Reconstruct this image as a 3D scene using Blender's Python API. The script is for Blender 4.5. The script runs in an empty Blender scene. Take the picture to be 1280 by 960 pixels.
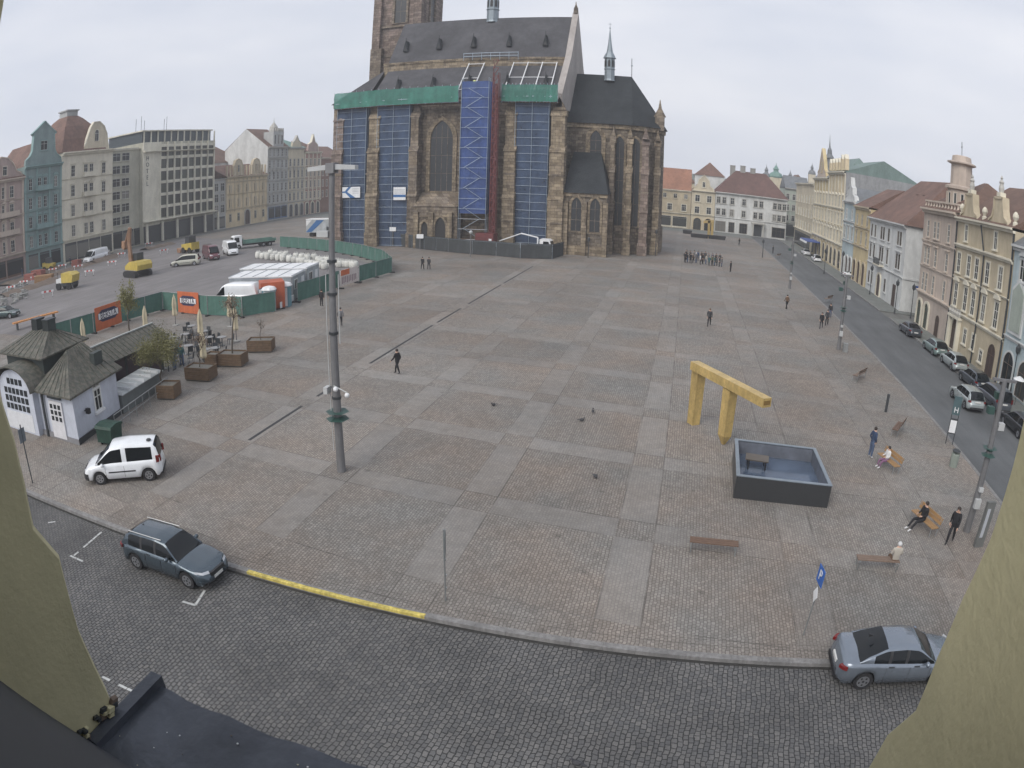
import bpy, bmesh, math, random
from math import sin, cos, tan, atan2, pi, radians, sqrt, floor
from mathutils import Vector, Matrix
S = bpy.context.scene
COL = S.collection
# ------------------------------------------------------------------ camera (wide webcam lens, 13.3 m above the square)
H = 13.3
LF, LK, LK4 = 871.8718, 0.109417, 0.0118153
YAW, PIT, ROL = 0.240743, 0.307593, 0.0274687
def _rot():
    cy, sy, cp, sp, cr, sr = cos(YAW), sin(YAW), cos(PIT), sin(PIT), cos(ROL), sin(ROL)
    fwd = Vector((-sy*cp, cy*cp, -sp)); r0 = Vector((cy, sy, 0)); u0 = r0.cross(fwd)
    r = r0*cr + u0*sr; u = -r0*sr + u0*cr
    return Matrix((r, u, -fwd)).transposed()
RM = _rot()
cd = bpy.data.cameras.new('camera'); cam = bpy.data.objects.new('camera', cd); COL.objects.link(cam)
cam.matrix_world = Matrix.Translation((0, 0, H)) @ RM.to_4x4()
cd.type = 'PANO'; cd.panorama_type = 'FISHEYE_LENS_POLYNOMIAL'
cd.sensor_fit = 'HORIZONTAL'; cd.sensor_width = 36; cd.sensor_height = 27
cd.fisheye_fov = pi
cd.fisheye_polynomial_k0 = 0; cd.fisheye_polynomial_k1 = -4.0748975e-02; cd.fisheye_polynomial_k2 = -1.23275e-05
cd.fisheye_polynomial_k3 = -5.88171613e-06; cd.fisheye_polynomial_k4 = -7.68562324e-08
cd.clip_start = 0.05; cd.clip_end = 6000
S.camera = cam
# ------------------------------------------------------------------ sky, sun, exposure (overcast)
SUN_EL, SUN_AZ = radians(42), radians(205)
W = bpy.data.worlds.new('World'); S.world = W; W.use_nodes = True
nt = W.node_tree; nt.nodes.clear()
def nd(t, kind, **k):
    n = t.nodes.new(kind)
    for a, b in k.items(): setattr(n, a, b)
    return n
out = nd(nt, 'ShaderNodeOutputWorld'); bg = nd(nt, 'ShaderNodeBackground'); bg.inputs[1].default_value = SKY_STRENGTH = 0.0755
sky = nd(nt, 'ShaderNodeTexSky'); sky.sky_type = 'NISHITA'; sky.sun_disc = False
sky.sun_elevation = SUN_EL; sky.sun_rotation = SUN_AZ; sky.air_density = 1.2; sky.dust_density = 6.0; sky.ozone_density = 1.0; sky.altitude = 300
hs = nd(nt, 'ShaderNodeHueSaturation'); hs.inputs['Saturation'].default_value = 0.25
tc = nd(nt, 'ShaderNodeTexCoord'); mp = nd(nt, 'ShaderNodeMapping'); mp.inputs['Scale'].default_value = (1.2, 1.2, 4.5)
no = nd(nt, 'ShaderNodeTexNoise'); no.inputs['Scale'].default_value = 1.3; no.inputs['Detail'].default_value = 4; no.inputs['Roughness'].default_value = 0.55
cr = nd(nt, 'ShaderNodeValToRGB'); cr.color_ramp.elements[0].position = 0.3; cr.color_ramp.elements[1].position = 0.72
cr.color_ramp.elements[0].color = (4.0, 4.45, 5.45, 1); cr.color_ramp.elements[1].color = (6.3, 6.4, 6.85, 1)
mx = nd(nt, 'ShaderNodeMix', data_type='RGBA'); mx.inputs[0].default_value = 0.85
nt.links.new(tc.outputs['Generated'], mp.inputs[0]); nt.links.new(mp.outputs[0], no.inputs['Vector']); nt.links.new(no.outputs[0], cr.inputs[0])
nt.links.new(sky.outputs[0], hs.inputs['Color']); nt.links.new(hs.outputs[0], mx.inputs[6]); nt.links.new(cr.outputs[0], mx.inputs[7])
nt.links.new(mx.outputs[2], bg.inputs[0]); nt.links.new(bg.outputs[0], out.inputs[0])
sl = bpy.data.lights.new('sun', 'SUN'); sl.energy = 1.15; sl.angle = radians(42); sl.color = (1, .95, .88)
so = bpy.data.objects.new('sun', sl); COL.objects.link(so); so.location = (0, -50, 120)
sd = Vector((sin(SUN_AZ)*cos(SUN_EL), cos(SUN_AZ)*cos(SUN_EL), sin(SUN_EL)))
so.rotation_euler = sd.to_track_quat('Z', 'Y').to_euler()
S.view_settings.view_transform = 'Standard'; S.view_settings.look = 'None'; S.view_settings.gamma = 1; S.view_settings.use_curve_mapping = False
S.view_settings.exposure = 1.0
S.render.engine = 'CYCLES'; S.cycles.use_denoising = True; S.cycles.max_bounces = 5; S.cycles.diffuse_bounces = 2; S.cycles.glossy_bounces = 2
S.cycles.transparent_max_bounces = 12; S.cycles.volume_bounces = 1; S.cycles.use_adaptive_sampling = True; S.cycles.adaptive_threshold = 0.02
S.cycles.caustics_reflective = False; S.cycles.caustics_refractive = False
# ------------------------------------------------------------------ where things stand: ray of a photo point met with the ground or a facade plane
def ray(px, py):
    dx, dy = px-640, py-480; r = sqrt(dx*dx+dy*dy) + 1e-9; n = r/LF
    th = n*(1+LK*n*n+LK4*n**4); s = sin(th)/r
    return RM @ Vector((dx*s, -dy*s, -cos(th)))
def G(px, py, z=0.0):
    d = ray(px, py); t = (z-H)/d.z; return Vector((d.x*t, d.y*t, z))
def PY(px, py, Y):
    d = ray(px, py); t = Y/d.y; return d.x*t, H+d.z*t
def PX(px, py, X):
    d = ray(px, py); t = X/d.x; return d.y*t, H+d.z*t
def head(b, t):                                   # heading (radians) from ground point b to ground point t
    p, q = G(*b), G(*t); return atan2(q.y-p.y, q.x-p.x)
def hgt(base, px, py):                            # height at which a photo point lies above a ground point
    d = ray(px, py); return H + d.z*sqrt(base.x**2+base.y**2)/sqrt(d.x*d.x+d.y*d.y)
# ------------------------------------------------------------------ materials
MT = {}
def mat(name, col, rough=.8, metal=0., var=.12, scale=3., bump=0., bscale=30., coat=0., alpha=1., spec=.5, obj_var=0., dirt=0., trans=0.):
    if name in MT: return MT[name]
    m = bpy.data.materials.new(name); m.use_nodes = True; t = m.node_tree; b = t.nodes['Principled BSDF']
    b.inputs['Roughness'].default_value = rough; b.inputs['Metallic'].default_value = metal
    b.inputs['Specular IOR Level'].default_value = spec; b.inputs['Coat Weight'].default_value = coat
    b.inputs['Alpha'].default_value = alpha; b.inputs['Transmission Weight'].default_value = trans
    c = col + (1,) if len(col) == 3 else col
    b.inputs['Base Color'].default_value = c; m.diffuse_color = c
    if var or dirt or bump or obj_var:
        tc = nd(t, 'ShaderNodeTexCoord')
    if var or obj_var or dirt:
        n = nd(t, 'ShaderNodeTexNoise'); n.inputs['Scale'].default_value = scale; n.inputs['Detail'].default_value = 6; n.inputs['Roughness'].default_value = .65
        t.links.new(tc.outputs['Object'], n.inputs['Vector'])
        mr = nd(t, 'ShaderNodeMapRange'); mr.inputs[1].default_value = .25; mr.inputs[2].default_value = .75
        mr.inputs[3].default_value = 1-var; mr.inputs[4].default_value = 1+var
        t.links.new(n.outputs[0], mr.inputs[0]); last = mr.outputs[0]
        if dirt:
            n2 = nd(t, 'ShaderNodeTexNoise'); n2.inputs['Scale'].default_value = scale*.25; n2.inputs['Detail'].default_value = 8; n2.inputs['Roughness'].default_value = .75
            mp2 = nd(t, 'ShaderNodeMapping'); mp2.inputs['Scale'].default_value = (1, 1, .35)
            t.links.new(tc.outputs['Object'], mp2.inputs[0]); t.links.new(mp2.outputs[0], n2.inputs['Vector'])
            m2 = nd(t, 'ShaderNodeMapRange'); m2.inputs[1].default_value = .4; m2.inputs[2].default_value = .62; m2.inputs[3].default_value = 1-dirt; m2.inputs[4].default_value = 1.06
            t.links.new(n2.outputs[0], m2.inputs[0]); mm = nd(t, 'ShaderNodeMath', operation='MULTIPLY'); t.links.new(last, mm.inputs[0]); t.links.new(m2.outputs[0], mm.inputs[1]); last = mm.outputs[0]
        if obj_var:
            oi = nd(t, 'ShaderNodeObjectInfo'); m3 = nd(t, 'ShaderNodeMapRange'); m3.inputs[3].default_value = 1-obj_var; m3.inputs[4].default_value = 1+obj_var
            t.links.new(oi.outputs['Random'], m3.inputs[0]); mm = nd(t, 'ShaderNodeMath', operation='MULTIPLY'); t.links.new(last, mm.inputs[0]); t.links.new(m3.outputs[0], mm.inputs[1]); last = mm.outputs[0]
        vm = nd(t, 'ShaderNodeVectorMath', operation='SCALE'); vm.inputs[0].default_value = c[:3]; t.links.new(last, vm.inputs['Scale']); t.links.new(vm.outputs[0], b.inputs['Base Color'])
    if bump:
        n = nd(t, 'ShaderNodeTexNoise'); n.inputs['Scale'].default_value = bscale; n.inputs['Detail'].default_value = 5
        t.links.new(tc.outputs['Object'], n.inputs['Vector']); bp = nd(t, 'ShaderNodeBump'); bp.inputs['Distance'].default_value = bump; bp.inputs['Strength'].default_value = 1
        t.links.new(n.outputs[0], bp.inputs['Height']); t.links.new(bp.outputs[0], b.inputs['Normal'])
    MT[name] = m; return m
# ------------------------------------------------------------------ mesh builder
class MB:
    def __init__(s): s.v = []; s.f = []; s.m = []; s.mats = []
    def mi(s, m):
        if m not in s.mats: s.mats.append(m)
        return s.mats.index(m)
    def add(s, vs, fs, m):
        o = len(s.v); s.v += [tuple(v) for v in vs]; k = s.mi(m)
        for f in fs: s.f.append(tuple(i+o for i in f)); s.m.append(k)
    def box(s, x0, y0, z0, x1, y1, z1, m):
        s.add([(x0,y0,z0),(x1,y0,z0),(x1,y1,z0),(x0,y1,z0),(x0,y0,z1),(x1,y0,z1),(x1,y1,z1),(x0,y1,z1)],
              [(3,2,1,0),(4,5,6,7),(0,1,5,4),(1,2,6,5),(2,3,7,6),(3,0,4,7)], m)
    def prism(s, pts, vec, m, cap=True):
        n = len(pts); P = [Vector(p) for p in pts]; Q = [p+Vector(vec) for p in P]
        s.add(P+Q, ([tuple(range(n))[::-1], tuple(range(n, 2*n))] if cap else []) + [(i, (i+1) % n, n+(i+1) % n, n+i) for i in range(n)], m)
    def face(s, pts, m): s.add(pts, [tuple(range(len(pts)))], m)
    def tube(s, p, q, r, m, n=8, r2=None):
        p, q = Vector(p), Vector(q); d = (q-p); r2 = r if r2 is None else r2
        if d.length < 1e-6: return
        a = d.orthogonal().normalized(); b = d.normalized().cross(a)
        vs = [c + (a*cos(2*pi*i/n)+b*sin(2*pi*i/n))*R for c, R in ((p, r), (q, r2)) for i in range(n)]
        s.add(vs, [(i, (i+1) % n, n+(i+1) % n, n+i) for i in range(n)] + [tuple(range(n))[::-1], tuple(range(n, 2*n))], m)
    def lathe(s, prof, c, m, n=12, ph=0.):
        vs = []; k = len(prof); c = Vector(c)
        for r, z in prof: vs += [c+Vector((r*cos(2*pi*i/n+ph), r*sin(2*pi*i/n+ph), z)) for i in range(n)]
        fs = [(j*n+i, j*n+(i+1) % n, (j+1)*n+(i+1) % n, (j+1)*n+i) for j in range(k-1) for i in range(n)]
        s.add(vs, fs+[tuple(range(n))[::-1], tuple(range((k-1)*n, k*n))], m)
    def ball(s, c, r, m, n=8, sq=(1,1,1)):
        s.lathe([(max(.001, r*sin(pi*j/6)), -r*cos(pi*j/6)) for j in range(7)], (0,0,0), m, n)
        k = 7*n
        for i in range(len(s.v)-k, len(s.v)): x, y, z = s.v[i]; s.v[i] = (c[0]+x*sq[0], c[1]+y*sq[1], c[2]+z*sq[2])
    def mesh(s, name, smooth=False):
        me = bpy.data.meshes.new(name); me.from_pydata(s.v, [], s.f)
        for m in s.mats: me.materials.append(m)
        me.polygons.foreach_set('material_index', s.m)
        bm = bmesh.new(); bm.from_mesh(me); bmesh.ops.recalc_face_normals(bm, faces=bm.faces); bm.to_mesh(me); bm.free()
        if smooth: me.polygons.foreach_set('use_smooth', [True]*len(me.polygons))
        me.update(); return me
    def build(s, name, parent=None, loc=(0,0,0), rz=0., smooth=False, **tg):
        o = bpy.data.objects.new(name, s.mesh(name, smooth)); COL.objects.link(o); o.location = loc; o.rotation_euler = (0,0,rz)
        if parent is not None: o.parent = parent
        for k, v in tg.items(): o[k] = v
        return o
def inst(me, name, parent=None, loc=(0,0,0), rz=0., **tg):
    o = bpy.data.objects.new(name, me); COL.objects.link(o); o.location = loc; o.rotation_euler = (0,0,rz)
    if parent is not None: o.parent = parent
    for k, v in tg.items(): o[k] = v
    return o
def thing(name, label, cat, loc=(0,0,0), rz=0., group=None):
    o = bpy.data.objects.new(name, None); COL.objects.link(o); o.location = loc; o.rotation_euler = (0,0,rz)
    o.empty_display_size = .3; o['label'] = label; o['category'] = cat
    if group: o['group'] = group
    return o
def copy_tree(o, parent=None):
    c = o.copy(); COL.objects.link(c)
    if parent is not None: c.parent = parent
    for ch in o.children: copy_tree(ch, c)
    return c
def place(proto, used, loc, rz, label=None, scale=None):
    o = proto if not used else copy_tree(proto)
    o.location = loc; o.rotation_euler = (0,0,rz)
    if label: o['label'] = label
    if scale: o.scale = scale
    return o
def text(body, size, m, name='lettering', parent=None, loc=(0,0,0), rot=(pi/2,0,0), align='CENTER', ex=.01, sx=1.):
    cu = bpy.data.curves.new('t', 'FONT'); cu.body = body; cu.size = size; cu.extrude = ex; cu.align_x = align; cu.align_y = 'CENTER'; cu.resolution_u = 2
    o = bpy.data.objects.new('t', cu); COL.objects.link(o); bpy.context.view_layer.update()
    me = bpy.data.meshes.new_from_object(o.evaluated_get(bpy.context.evaluated_depsgraph_get())); me.name = name
    bpy.data.objects.remove(o); bpy.data.curves.remove(cu); me.materials.clear(); me.materials.append(m)
    r = bpy.data.objects.new(name, me); COL.objects.link(r); r.location = loc; r.rotation_euler = rot; r.scale = (sx,1,1)
    if parent is not None: r.parent = parent
    return r
R = random.Random(11)
def jit(a): return R.uniform(-a, a)
# plain colours
white = mat('white_paint', (.72,.73,.74), .5, var=.06, dirt=.12)
black = mat('black_plastic', (.02,.02,.022), .6, var=.1)
dark = mat('dark_metal', (.05,.055,.06), .5, .3)
steel = mat('galvanised_steel', (.33,.34,.34), .5, .6, var=.15, dirt=.2)
glass = mat('window_glass', (.02,.024,.027), .2, var=.1, obj_var=.7, spec=.35)
cglass = mat('car_glass', (.008,.010,.012), .05, spec=.38, var=0)
gn = glass.node_tree; gr = gn.nodes.new('ShaderNodeValToRGB'); gr.color_ramp.interpolation = 'CONSTANT'
for pos, c_ in ((0,(.016,.019,.022)),(.45,(.03,.034,.036)),(.68,(.055,.058,.055)),(.86,(.17,.165,.15))):
    e_ = gr.color_ramp.elements[0] if pos == 0 else gr.color_ramp.elements.new(pos); e_.position = pos; e_.color = c_+(1,)
gr.color_ramp.elements.remove(gr.color_ramp.elements[-1]) if len(gr.color_ramp.elements) > 4 else None
gi = gn.nodes.new('ShaderNodeObjectInfo'); gn.links.new(gi.outputs['Random'], gr.inputs[0]); gn.links.new(gr.outputs[0], gn.nodes['Principled BSDF'].inputs['Base Color'])
rubber = mat('tyre_rubber', (.018,.018,.02), .9)
rimm = mat('alloy_rim', (.35,.36,.38), .35, .8)
frame_w = mat('window_frame_white', (.55,.55,.52), .6)
frame_b = mat('window_frame_brown', (.10,.07,.05), .6)
roof_red = mat('red_roof_tiles', (.17,.10,.078), .85, var=.25, scale=1.2, bump=.05, bscale=6, dirt=.25)
roof_orange = mat('orange_roof_tiles', (.29,.145,.095), .85, var=.2, scale=1.2, bump=.05, bscale=6, dirt=.2)
roof_brown = mat('brown_roof_tiles', (.155,.095,.072), .85, var=.25, scale=1.2, bump=.05, bscale=6, dirt=.25)
roof_grey = mat('grey_metal_roof', (.17,.18,.19), .6, .2, var=.12, dirt=.2)
copper = mat('green_copper', (.16,.27,.24), .7, var=.2, dirt=.2)
wood = mat('brown_wood', (.16,.085,.045), .75, var=.3, scale=6, bump=.004)
concrete = mat('concrete', (.28,.275,.26), .9, var=.12, dirt=.2)
# ================================================================== GROUND
def ground_mat(name):
    m = bpy.data.materials.new(name); m.use_nodes = True; t = m.node_tree; b = t.nodes['Principled BSDF']; b.inputs['Roughness'].default_value = .8
    b.inputs['Specular IOR Level'].default_value = .35
    return m, t, b
def M(t, op, a, b=None, c=None, clamp=False):
    n = nd(t, 'ShaderNodeMath', operation=op); n.use_clamp = clamp
    for i, v in enumerate((a, b, c)):
        if v is None: continue
        if hasattr(v, 'is_output') or hasattr(v, 'links'): t.links.new(v, n.inputs[i])
        else: n.inputs[i].default_value = v
    return n.outputs[0]
def mixc(t, f, a, b, mode='MIX'):
    n = nd(t, 'ShaderNodeMix', data_type='RGBA', blend_type=mode)
    for i, v in ((0, f), (6, a), (7, b)):
        if hasattr(v, 'links'): t.links.new(v, n.inputs[i])
        elif isinstance(v, (int, float)): n.inputs[i].default_value = v
        else: n.inputs[i].default_value = tuple(v)+(1,)
    return n.outputs[2]
def noise(t, vec, scale, detail=4, rough=.6):
    n = nd(t, 'ShaderNodeTexNoise'); n.inputs['Scale'].default_value = scale; n.inputs['Detail'].default_value = detail; n.inputs['Roughness'].default_value = rough
    t.links.new(vec, n.inputs['Vector']); return n.outputs[0]
def rng(t, v, a, b, c, d):
    n = nd(t, 'ShaderNodeMapRange'); t.links.new(v, n.inputs[0])
    for i, x in enumerate((a, b, c, d)): n.inputs[i+1].default_value = x
    return n.outputs[0]
def bricks(t, vec, w, h, mortar, c1, c2, cm, off=.5, scale=1.):
    n = nd(t, 'ShaderNodeTexBrick'); n.offset = off; t.links.new(vec, n.inputs['Vector'])
    n.inputs['Scale'].default_value = scale; n.inputs['Mortar Size'].default_value = mortar; n.inputs['Mortar Smooth'].default_value = .3
    n.inputs['Brick Width'].default_value = w; n.inputs['Row Height'].default_value = h
    n.inputs['Color1'].default_value = tuple(c1)+(1,); n.inputs['Color2'].default_value = tuple(c2)+(1,); n.inputs['Mortar'].default_value = tuple(cm)+(1,)
    return n
def setts_mat():
    m, t, b = ground_mat('street_setts'); tc = nd(t, 'ShaderNodeTexCoord')
    ns = noise(t, tc.outputs['Object'], .7, 3); nv = nd(t, 'ShaderNodeTexNoise'); nv.inputs['Scale'].default_value = 1.7; t.links.new(tc.outputs['Object'], nv.inputs['Vector'])
    wob = nd(t, 'ShaderNodeVectorMath', operation='SCALE'); t.links.new(nv.outputs['Color'], wob.inputs[0]); wob.inputs['Scale'].default_value = .2
    nv2 = nd(t, 'ShaderNodeTexNoise'); nv2.inputs['Scale'].default_value = 9; t.links.new(tc.outputs['Object'], nv2.inputs['Vector'])
    wob2 = nd(t, 'ShaderNodeVectorMath', operation='SCALE'); t.links.new(nv2.outputs['Color'], wob2.inputs[0]); wob2.inputs['Scale'].default_value = .05
    ad = nd(t, 'ShaderNodeVectorMath', operation='ADD'); t.links.new(tc.outputs['Object'], ad.inputs[0]); t.links.new(wob.outputs[0], ad.inputs[1])
    ad2 = nd(t, 'ShaderNodeVectorMath', operation='ADD'); t.links.new(ad.outputs[0], ad2.inputs[0]); t.links.new(wob2.outputs[0], ad2.inputs[1])
    rt = nd(t, 'ShaderNodeMapping'); rt.inputs['Rotation'].default_value = (0, 0, pi/2+.05); t.links.new(ad2.outputs[0], rt.inputs[0])
    br = bricks(t, rt.outputs[0], .19, .15, .015, (.100,.100,.101), (.148,.143,.138), (.034,.034,.034))
    big = rng(t, noise(t, tc.outputs['Object'], .35, 5, .6), .3, .7, .74, 1.16)
    sm = rng(t, noise(t, tc.outputs['Object'], 14, 3), .3, .7, .86, 1.12)
    c = nd(t, 'ShaderNodeVectorMath', operation='SCALE'); t.links.new(br.outputs['Color'], c.inputs[0]); t.links.new(M(t, 'MULTIPLY', big, sm), c.inputs['Scale'])
    t.links.new(c.outputs[0], b.inputs['Base Color'])
    bp = nd(t, 'ShaderNodeBump'); bp.inputs['Distance'].default_value = .02; bp.inputs['Strength'].default_value = .9; bp.invert = True
    t.links.new(br.outputs['Fac'], bp.inputs['Height']); t.links.new(bp.outputs[0], b.inputs['Normal']); return m
def plaza_mat():
    m, t, b = ground_mat('square_paving'); tc = nd(t, 'ShaderNodeTexCoord'); P = tc.outputs['Object']
    sp = nd(t, 'ShaderNodeSeparateXYZ'); t.links.new(P, sp.inputs[0]); x, y = sp.outputs[0], sp.outputs[1]
    v = M(t, 'ADD', y, M(t, 'MULTIPLY', x, .101))
    fu = M(t, 'FRACT', M(t, 'DIVIDE', M(t, 'ADD', x, 1.5+6.72*60), 6.72)); fv = M(t, 'FRACT', M(t, 'DIVIDE', M(t, 'ADD', v, -23.1+7*40), 7.0))
    bu = M(t, 'LESS_THAN', fu, .228); bv = M(t, 'LESS_THAN', fv, .218)
    near = M(t, 'GREATER_THAN', v, 17.6)
    xor = M(t, 'ABSOLUTE', M(t, 'SUBTRACT', bu, bv))
    xor = M(t, 'MULTIPLY', xor, near)
    # dark joint at the edge of every slab strip
    def edge(f, a, w): return M(t, 'LESS_THAN', M(t, 'ABSOLUTE', M(t, 'SUBTRACT', f, a)), w)
    jn = M(t, 'MAXIMUM', M(t, 'MAXIMUM', edge(fu, .228, .005), edge(fu, .004, .004)), M(t, 'MAXIMUM', edge(fv, .218, .004), edge(fv, .004, .004)))
    jn = M(t, 'MULTIPLY', jn, rng(t, noise(t, P, .5, 2), .4, .6, .15, 1.))
    # small setts
    nv = nd(t, 'ShaderNodeTexNoise'); nv.inputs['Scale'].default_value = 3; t.links.new(P, nv.inputs['Vector'])
    wob = nd(t, 'ShaderNodeVectorMath', operation='SCALE'); t.links.new(nv.outputs['Color'], wob.inputs[0]); wob.inputs['Scale'].default_value = .12
    ad = nd(t, 'ShaderNodeVectorMath', operation='ADD'); t.links.new(P, ad.inputs[0]); t.links.new(wob.outputs[0], ad.inputs[1])
    rt = nd(t, 'ShaderNodeMapping'); rt.inputs['Rotation'].default_value = (0, 0, pi/2); t.links.new(ad.outputs[0], rt.inputs[0])
    br = bricks(t, rt.outputs[0], .17, .125, .016, (.188,.172,.156), (.272,.249,.226), (.125,.113,.101))
    # per-panel tone
    cu = M(t, 'FLOOR', M(t, 'DIVIDE', M(t, 'ADD', x, 1.5+6.72*60), 6.72)); cv = M(t, 'FLOOR', M(t, 'DIVIDE', M(t, 'ADD', v, -23.1+7*40), 7.0))
    cx = nd(t, 'ShaderNodeCombineXYZ'); t.links.new(cu, cx.inputs[0]); t.links.new(cv, cx.inputs[1])
    wn = nd(t, 'ShaderNodeTexWhiteNoise'); t.links.new(cx.outputs[0], wn.inputs['Vector'])
    tone = rng(t, wn.outputs['Value'], 0, 1, .90, 1.10)
    warm = mixc(t, rng(t, noise(t, P, .16, 4), .35, .65, 0, 1), (1.06,.98,.92), (.95,1.0,1.03))
    cob = mixc(t, 1., br.outputs['Color'], warm, 'MULTIPLY')
    slab = bricks(t, P, .62, .38, .008, (.208,.195,.180), (.246,.232,.215), (.17,.16,.15))
    slabc = mixc(t, rng(t, noise(t, P, .3, 3), .45, .6, 0, .8), slab.outputs['Color'], (.222,.216,.208))
    xf = rng(t, x, .2, 1.5, 1., .42); yf = rng(t, y, 38, 60, 1., .5)
    base = mixc(t, M(t, 'MULTIPLY', M(t, 'MULTIPLY', xor, .55), M(t, 'MINIMUM', xf, yf)), cob, slabc)
    ke = M(t, 'MAXIMUM', M(t, 'LESS_THAN', M(t, 'ABSOLUTE', M(t, 'SUBTRACT', y, 17.0)), .02), M(t, 'LESS_THAN', M(t, 'ABSOLUTE', M(t, 'SUBTRACT', y, 17.28)), .016))
    jn = M(t, 'MAXIMUM', jn, M(t, 'MULTIPLY', ke, .8))
    base = mixc(t, M(t, 'MULTIPLY', jn, .65), base, (.07,.062,.056))
    # wear, stains, long soft patches
    st = rng(t, noise(t, P, .09, 6, .65), .3, .7, .82, 1.14); st2 = rng(t, noise(t, P, 1.3, 5, .7), .3, .7, .90, 1.08)
    vo = nd(t, 'ShaderNodeTexVoronoi'); vo.inputs['Scale'].default_value = .55; t.links.new(ad.outputs[0], vo.inputs['Vector'])
    spot = rng(t, vo.outputs['Distance'], .03, .10, .72, 1.)
    k = M(t, 'MULTIPLY', M(t, 'MULTIPLY', M(t, 'MULTIPLY', st, st2), tone), spot)
    sc = nd(t, 'ShaderNodeVectorMath', operation='SCALE'); t.links.new(base, sc.inputs[0]); t.links.new(k, sc.inputs['Scale'])
    t.links.new(sc.outputs[0], b.inputs['Base Color'])
    bp = nd(t, 'ShaderNodeBump'); bp.inputs['Distance'].default_value = .012; bp.inputs['Strength'].default_value = .7; bp.invert = True
    t.links.new(M(t, 'MULTIPLY', br.outputs['Fac'], M(t, 'SUBTRACT', 1., xor)), bp.inputs['Height']); t.links.new(bp.outputs[0], b.inputs['Normal']); return m
def asphalt_mat(name, c, joints=False):
    m, t, b = ground_mat(name); tc = nd(t, 'ShaderNodeTexCoord'); P = tc.outputs['Object']
    mp = nd(t, 'ShaderNodeMapping'); mp.inputs['Scale'].default_value = (1, .12, 1); t.links.new(P, mp.inputs[0])
    a = rng(t, noise(t, mp.outputs[0], .9, 4), .3, .7, .82, 1.14); d = rng(t, noise(t, P, .12, 5), .3, .7, .8, 1.16); e = rng(t, noise(t, P, 18, 3), .3, .7, .92, 1.08)
    sc = nd(t, 'ShaderNodeVectorMath', operation='SCALE'); sc.inputs[0].default_value = c; t.links.new(M(t, 'MULTIPLY', M(t, 'MULTIPLY', a, d), e), sc.inputs['Scale']); t.links.new(sc.outputs[0], b.inputs['Base Color']); return m
m_setts = setts_mat(); m_plaza = plaza_mat()
m_asph = asphalt_mat('asphalt', (.105,.110,.114)); m_lot = asphalt_mat('construction_ground', (.175,.165,.165)); m_far = asphalt_mat('far_ground', (.15,.15,.14))
m_walk = mat('pavement_slabs', (.155,.165,.155), .85, var=.12, scale=1.5, dirt=.15, bump=.004, bscale=8)
m_kerb = mat('granite_kerb', (.215,.21,.205), .85, var=.22, scale=6, dirt=.25)
m_yellow = mat('yellow_paint', (.60,.49,.13), .7, var=.2, scale=9, dirt=.45); m_line = mat('worn_white_line', (.42,.43,.42), .7, var=.25, scale=5)
ZR = -.14
def sheet(name, x0, y0, x1, y1, z, m):
    b = MB(); b.face([(x0,y0,z),(x1,y0,z),(x1,y1,z),(x0,y1,z)], m); return b.build(name, kind='structure')
KY = 16.35; KX = 18.95
XW, XE, YN = -118.5, 30.9, 193.8
sheet('ground', -640, -110, 640, 700, ZR-.02, m_far)
sheet('cobbled_street', -140, .4, 60, KY+.2, ZR-.008, m_setts)
sheet('east_road', KX-.3, KY+.2, 27.3, 230, ZR-.004, m_asph)
# the square as a slab with a granite kerb
b = MB(); b.box(-112, KY+.22, -.4, KX-.22, 182, 0, m_plaza); b.build('square_paving', kind='structure')
b = MB()
x = -60.
while x < KX-.5:
    L = 1.0; b.box(x+.004, KY+jit(.006), -.4, min(x+L, KX)-.004, KY+.25, .004+jit(.004), m_kerb); x += L
y = KY+.25
while y < 182: b.box(KX-.25, y+.004, -.4, KX+jit(.006), y+.996, .004, m_kerb); y += 1.
b.build('kerb', kind='structure')
b = MB(); p, q = G(307,716), G(531,770); b.box(p.x, KY-.012, -.09, q.x, KY+.15, .012, m_yellow); b.build('yellow_kerb_line', kind='structure')
b = MB(); b.box(27.3, 12, -.4, XE+4, 81.8, -.005, m_walk); b.box(27.3, 86.5, -.4, XE+3, 190, -.005, m_walk); b.box(-112, 182, -.3, KX, YN, .002, m_walk); b.build('east_pavement', kind='structure')
b = MB()
for y0, y1 in ((12,81.8),(86.5,190)):
    y = y0
    while y < y1: b.box(27.2, y+.004, -.4, 27.45, y+.99, .01, m_kerb); y += 1
b.build('pavement_kerb', kind='structure')
# construction ground in the west (asphalt, dug strips)
b = MB(); b.face([(-112,40,.004),(-55.5,40,.004),(-52.5,58,.004),(-40,52,.004),(-37,82,.004),(-52,98,.004),(-62,108,.004),(-112,128,.004)], m_lot); b.build('asphalt_lot', kind='structure')
soil = mat('dug_soil', (.13,.10,.08), .95, var=.35, scale=1.5, bump=.05, bscale=5)
b = MB()
for (p0, p1, w) in (((0,372),(70,350),2.5),((60,346),(140,322),2.2),((5,358),(60,340),3.0),((115,330),(150,317),1.6),((180,313),(215,305),1.6)):
    A, B = G(*p0), G(*p1); n = 14; d = (B-A).normalized(); s = Vector((-d.y, d.x, 0))
    rows = []
    for i in range(n+1):
        c = A.lerp(B, i/n); ww = w*(.7+R.random()*.5)
        rows.append([c-s*ww+Vector((0,0,.02)), c-s*ww*.3+Vector((0,0,.25+R.random()*.45)), c+s*ww*.3+Vector((0,0,.2+R.random()*.5)), c+s*ww+Vector((0,0,.02))])
    vs = [v for r in rows for v in r]; b.add(vs, [(i*4+j, i*4+j+1, i*4+4+j+1, i*4+4+j) for i in range(n) for j in range(3)], soil)
b.build('soil_heaps', smooth=True, kind='stuff', label='brown heaps of dug soil along the torn up western street', category='soil')
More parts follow.
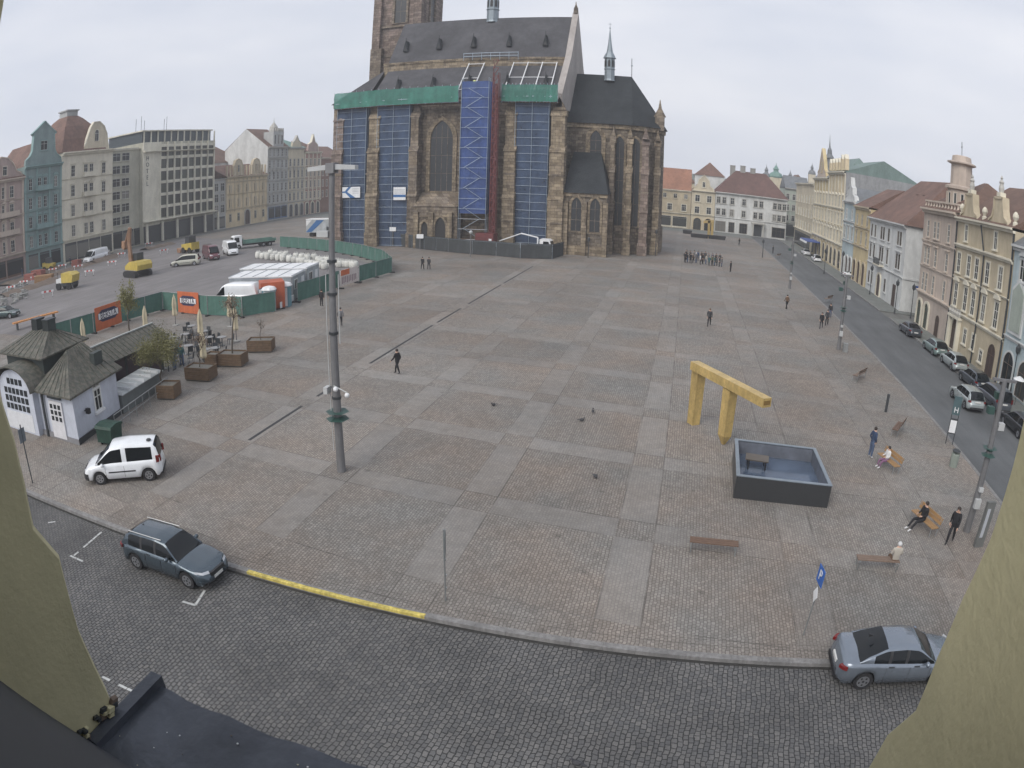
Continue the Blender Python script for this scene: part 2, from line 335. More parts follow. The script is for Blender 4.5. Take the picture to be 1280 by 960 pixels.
b = MB(); b.face([(-60,KY-.13,ZR+.002),(KX-1,KY-.13,ZR+.002),(KX-1,KY+.0,ZR+.002),(-60,KY+.0,ZR+.002)], mat('gutter_dirt_shade',(.035,.034,.032),.95,var=.4,scale=4)); b.build('gutter_strip', kind='structure')  # dark gutter strip: dirt, with the kerb's shadow line painted into its colour
m_drain = mat('iron_drain', (.03,.03,.032), .7)
b = MB(); segs = [((310,550),(376,507.5)),((393,495),(560/3.2+240,481.5)),((460,454),(540,406.6)),((545,403),(576,385.6)),((585,380),(624,356)),((628,354),(668,333))]
for p0, p1 in segs:
    a, c = G(*p0), G(*p1); b.box(-20.62, a.y, -.05, -20.42, c.y, .006, m_drain)
b.build('drain_channel', kind='structure')
# worn white bay lines on the setts
b = MB()
def line(p0, p1, w=.1):
    a, c = G(*p0, ZR), G(*p1, ZR); d = (c-a).normalized(); s = Vector((-d.y, d.x, 0))*w/2; z = Vector((0,0,.006)); L=(c-a).length; k=max(1,int(L/.35))
    for i in range(k):
        if R.random() < .1: continue
        u, w2 = a.lerp(c, i/k), a.lerp(c, (i+.93)/k); b.face([u-s+z, w2-s+z, w2+s+z, u+s+z], m_line)
for l in (((127,665),(92,695)),((80,691),(104,702)),((256,738),(244,757)),((228,752),(246,757)),((50,655),(70,652)),((128,846),(170,866))): line(*l)
b.build('parking_lines', kind='structure')
# hills
b = MB(); m_hill = mat('wooded_hill', (.06,.075,.055), .95, var=.3, scale=.03)
N = 60; vs = []; prof = []
for i in range(N+1):
    a = radians(-110+220*i/N); rr = 560; h = 13+12*max(0, sin(i*.32+1.)*.5+.4)+3*sin(i*.9)
    if -.35 < a < .1: h += 5
    vs += [(sin(a)*rr*.72, cos(a)*rr*.72, -1), (sin(a)*rr*.9, cos(a)*rr*.9, h*.75), (sin(a)*rr, cos(a)*rr, h), (sin(a)*rr*1.12, cos(a)*rr*1.12, -1)]
b.add(vs, [(i*4+j, i*4+j+1, i*4+4+j+1, i*4+4+j) for i in range(N) for j in range(3)], m_hill); b.build('hills', smooth=True, kind='structure')
# air
m = bpy.data.materials.new('haze_air'); m.use_nodes = True; t = m.node_tree; t.nodes.clear()
o_ = nd(t, 'ShaderNodeOutputMaterial'); pv = nd(t, 'ShaderNodeVolumePrincipled'); pv.inputs['Density'].default_value = HAZE = .00062; pv.inputs['Color'].default_value = (.93,.95,.99,1)
pv.inputs['Anisotropy'].default_value = .1; t.links.new(pv.outputs[0], o_.inputs['Volume'])
b = MB(); b.box(-660, -260, -2.0, 660, 720, 112, m); hz = b.build('haze', kind='stuff', label='pale grey air haze over the whole square', category='haze')
# ================================================================== WINDOWS AND HOUSES
def arch_pts(w, h, kind, n=6):
    hw = w/2
    if kind == 'rect': return [(-hw,0),(hw,0),(hw,h),(-hw,h)]
    if kind == 'round':
        s = h-hw; return [(-hw,0),(hw,0)]+[(hw*cos(a), s+hw*sin(a)) for a in [pi*i/(2*n) for i in range(2*n+1)]]
    s = h-w*.866; pts = [(-hw,0),(hw,0)]
    for i in range(n+1): a = (pi/3)*i/n; pts.append((-hw+w*cos(a), s+w*sin(a)))
    for i in range(1, n+1): a = (pi/3)*(1-i/n); pts.append((hw-w*cos(a), s+w*sin(a)))
    return pts
WC = {}
def window_mesh(w, h, kind='rect', trim=None, fr=None, hood=0, nv=1, nh=1, sill=True, tw=.16, proud=.1, gl=None):
    key = (round(w,2), round(h,2), kind, trim and trim.name, fr and fr.name, hood, nv, nh, sill, tw, proud, gl and gl.name)
    if key in WC: return WC[key]
    fr = fr or frame_w; gl = gl or glass; b = MB(); P = arch_pts(w, h, kind)
    b.prism([(x, .012, z) for x, z in P], (0, -.03, 0), gl)
    if trim:
        Q = [(x*(1+2*tw/w), z*(1+tw/h)) if z > 0 else (x*(1+2*tw/w), -tw*.3) for x, z in P]; n = len(P)
        for i in range(n):
            j = (i+1) % n; b.prism([(P[i][0],.01,P[i][1]),(P[j][0],.01,P[j][1]),(Q[j][0],.01,Q[j][1]),(Q[i][0],.01,Q[i][1])], (0,-proud,0), trim)
    f = .06
    for i in range(len(P)):
        j = (i+1) % len(P); a, c = Vector((P[i][0],0,P[i][1])), Vector((P[j][0],0,P[j][1])); d = (c-a); nrm = Vector((-d.z,0,d.x)).normalized()*f
        if d.length > 1e-4: b.prism([a+Vector((0,-.015,0)), c+Vector((0,-.015,0)), c+nrm+Vector((0,-.015,0)), a+nrm+Vector((0,-.015,0))], (0,-.03,0), fr)
    for i in range(1, nv+1): x = -w/2+w*i/(nv+1); b.box(x-.03, -.05, .05, x+.03, -.015, h*(.97 if kind == 'rect' else .93), fr)
    for i in range(1, nh+1): z = h*i/(nh+1) if nh > 1 else h*.66; b.box(-w/2+.05, -.053, z-.03, w/2-.05, -.014, z+.03, fr)
    if sill and trim: b.box(-w/2-tw-.08, -proud-.1, -.16, w/2+tw+.08, .01, -.02, trim)
    if hood and trim:
        z = h+tw
        if hood == 1: b.box(-w/2-tw-.1, -.28, z+.12, w/2+tw+.1, .01, z+.28, trim); b.box(-w/2-tw, -.14, z, w/2+tw, .01, z+.12, trim)
        if hood == 2: b.prism([(-w/2-tw-.15,.01,z+.1),(w/2+tw+.15,.01,z+.1),(0,.01,z+.62)], (0,-.28,0), trim)
        if hood == 3: b.prism([((w/2+tw+.1)*cos(a), .01, z+.1+.5*sin(a)) for a in [pi*i/8 for i in range(9)]], (0,-.28,0), trim)
    WC[key] = b.mesh('window'); return WC[key]
FACE = {'E': (-pi/2,), 'W': (pi/2,), 'N': (0,)}
def house(name, label, face, a, b_, line, h, wall, depth=13, trim=None, rows=(), cornices=(), pil=0, ground=None, roof=None, group=None, plinth=None, wallh=None, extra=None):
    """a..b_ span along the street (y for E/W, x for N); line = x or y of the facade"""
    L = b_-a
    if face == 'E': o, rz = (line, b_, 0), -pi/2
    elif face == 'W': o, rz = (line, a, 0), pi/2
    else: o, rz = (a, line, 0), 0
    t = thing(name, label, 'building', o, rz, group); trim = trim or wall
    m = MB(); m.box(0, 0, -.3, L, depth, h, wall)
    if ground:
        pass
    m.build('wall', t)
    if cornices or pil:
        for (z, dz, pr) in cornices: m = MB(); m.prism([(0,.02,z),(0,-pr*.6,z),(0,-pr*.8,z+dz*.5),(0,-pr*1.4,z+dz*.62),(0,-pr*1.4,z+dz),(0,.02,z+dz)], (L,0,0), trim); m.build('cornice', t)
        if pil:
            for i in range(pil+1):
                x = L*i/pil; x = min(max(x, .28), L-.28); m = MB(); m.box(x-.25, -.13, 4.2, x+.25, .01, h-.4, trim); m.build('pilaster', t)
    if 'ornate' in name or 'palace' in name:
        for r in rows[:1 if len(rows) < 3 else 9]:
            if r['z'] > 3.5: m = MB(); m.prism([(0,.02,r['z']-.62),(0,-.1,r['z']-.62),(0,-.22,r['z']-.45),(0,.02,r['z']-.42)], (L,0,0), trim); m.build('string_course', t)
    for r in rows:
        me = window_mesh(r['w'], r['h'], r.get('kind', 'rect'), r.get('trim', trim), r.get('fr'), r.get('hood', 0), r.get('nv', 1), r.get('nh', 1), r.get('sill', True), gl=r.get('gl'))
        xs = r.get('xs') or [L*(i+.5)/r['n'] for i in range(r['n'])]
        for x in xs: inst(me, r.get('name', 'window'), t, (x, 0, r['z']))
    if roof:
        kind = roof[0]; rm = roof[1]
        m = MB()
        if kind == 'gable':       # ridge along street
            rh = roof[2]; m.prism([(-.0,-.45,h-.05),(-.0,depth/2,h+rh),(-.0,depth+.45,h-.05),(0,depth+.4,h-.25),(0,-.4,h-.25)], (L,0,0), rm)
        if kind == 'hip':
            rh = roof[2]; k = min(depth/2, L/2)*roof[3] if len(roof) > 3 else min(depth/2, L/2); e = .45
            m.add([(-e,-e,h),(L+e,-e,h),(L+e,depth+e,h),(-e,depth+e,h),(k,depth/2,h+rh),(L-k,depth/2,h+rh)], [(0,1,5,4),(1,2,5),(2,3,4,5),(3,0,4),(3,2,1,0)], rm)
        if kind == 'cross':       # ridge perpendicular to street
            rh = roof[2]; m.prism([(0,.3,h-.02),(L/2,.3,h+rh),(L,.3,h-.02)], (0,depth-.3,0), rm)
        if kind == 'flat': m.box(.2, .2, h, L-.2, depth-.2, h+.15, rm); 
        ro = m.build('roof', t)
        t['_'] = 0; del t['_']
        for (cx, cy, cz, w_, h_, cm) in (roof[4] if len(roof) > 4 else []):
            q = MB(); q.box(cx-w_/2, cy-.4, h, cx+w_/2, cy+.4, cz+h_, cm); q.box(cx-w_/2-.08, cy-.48, cz+h_, cx+w_/2+.08, cy+.48, cz+h_+.15, concrete); q.build('chimney', ro)
    return t, L
def gable_front(t, prof, z0, m, trim, y=0., th=.7, win=None):
    b = MB(); b.prism([(x, y-.05, z0+z) for x, z in prof], (0, th, 0), m)
    for i in range(len(prof)-1):
        (x0, a), (x1, c) = prof[i], prof[i+1]
        if a == 0 and c == 0: continue
        v0, v1 = Vector((x0,y-.15,z0+a)), Vector((x1,y-.15,z0+c)); d = v1-v0
        if d.length < .05: continue
        n = Vector((-d.z,0,d.x)).normalized()*.16; b.prism([v0-n*.4, v1-n*.4, v1+n, v0+n], (0,th+.15,0), trim)
    o = b.build('gable', t)
    if win: inst(window_mesh(*win[2:], trim=trim), 'window', t, (win[0], y-.05, win[1]))
    return o
def shopfront(t, x0, x1, z1, n, m_frame, awn=None, y=-.06):
    w = (x1-x0)/n
    for i in range(n):
        b = MB(); a = x0+i*w; b.box(a+.12, y, .15, a+w-.12, .01, z1-.25, m_frame); b.box(a+.25, y-.02, .55, a+w-.25, y+.01, z1-.8, glass); b.box(a+.25, y-.04, z1-.75, a+w-.25, y, z1-.35, dark)
        b.build('shopfront', t)
def door_arch(t, x, w, h, m, kind='round', tr=None, name='door'):
    inst(window_mesh(w, h, kind, tr, frame_b, 0, 1, 1, False, tw=.3, proud=.2, gl=m), name, t, (x, 0, .02))
# ================================================================== EAST SIDE
def wl(name, c, d=.22, sc=1.2): return mat(name, c, .88, var=.09, scale=sc, dirt=d, bump=.006, bscale=10)
cream = wl('cream_plaster', (.50,.43,.31)); pinkw = wl('pink_plaster', (.48,.405,.345)); whitew = wl('white_plaster', (.60,.61,.60)); lblue = wl('pale_blue_plaster', (.42,.50,.52))
yel = wl('yellow_plaster', (.56,.46,.27)); ochre = wl('ochre_plaster', (.62,.52,.35)); greyw = wl('grey_plaster', (.40,.41,.405)); beige = wl('beige_plaster', (.57,.51,.39))
teal = wl('teal_plaster', (.215,.285,.28)); rose = wl('dusty_rose_plaster', (.40,.31,.28)); trimc = wl('pale_stone_trim', (.66,.62,.51), .15); tteal = wl('teal_trim', (.22,.33,.325), .15)
tgrey = wl('grey_trim', (.42,.41,.38), .15); green_w = wl('pale_green_plaster', (.36,.40,.35)); tpink = wl('pink_trim', (.54,.46,.385), .15)
shopd = mat('shop_dark', (.035,.04,.045), .5); doorb = mat('dark_door', (.06,.04,.035), .6)
GE = 'houses along the east street'
zE = lambda px, py: PX(px, py, XE)[1]
# pale blue house with the large framed relief (right edge)
t, L = house('town_house', 'pale blue plastered house at the right edge beside the yellow palace', 'E', 38, 54.9, XE, 12.6, lblue, 12, trim=whitew,
  rows=[dict(z=9.6,w=1.1,h=1.9,n=4,hood=2), dict(z=6.0,w=1.1,h=2.0,xs=[5,9,13],hood=1), dict(z=.2,w=2.2,h=3.1,n=5,kind='round',fr=frame_b,name='shop_window',sill=False)],
  cornices=[(12.1,.5,.35),(4.3,.3,.15)], roof=('gable', roof_grey, 4.2), group=GE)
b = MB(); b.prism([(.6,-.0,4.9),(3.4,-.0,4.9),(3.4,-.0,8.8),(2.,-.0,9.8),(.6,-.0,8.8)], (0,-.18,0), whitew); b.prism([(.85,-.18,5.2),(3.15,-.18,5.2),(3.15,-.18,8.6),(2.,-.18,9.4),(.85,-.18,8.6)], (0,-.06,0), green_w); b.build('framed_relief', t)
# yellow baroque palace
t, L = house('baroque_palace', 'yellow baroque palace with two statue topped gables on the east street', 'E', 55, 69.7, XE, 14.0, cream, 14, trim=trimc,
  rows=[dict(z=11.6,w=.75,h=1.7,xs=[2.6,10.4],nh=1), dict(z=8.1,w=.95,h=2.1,xs=[1.1,4.,6.2,9.0,12.2],nh=2), dict(z=4.5,w=.95,h=2.4,xs=[1.1,4.,6.2,9.0,12.2],hood=3,nh=2), dict(z=1.3,w=.8,h=1.5,xs=[5.2,7.6]), dict(z=.7,w=.8,h=1.1,xs=[10.0])],
  cornices=[(13.5,.5,.45),(10.75,.4,.3),(3.75,.35,.2)], roof=('gable', roof_brown, 4.6, 0, [(3,5,15.6,1.1,1.4,concrete),(11,6,15.5,1.,1.6,concrete)]), group=GE)
door_arch(t, 12.4, 1.7, 3.0, doorb); door_arch(t, 2.2, 1.9, 3.2, doorb, tr=trimc)
b = MB(); b.box(.5,-.55,3.35,3.9,.02,3.6,trimc); b.box(.7,-.5,0,1.05,.02,3.35,trimc); b.box(3.35,-.5,0,3.7,.02,3.35,trimc)
for k in range(5): b.lathe([(.16,0),(.28,.35),(.12,.6),(.2,.8)], (.8+.7*k,-.3,3.6), tgrey, 6)
b.build('portal', t)
for c in (3.0, 10.6):
    gable_front(t, [(c-2.6,0),(c+2.6,0),(c+2.3,.35),(c+1.5,.7),(c+1.15,1.5),(c+1.0,2.6),(c-1.0,2.6),(c-1.15,1.5),(c-1.5,.7),(c-2.3,.35)], 14.0, cream, cream)
    b = MB(); b.box(c-.45,-.1,16.7,c+.45,.6,17.1,trimc); b.lathe([(.28,0),(.34,.4),(.22,.8),(.3,1.),(.1,1.25),(.17,1.4),(.05,1.6)], (c,.25,17.1), tgrey, 8); b.tube((c-.45,.25,17.4),(c-.1,.25,18.1),.1,tgrey,6); b.build('statue', t)
for c in (0.5, 6.8, 14.2):
    b = MB(); b.lathe([(.3,0),(.3,.5),(.15,.6),(.36,1.),(.3,1.25),(.1,1.5)], (c,.2,14.0), trimc, 8); b.build('urn', t)
b = MB(); b.tube((7.9,-.12,0),(7.9,-.12,10.8),.09,dark,6); b.tube((7.9,-.12,10.8),(7.2,-.4,13.6),.09,dark,6); b.build('drainpipe', t); b = MB(); b.tube((14.55,-.12,0),(14.55,-.12,13.5),.11,dark,6); b.build('drainpipe', t)
# pink house with lookout tower
t, L = house('town_house', 'pink plastered house with a round lookout tower on its roof', 'E', 69.8, 81.6, XE, 14.4, pinkw, 13, trim=tpink,
  rows=[dict(z=10.9,w=.75,h=2.0,xs=[2.,4.4,5.6,9.2],nh=2), dict(z=7.6,w=.75,h=2.0,xs=[1.6,2.8,5.4,9.2],hood=1,nh=2), dict(z=4.3,w=.75,h=2.2,xs=[1.6,2.8,5.4,9.2],nh=2)],
  cornices=[(13.8,.6,.5),(10.2,.3,.15),(7.1,.25,.12),(3.8,.4,.25)], roof=('hip', roof_brown, 4.4, .9, [(10,9,16.4,1.2,1.6,concrete)]), group=GE)
for x in (1.4,4.2): door_arch(t, x, 1.5, 3.0, mat('green_door',(.05,.075,.06),.6), tr=trimc)
door_arch(t, 8.2, 1.2, 2.4, doorb)
b = MB(); b.tube((11.7,-.12,0),(11.7,-.12,13.8),.1,dark,6); b.build('drainpipe', t)
tw = MB(); cx, cy = 6.4, 2.6
tw.lathe([(2.3,0),(1.9,.7),(1.8,2.9),(2.15,3.0),(2.15,3.3),(1.5,3.5),(1.4,5.9),(1.95,6.1),(1.95,6.25),(1.35,6.4),(1.25,7.0),(.9,7.1)], (cx,cy,14.2), pinkw, 10)
o = tw.build('lookout_tower', t)
for k in range(6): a = -pi/2+(k-2.5)*.5; inst(window_mesh(.42,1.5,'rect',tpink,None,0,0,0,False,tw=.1), 'window', o, (cx+1.86*cos(a), cy+1.86*sin(a), 15.2), a+pi/2)
b = MB(); b.tube((cx,cy,21.2),(cx,cy,23.0),.04,dark,5); b.tube((cx-.3,cy,22.4),(cx+.3,cy,22.4),.04,dark,5); b.build('finial', o)
b = MB()
for i in range(12): b.lathe([(.13,0),(.2,.3),(.1,.6),(.16,.9)], (.4+i,.1,14.4), tpink, 6)
b.box(.2,-.05,15.2,11.6,.3,15.4,tpink); b.build('balustrade', t)
# white corner house
t, L = house('town_house', 'white three storey corner house with a broad red tiled roof and flat eyebrow dormers', 'E', 88.6, 108, XE, 11.6, whitew, 16, trim=whitew,
  rows=[dict(z=8.6,w=.95,h=1.9,xs=[1.5,3.6,7.2,8.5,11.2,16.0,17.2],fr=frame_b), dict(z=5.3,w=.95,h=2.1,xs=[1.5,3.6,7.2,8.5,11.2,16.0,17.2],fr=frame_b,hood=1), dict(z=1.2,w=.95,h=1.9,xs=[1.8,3.6,11.2],fr=frame_b)],
  cornices=[(11.1,.5,.45),(4.3,.25,.15)], roof=('hip', roof_red, 7.2, .35, [(5,9,16,1.,1.2,concrete)]), group=GE)
door_arch(t, 7.8, 1.9, 3.3, doorb, tr=trimc); door_arch(t, 16.0, 1.5, 3.0, doorb, kind='rect')
b = MB(); b.box(6.2,-.9,4.6,9.6,0,4.8,trimc)
for k in range(12): b.box(6.25+.3*k,-.88,4.8,6.31+.3*k,-.82,5.7,dark)
b.box(6.2,-.9,5.68,9.6,-.8,5.76,dark); b.build('balcony', t)
for k, (x, y, z) in enumerate(((6,4.0,14.9),(9,4.0,14.9),(12,4.0,14.9),(9.5,6.0,16.7),(12.5,6.0,16.7))):
    b = MB(); b.prism([(x-.8,y-1,z-.9),(x+.8,y-1,z-.9),(x+.5,y-1,z-.35),(x-.5,y-1,z-.35)], (0,1.4,0), roof_red); b.box(x-.45,y-1.03,z-.85,x+.45,y-.98,z-.45,black); b.build('dormer', t)
me = window_mesh(.9,1.8,'rect',whitew,frame_b)
for y in (9.5,):
    for z in (5.3,8.6): inst(me, 'window', t, (L,y,z), pi/2)
b = MB(); b.box(L,0,4.3,L+.12,16,4.55,whitew); b.build('string_course', t)
b = MB(); b.box(L+.001,2.2,3.2,L+.05,3.2,3.7,mat('blue_sign',(.03,.09,.3),.5)); b.build('street_name_sign', t)
# narrow yellow, pale blue
t, L = house('town_house', 'narrow yellow house between the white corner house and the pale blue gable', 'E', 108.1, 118.5, XE, 13.0, yel, 12, trim=cream,
  rows=[dict(z=9.8,w=.9,h=1.7,n=3), dict(z=6.6,w=.9,h=2.0,n=3,hood=1)], cornices=[(12.4,.6,.4),(9.2,.3,.2),(5.9,.35,.2)], roof=('gable', roof_red, 3.8), group=GE)
for x in (2.,5.2,8.4): door_arch(t, x, 1.8, 3.6, doorb, tr=cream)
t, L = house('town_house', 'narrow pale blue house with a stepped white gable', 'E', 118.6, 127.5, XE, 13.6, lblue, 12, trim=whitew,
  rows=[dict(z=10.2,w=.8,h=1.8,n=2,nh=2), dict(z=6.6,w=1.2,h=2.2,n=3,nv=2,nh=2,hood=1)], cornices=[(13.1,.5,.4),(9.6,.3,.2),(5.9,.3,.2)], roof=('cross', roof_grey, 2.6), group=GE)
gable_front(t, [(0.4,0),(8.5,0),(8.0,.8),(6.6,1.2),(6.2,2.4),(5.2,2.8),(4.45,4.4),(3.7,2.8),(2.7,2.4),(2.3,1.2),(.9,.8)], 13.6, whitew, whitew)
for x in (1.8,4.9,7.6): door_arch(t, x, 1.7, 3.5, doorb, tr=whitew)
# ornate ochre houses
def ornate(lab, a, b_, h, m, n, gx, dp=7, rm=None, rh=3.2):
    t, L = house('ornate_town_house', lab, 'E', a, b_, XE, h, m, dp, trim=trimc,
      rows=[dict(z=5.2+3.45*k,w=.85,h=2.1,n=n,hood=(3,1,2,0)[k%4],nh=2) for k in range(int((h-6)/3.45))]+[dict(z=.4,w=2.2,h=3.4,n=max(2,n-1),kind='round',fr=frame_b,name='shop_window',sill=False)],
      cornices=[(h-.5,.6,.5),(11.6,.3,.2),(4.6,.4,.3)], pil=n, roof=('gable', rm or roof_grey, rh), group=GE)
    return t, L
t, L = ornate('tall ochre ornate house with a battlemented attic and green copper roof behind', 127.6, 143, 19.0, ochre, 5, 0, 16, mat('dull_green_roof',(.15,.21,.195),.7,var=.12,dirt=.2), 3.4)
b = MB(); b.box(L+.01,.02,0,L+.15,16,19.0,mat('bare_fire_wall',(.27,.275,.28),.9,var=.12,dirt=.2)); b.build('fire_wall', t)
for k in range(6): b = MB(); b.box(.3+k*2.75,-.2,19.4,1.7+k*2.75,.6,21.0+.6*(k > 3),ochre); b.prism([(.3+k*2.75,-.2,21+.6*(k>3)),(1.7+k*2.75,-.2,21+.6*(k>3)),(1.+k*2.75,-.2,21.9+.6*(k>3))],(0,.8,0),trimc); b.build('merlon', t)
t, L = ornate('tall ochre house with a pointed gable, pilasters and loggia beside the battlemented one', 143.1, 160, 17.8, yel, 5, 0)
gable_front(t, [(3,0),(14,0),(13.2,1.4),(11.5,2.),(10.6,4),(8.5,6.8),(6.4,4),(5.5,2.),(3.8,1.4)], 17.8, pinkw, yel, win=(8.5,19.2,1.,2.2))
b = MB(); b.lathe([(1.7,0),(1.6,1.6),(1.0,2.8),(.9,5.),(1.15,5.1),(1.15,5.4),(.6,6.2),(.55,7.2),(.22,7.8),(.08,9.4),(.02,11)], (1.6,3.2,17.8), roof_grey, 8); b.build('roof_turret', t) 
b = MB(); b.box(2.,-3.2,3.3,11,0,3.5,mat('blue_awning',(.05,.09,.28),.7)); b.prism([(2,-3.2,3.3),(11,-3.2,3.3),(11,-3.3,2.9),(2,-3.3,2.9)],(0,-.03,0),white); b.build('awning', t)
t, L = house('town_house', 'plain pale green grey house beyond the ochre houses', 'E', 160.1, 187, XE, 16.5, beige, 14, trim=trimc, rows=[dict(z=4.8+3.4*k,w=.9,h=1.8,n=7,hood=0) for k in range(3)],
  cornices=[(16,.5,.4),(4.2,.4,.3)], roof=('flat', roof_grey, 1), group=GE)
shopfront(t, 1, 25, 4.0, 6, shopd)
# large roofs behind the east side
def block(name, lab, x0, y0, x1, y1, h, rh, m, rm, cat='building', hip=.6, rot=0, win=0):
    t = thing(name, lab, cat, ((x0+x1)/2, (y0+y1)/2, 0), rot); w, d = abs(x1-x0)/2, abs(y1-y0)/2
    b = MB(); b.box(-w,-d,-.3,w,d,h,m); b.build('wall', t); b = MB()
    if w > d: k = d*hip; b.add([(-w-.3,-d-.3,h),(w+.3,-d-.3,h),(w+.3,d+.3,h),(-w-.3,d+.3,h),(-w+k,0,h+rh),(w-k,0,h+rh)], [(0,1,5,4),(1,2,5),(2,3,4,5),(3,0,4),(3,2,1,0)], rm)
    else: k = w*hip; b.add([(-w-.3,-d-.3,h),(w+.3,-d-.3,h),(w+.3,d+.3,h),(-w-.3,d+.3,h),(0,-d+k,h+rh),(0,d-k,h+rh)], [(0,1,4),(1,2,5,4),(2,3,5),(3,0,4,5),(3,2,1,0)], rm)
    o = b.build('roof', t)
    if win:
        me = window_mesh(1.,1.7,'rect',m)
        for r_ in range(int((h-3)/3.3)):
            for i in range(win): inst(me, 'window', t, (-w+2*w*(i+.5)/win, -d, 2.4+3.3*r_))
    return t
block('grey_green_roofed_hall', 'large hall with a dull green roof rising behind the ochre houses', 42, 180, 55, 200, 18.5, 7.5, greyw, mat('dull_green_roof',(.15,.21,.195),.7,var=.12,dirt=.2))
block('grey_roofed_hall', 'wide hall with a plain grey metal roof behind the pale blue house', 40.5, 119.5, 62, 156, 15.0, 5.0, greyw, mat('flat_grey_roof',(.26,.27,.28),.7,var=.08,dirt=.1))
block('rear_house', 'brown roofed rear wing behind the pink tower house', 46, 56, 62, 80, 14, 5, beige, roof_brown)
block('rear_house', 'red roofed rear house behind the white corner house', 50, 84, 66, 98, 11, 5, whitew, roof_red)
# ================================================================== NORTH SIDE
GN = 'houses on the far north side'
t, L = house('town_house', 'long cream house with an orange tiled roof, half hidden by the cathedral', 'N', -22, 1.8, YN, 10.8, cream, 12, trim=trimc,
  rows=[dict(z=8.4,w=1.,h=1.3,n=8,trim=cream), dict(z=4.9,w=1.3,h=1.9,n=6,nv=2)], cornices=[(10.3,.5,.35),(4.0,.3,.2)], roof=('gable', roof_orange, 6.2), group=GN)
shopfront(t, 1, 23, 3.6, 5, trimc)
t, L = house('town_house', 'narrow cream house with a small curved gable on the north side', 'N', 1.9, 8.6, YN, 11.2, beige, 12, trim=trimc,
  rows=[dict(z=8.0,w=1.3,h=1.9,n=2), dict(z=4.7,w=1.3,h=1.9,n=2)], cornices=[(10.8,.4,.4),(4.1,.25,.2)], roof=('cross', roof_orange, 3.6), group=GN)
gable_front(t, [(.3,0),(6.4,0),(6.1,.9),(5.2,1.4),(4.9,3.),(3.35,4.6),(1.8,3.),(1.5,1.4),(.6,.9)], 11.2, beige, trimc, win=(3.35,12.2,.8,1.5))
for x in (1.9,5.0): door_arch(t, x, 2.2, 3.4, glass, tr=ochre, name='shop_window')
t, L = house('town_house', 'long white house with a big dark red roof and a grey entrance portal', 'N', 8.7, 29.5, YN, 11.3, whitew, 13, trim=whitew,
  rows=[dict(z=8.2,w=1.05,h=1.8,xs=[.9,2.5,4.8,8.2,11.6,13.2,17.2,18.6,20.0],trim=tgrey), dict(z=4.9,w=1.05,h=1.8,xs=[.9,2.5,4.8,8.2,11.6,13.2,17.2,18.6,20.0],trim=tgrey)],
  cornices=[(10.9,.5,.5),(4.1,.25,.15)], roof=('hip', mat('dark_red_roof',(.125,.07,.06),.85,var=.2,scale=1.,dirt=.2), 6.8, .9, [(5,6.5,18.0,1.5,1.4,concrete),(8,6.5,18.0,1.5,1.6,concrete),(11,6.5,18.0,1.5,1.2,concrete)]), group=GN)
for x, w in ((1.7,2.8),(4.9,1.6),(8.3,2.2),(18.6,3.8)): inst(window_mesh(w,2.8,'rect',tgrey,frame_b,0,2,1,False), 'shop_window', t, (x,0,.3))
b = MB(); b.box(10.6,-1.6,3.5,14.4,0,3.9,tgrey); [b.box(x,-1.5,0,x+.4,-1.1,3.5,tgrey) for x in (10.8,13.8)]; b.box(11.3,-.04,0,13.7,.02,3.2,shopd); b.build('portal', t)
t, L = house('town_house', 'pale green house where the side street leaves the square in the north east', 'N', 31.0, 39, YN+16, 15, green_w, 12, trim=tgrey, rows=[dict(z=4.8+3.3*k,w=1.,h=1.8,n=4) for k in range(3)], cornices=[(14.5,.5,.4),(4,.3,.2)], roof=('gable', roof_grey, 4), group=GN)
shopfront(t, .5, 7.5, 4.0, 2, shopd)
def spire(name, lab, px, Y, ztop, zb, r, m, base=None):
    x = PY(px, 240, Y)[0]; t = thing(name, lab, 'tower', (x, Y, 0)); b = MB(); k = ztop-zb
    b.box(-r,-r,-.3,r,r,zb,base or beige); b.build('shaft', t)
    b = MB(); b.lathe([(r*1.15,0),(r*1.2,k*.08),(r*.95,k*.28),(r*.45,k*.38),(r*.4,k*.52),(r*.55,k*.55),(r*.3,k*.68),(r*.06,k*.85),(.03,k)], (0,0,zb), m, 8, pi/8); b.build('spire', t)
spire('church_tower', 'far tower with a green copper onion dome between the north houses', 969, 250, PY(969,203,250)[1], PY(969,222,250)[1], 2.3, copper)
spire('church_tower', 'thin grey spire left of the green onion dome', 957, 265, PY(957,205,265)[1], PY(957,222,265)[1], 1.6, roof_grey)
spire('church_tower', 'small pale spire right of the green onion dome', 987, 255, PY(987,212,255)[1], PY(987,228,255)[1], 1.5, roof_grey, whitew)
spire('church_tower', 'distant little spire above the rooftops near the ochre houses', 1014, 300, PY(1014,203,300)[1], PY(1014,218,300)[1], 1.5, roof_grey)
for i, (p0, p1, Y, hh, rm, lb) in enumerate(((830,870,225,17,roof_brown,'brown roofed house peeping over the orange roof'),(868,905,222,20,roof_red,'red roofed house with chimneys behind the white north house'),(945,985,232,15,roof_grey,'grey roofed house behind the right end of the white north house'),(985,1012,240,20,roof_brown,'brownish house filling the gap at the north east corner'),(905,945,240,18,roof_grey,'grey roofed house behind the dark red roof'))):
    x0, x1 = PY(p0,240,Y)[0], PY(p1,240,Y)[0]; block('rear_house', lb, x0, Y, x1, Y+14, hh-4, 4.5, (beige,whitew,greyw)[i % 3], rm)
# ================================================================== WEST SIDE
GW = 'houses along the west side'
zW = lambda px, py: PX(px, py, XW)[1]
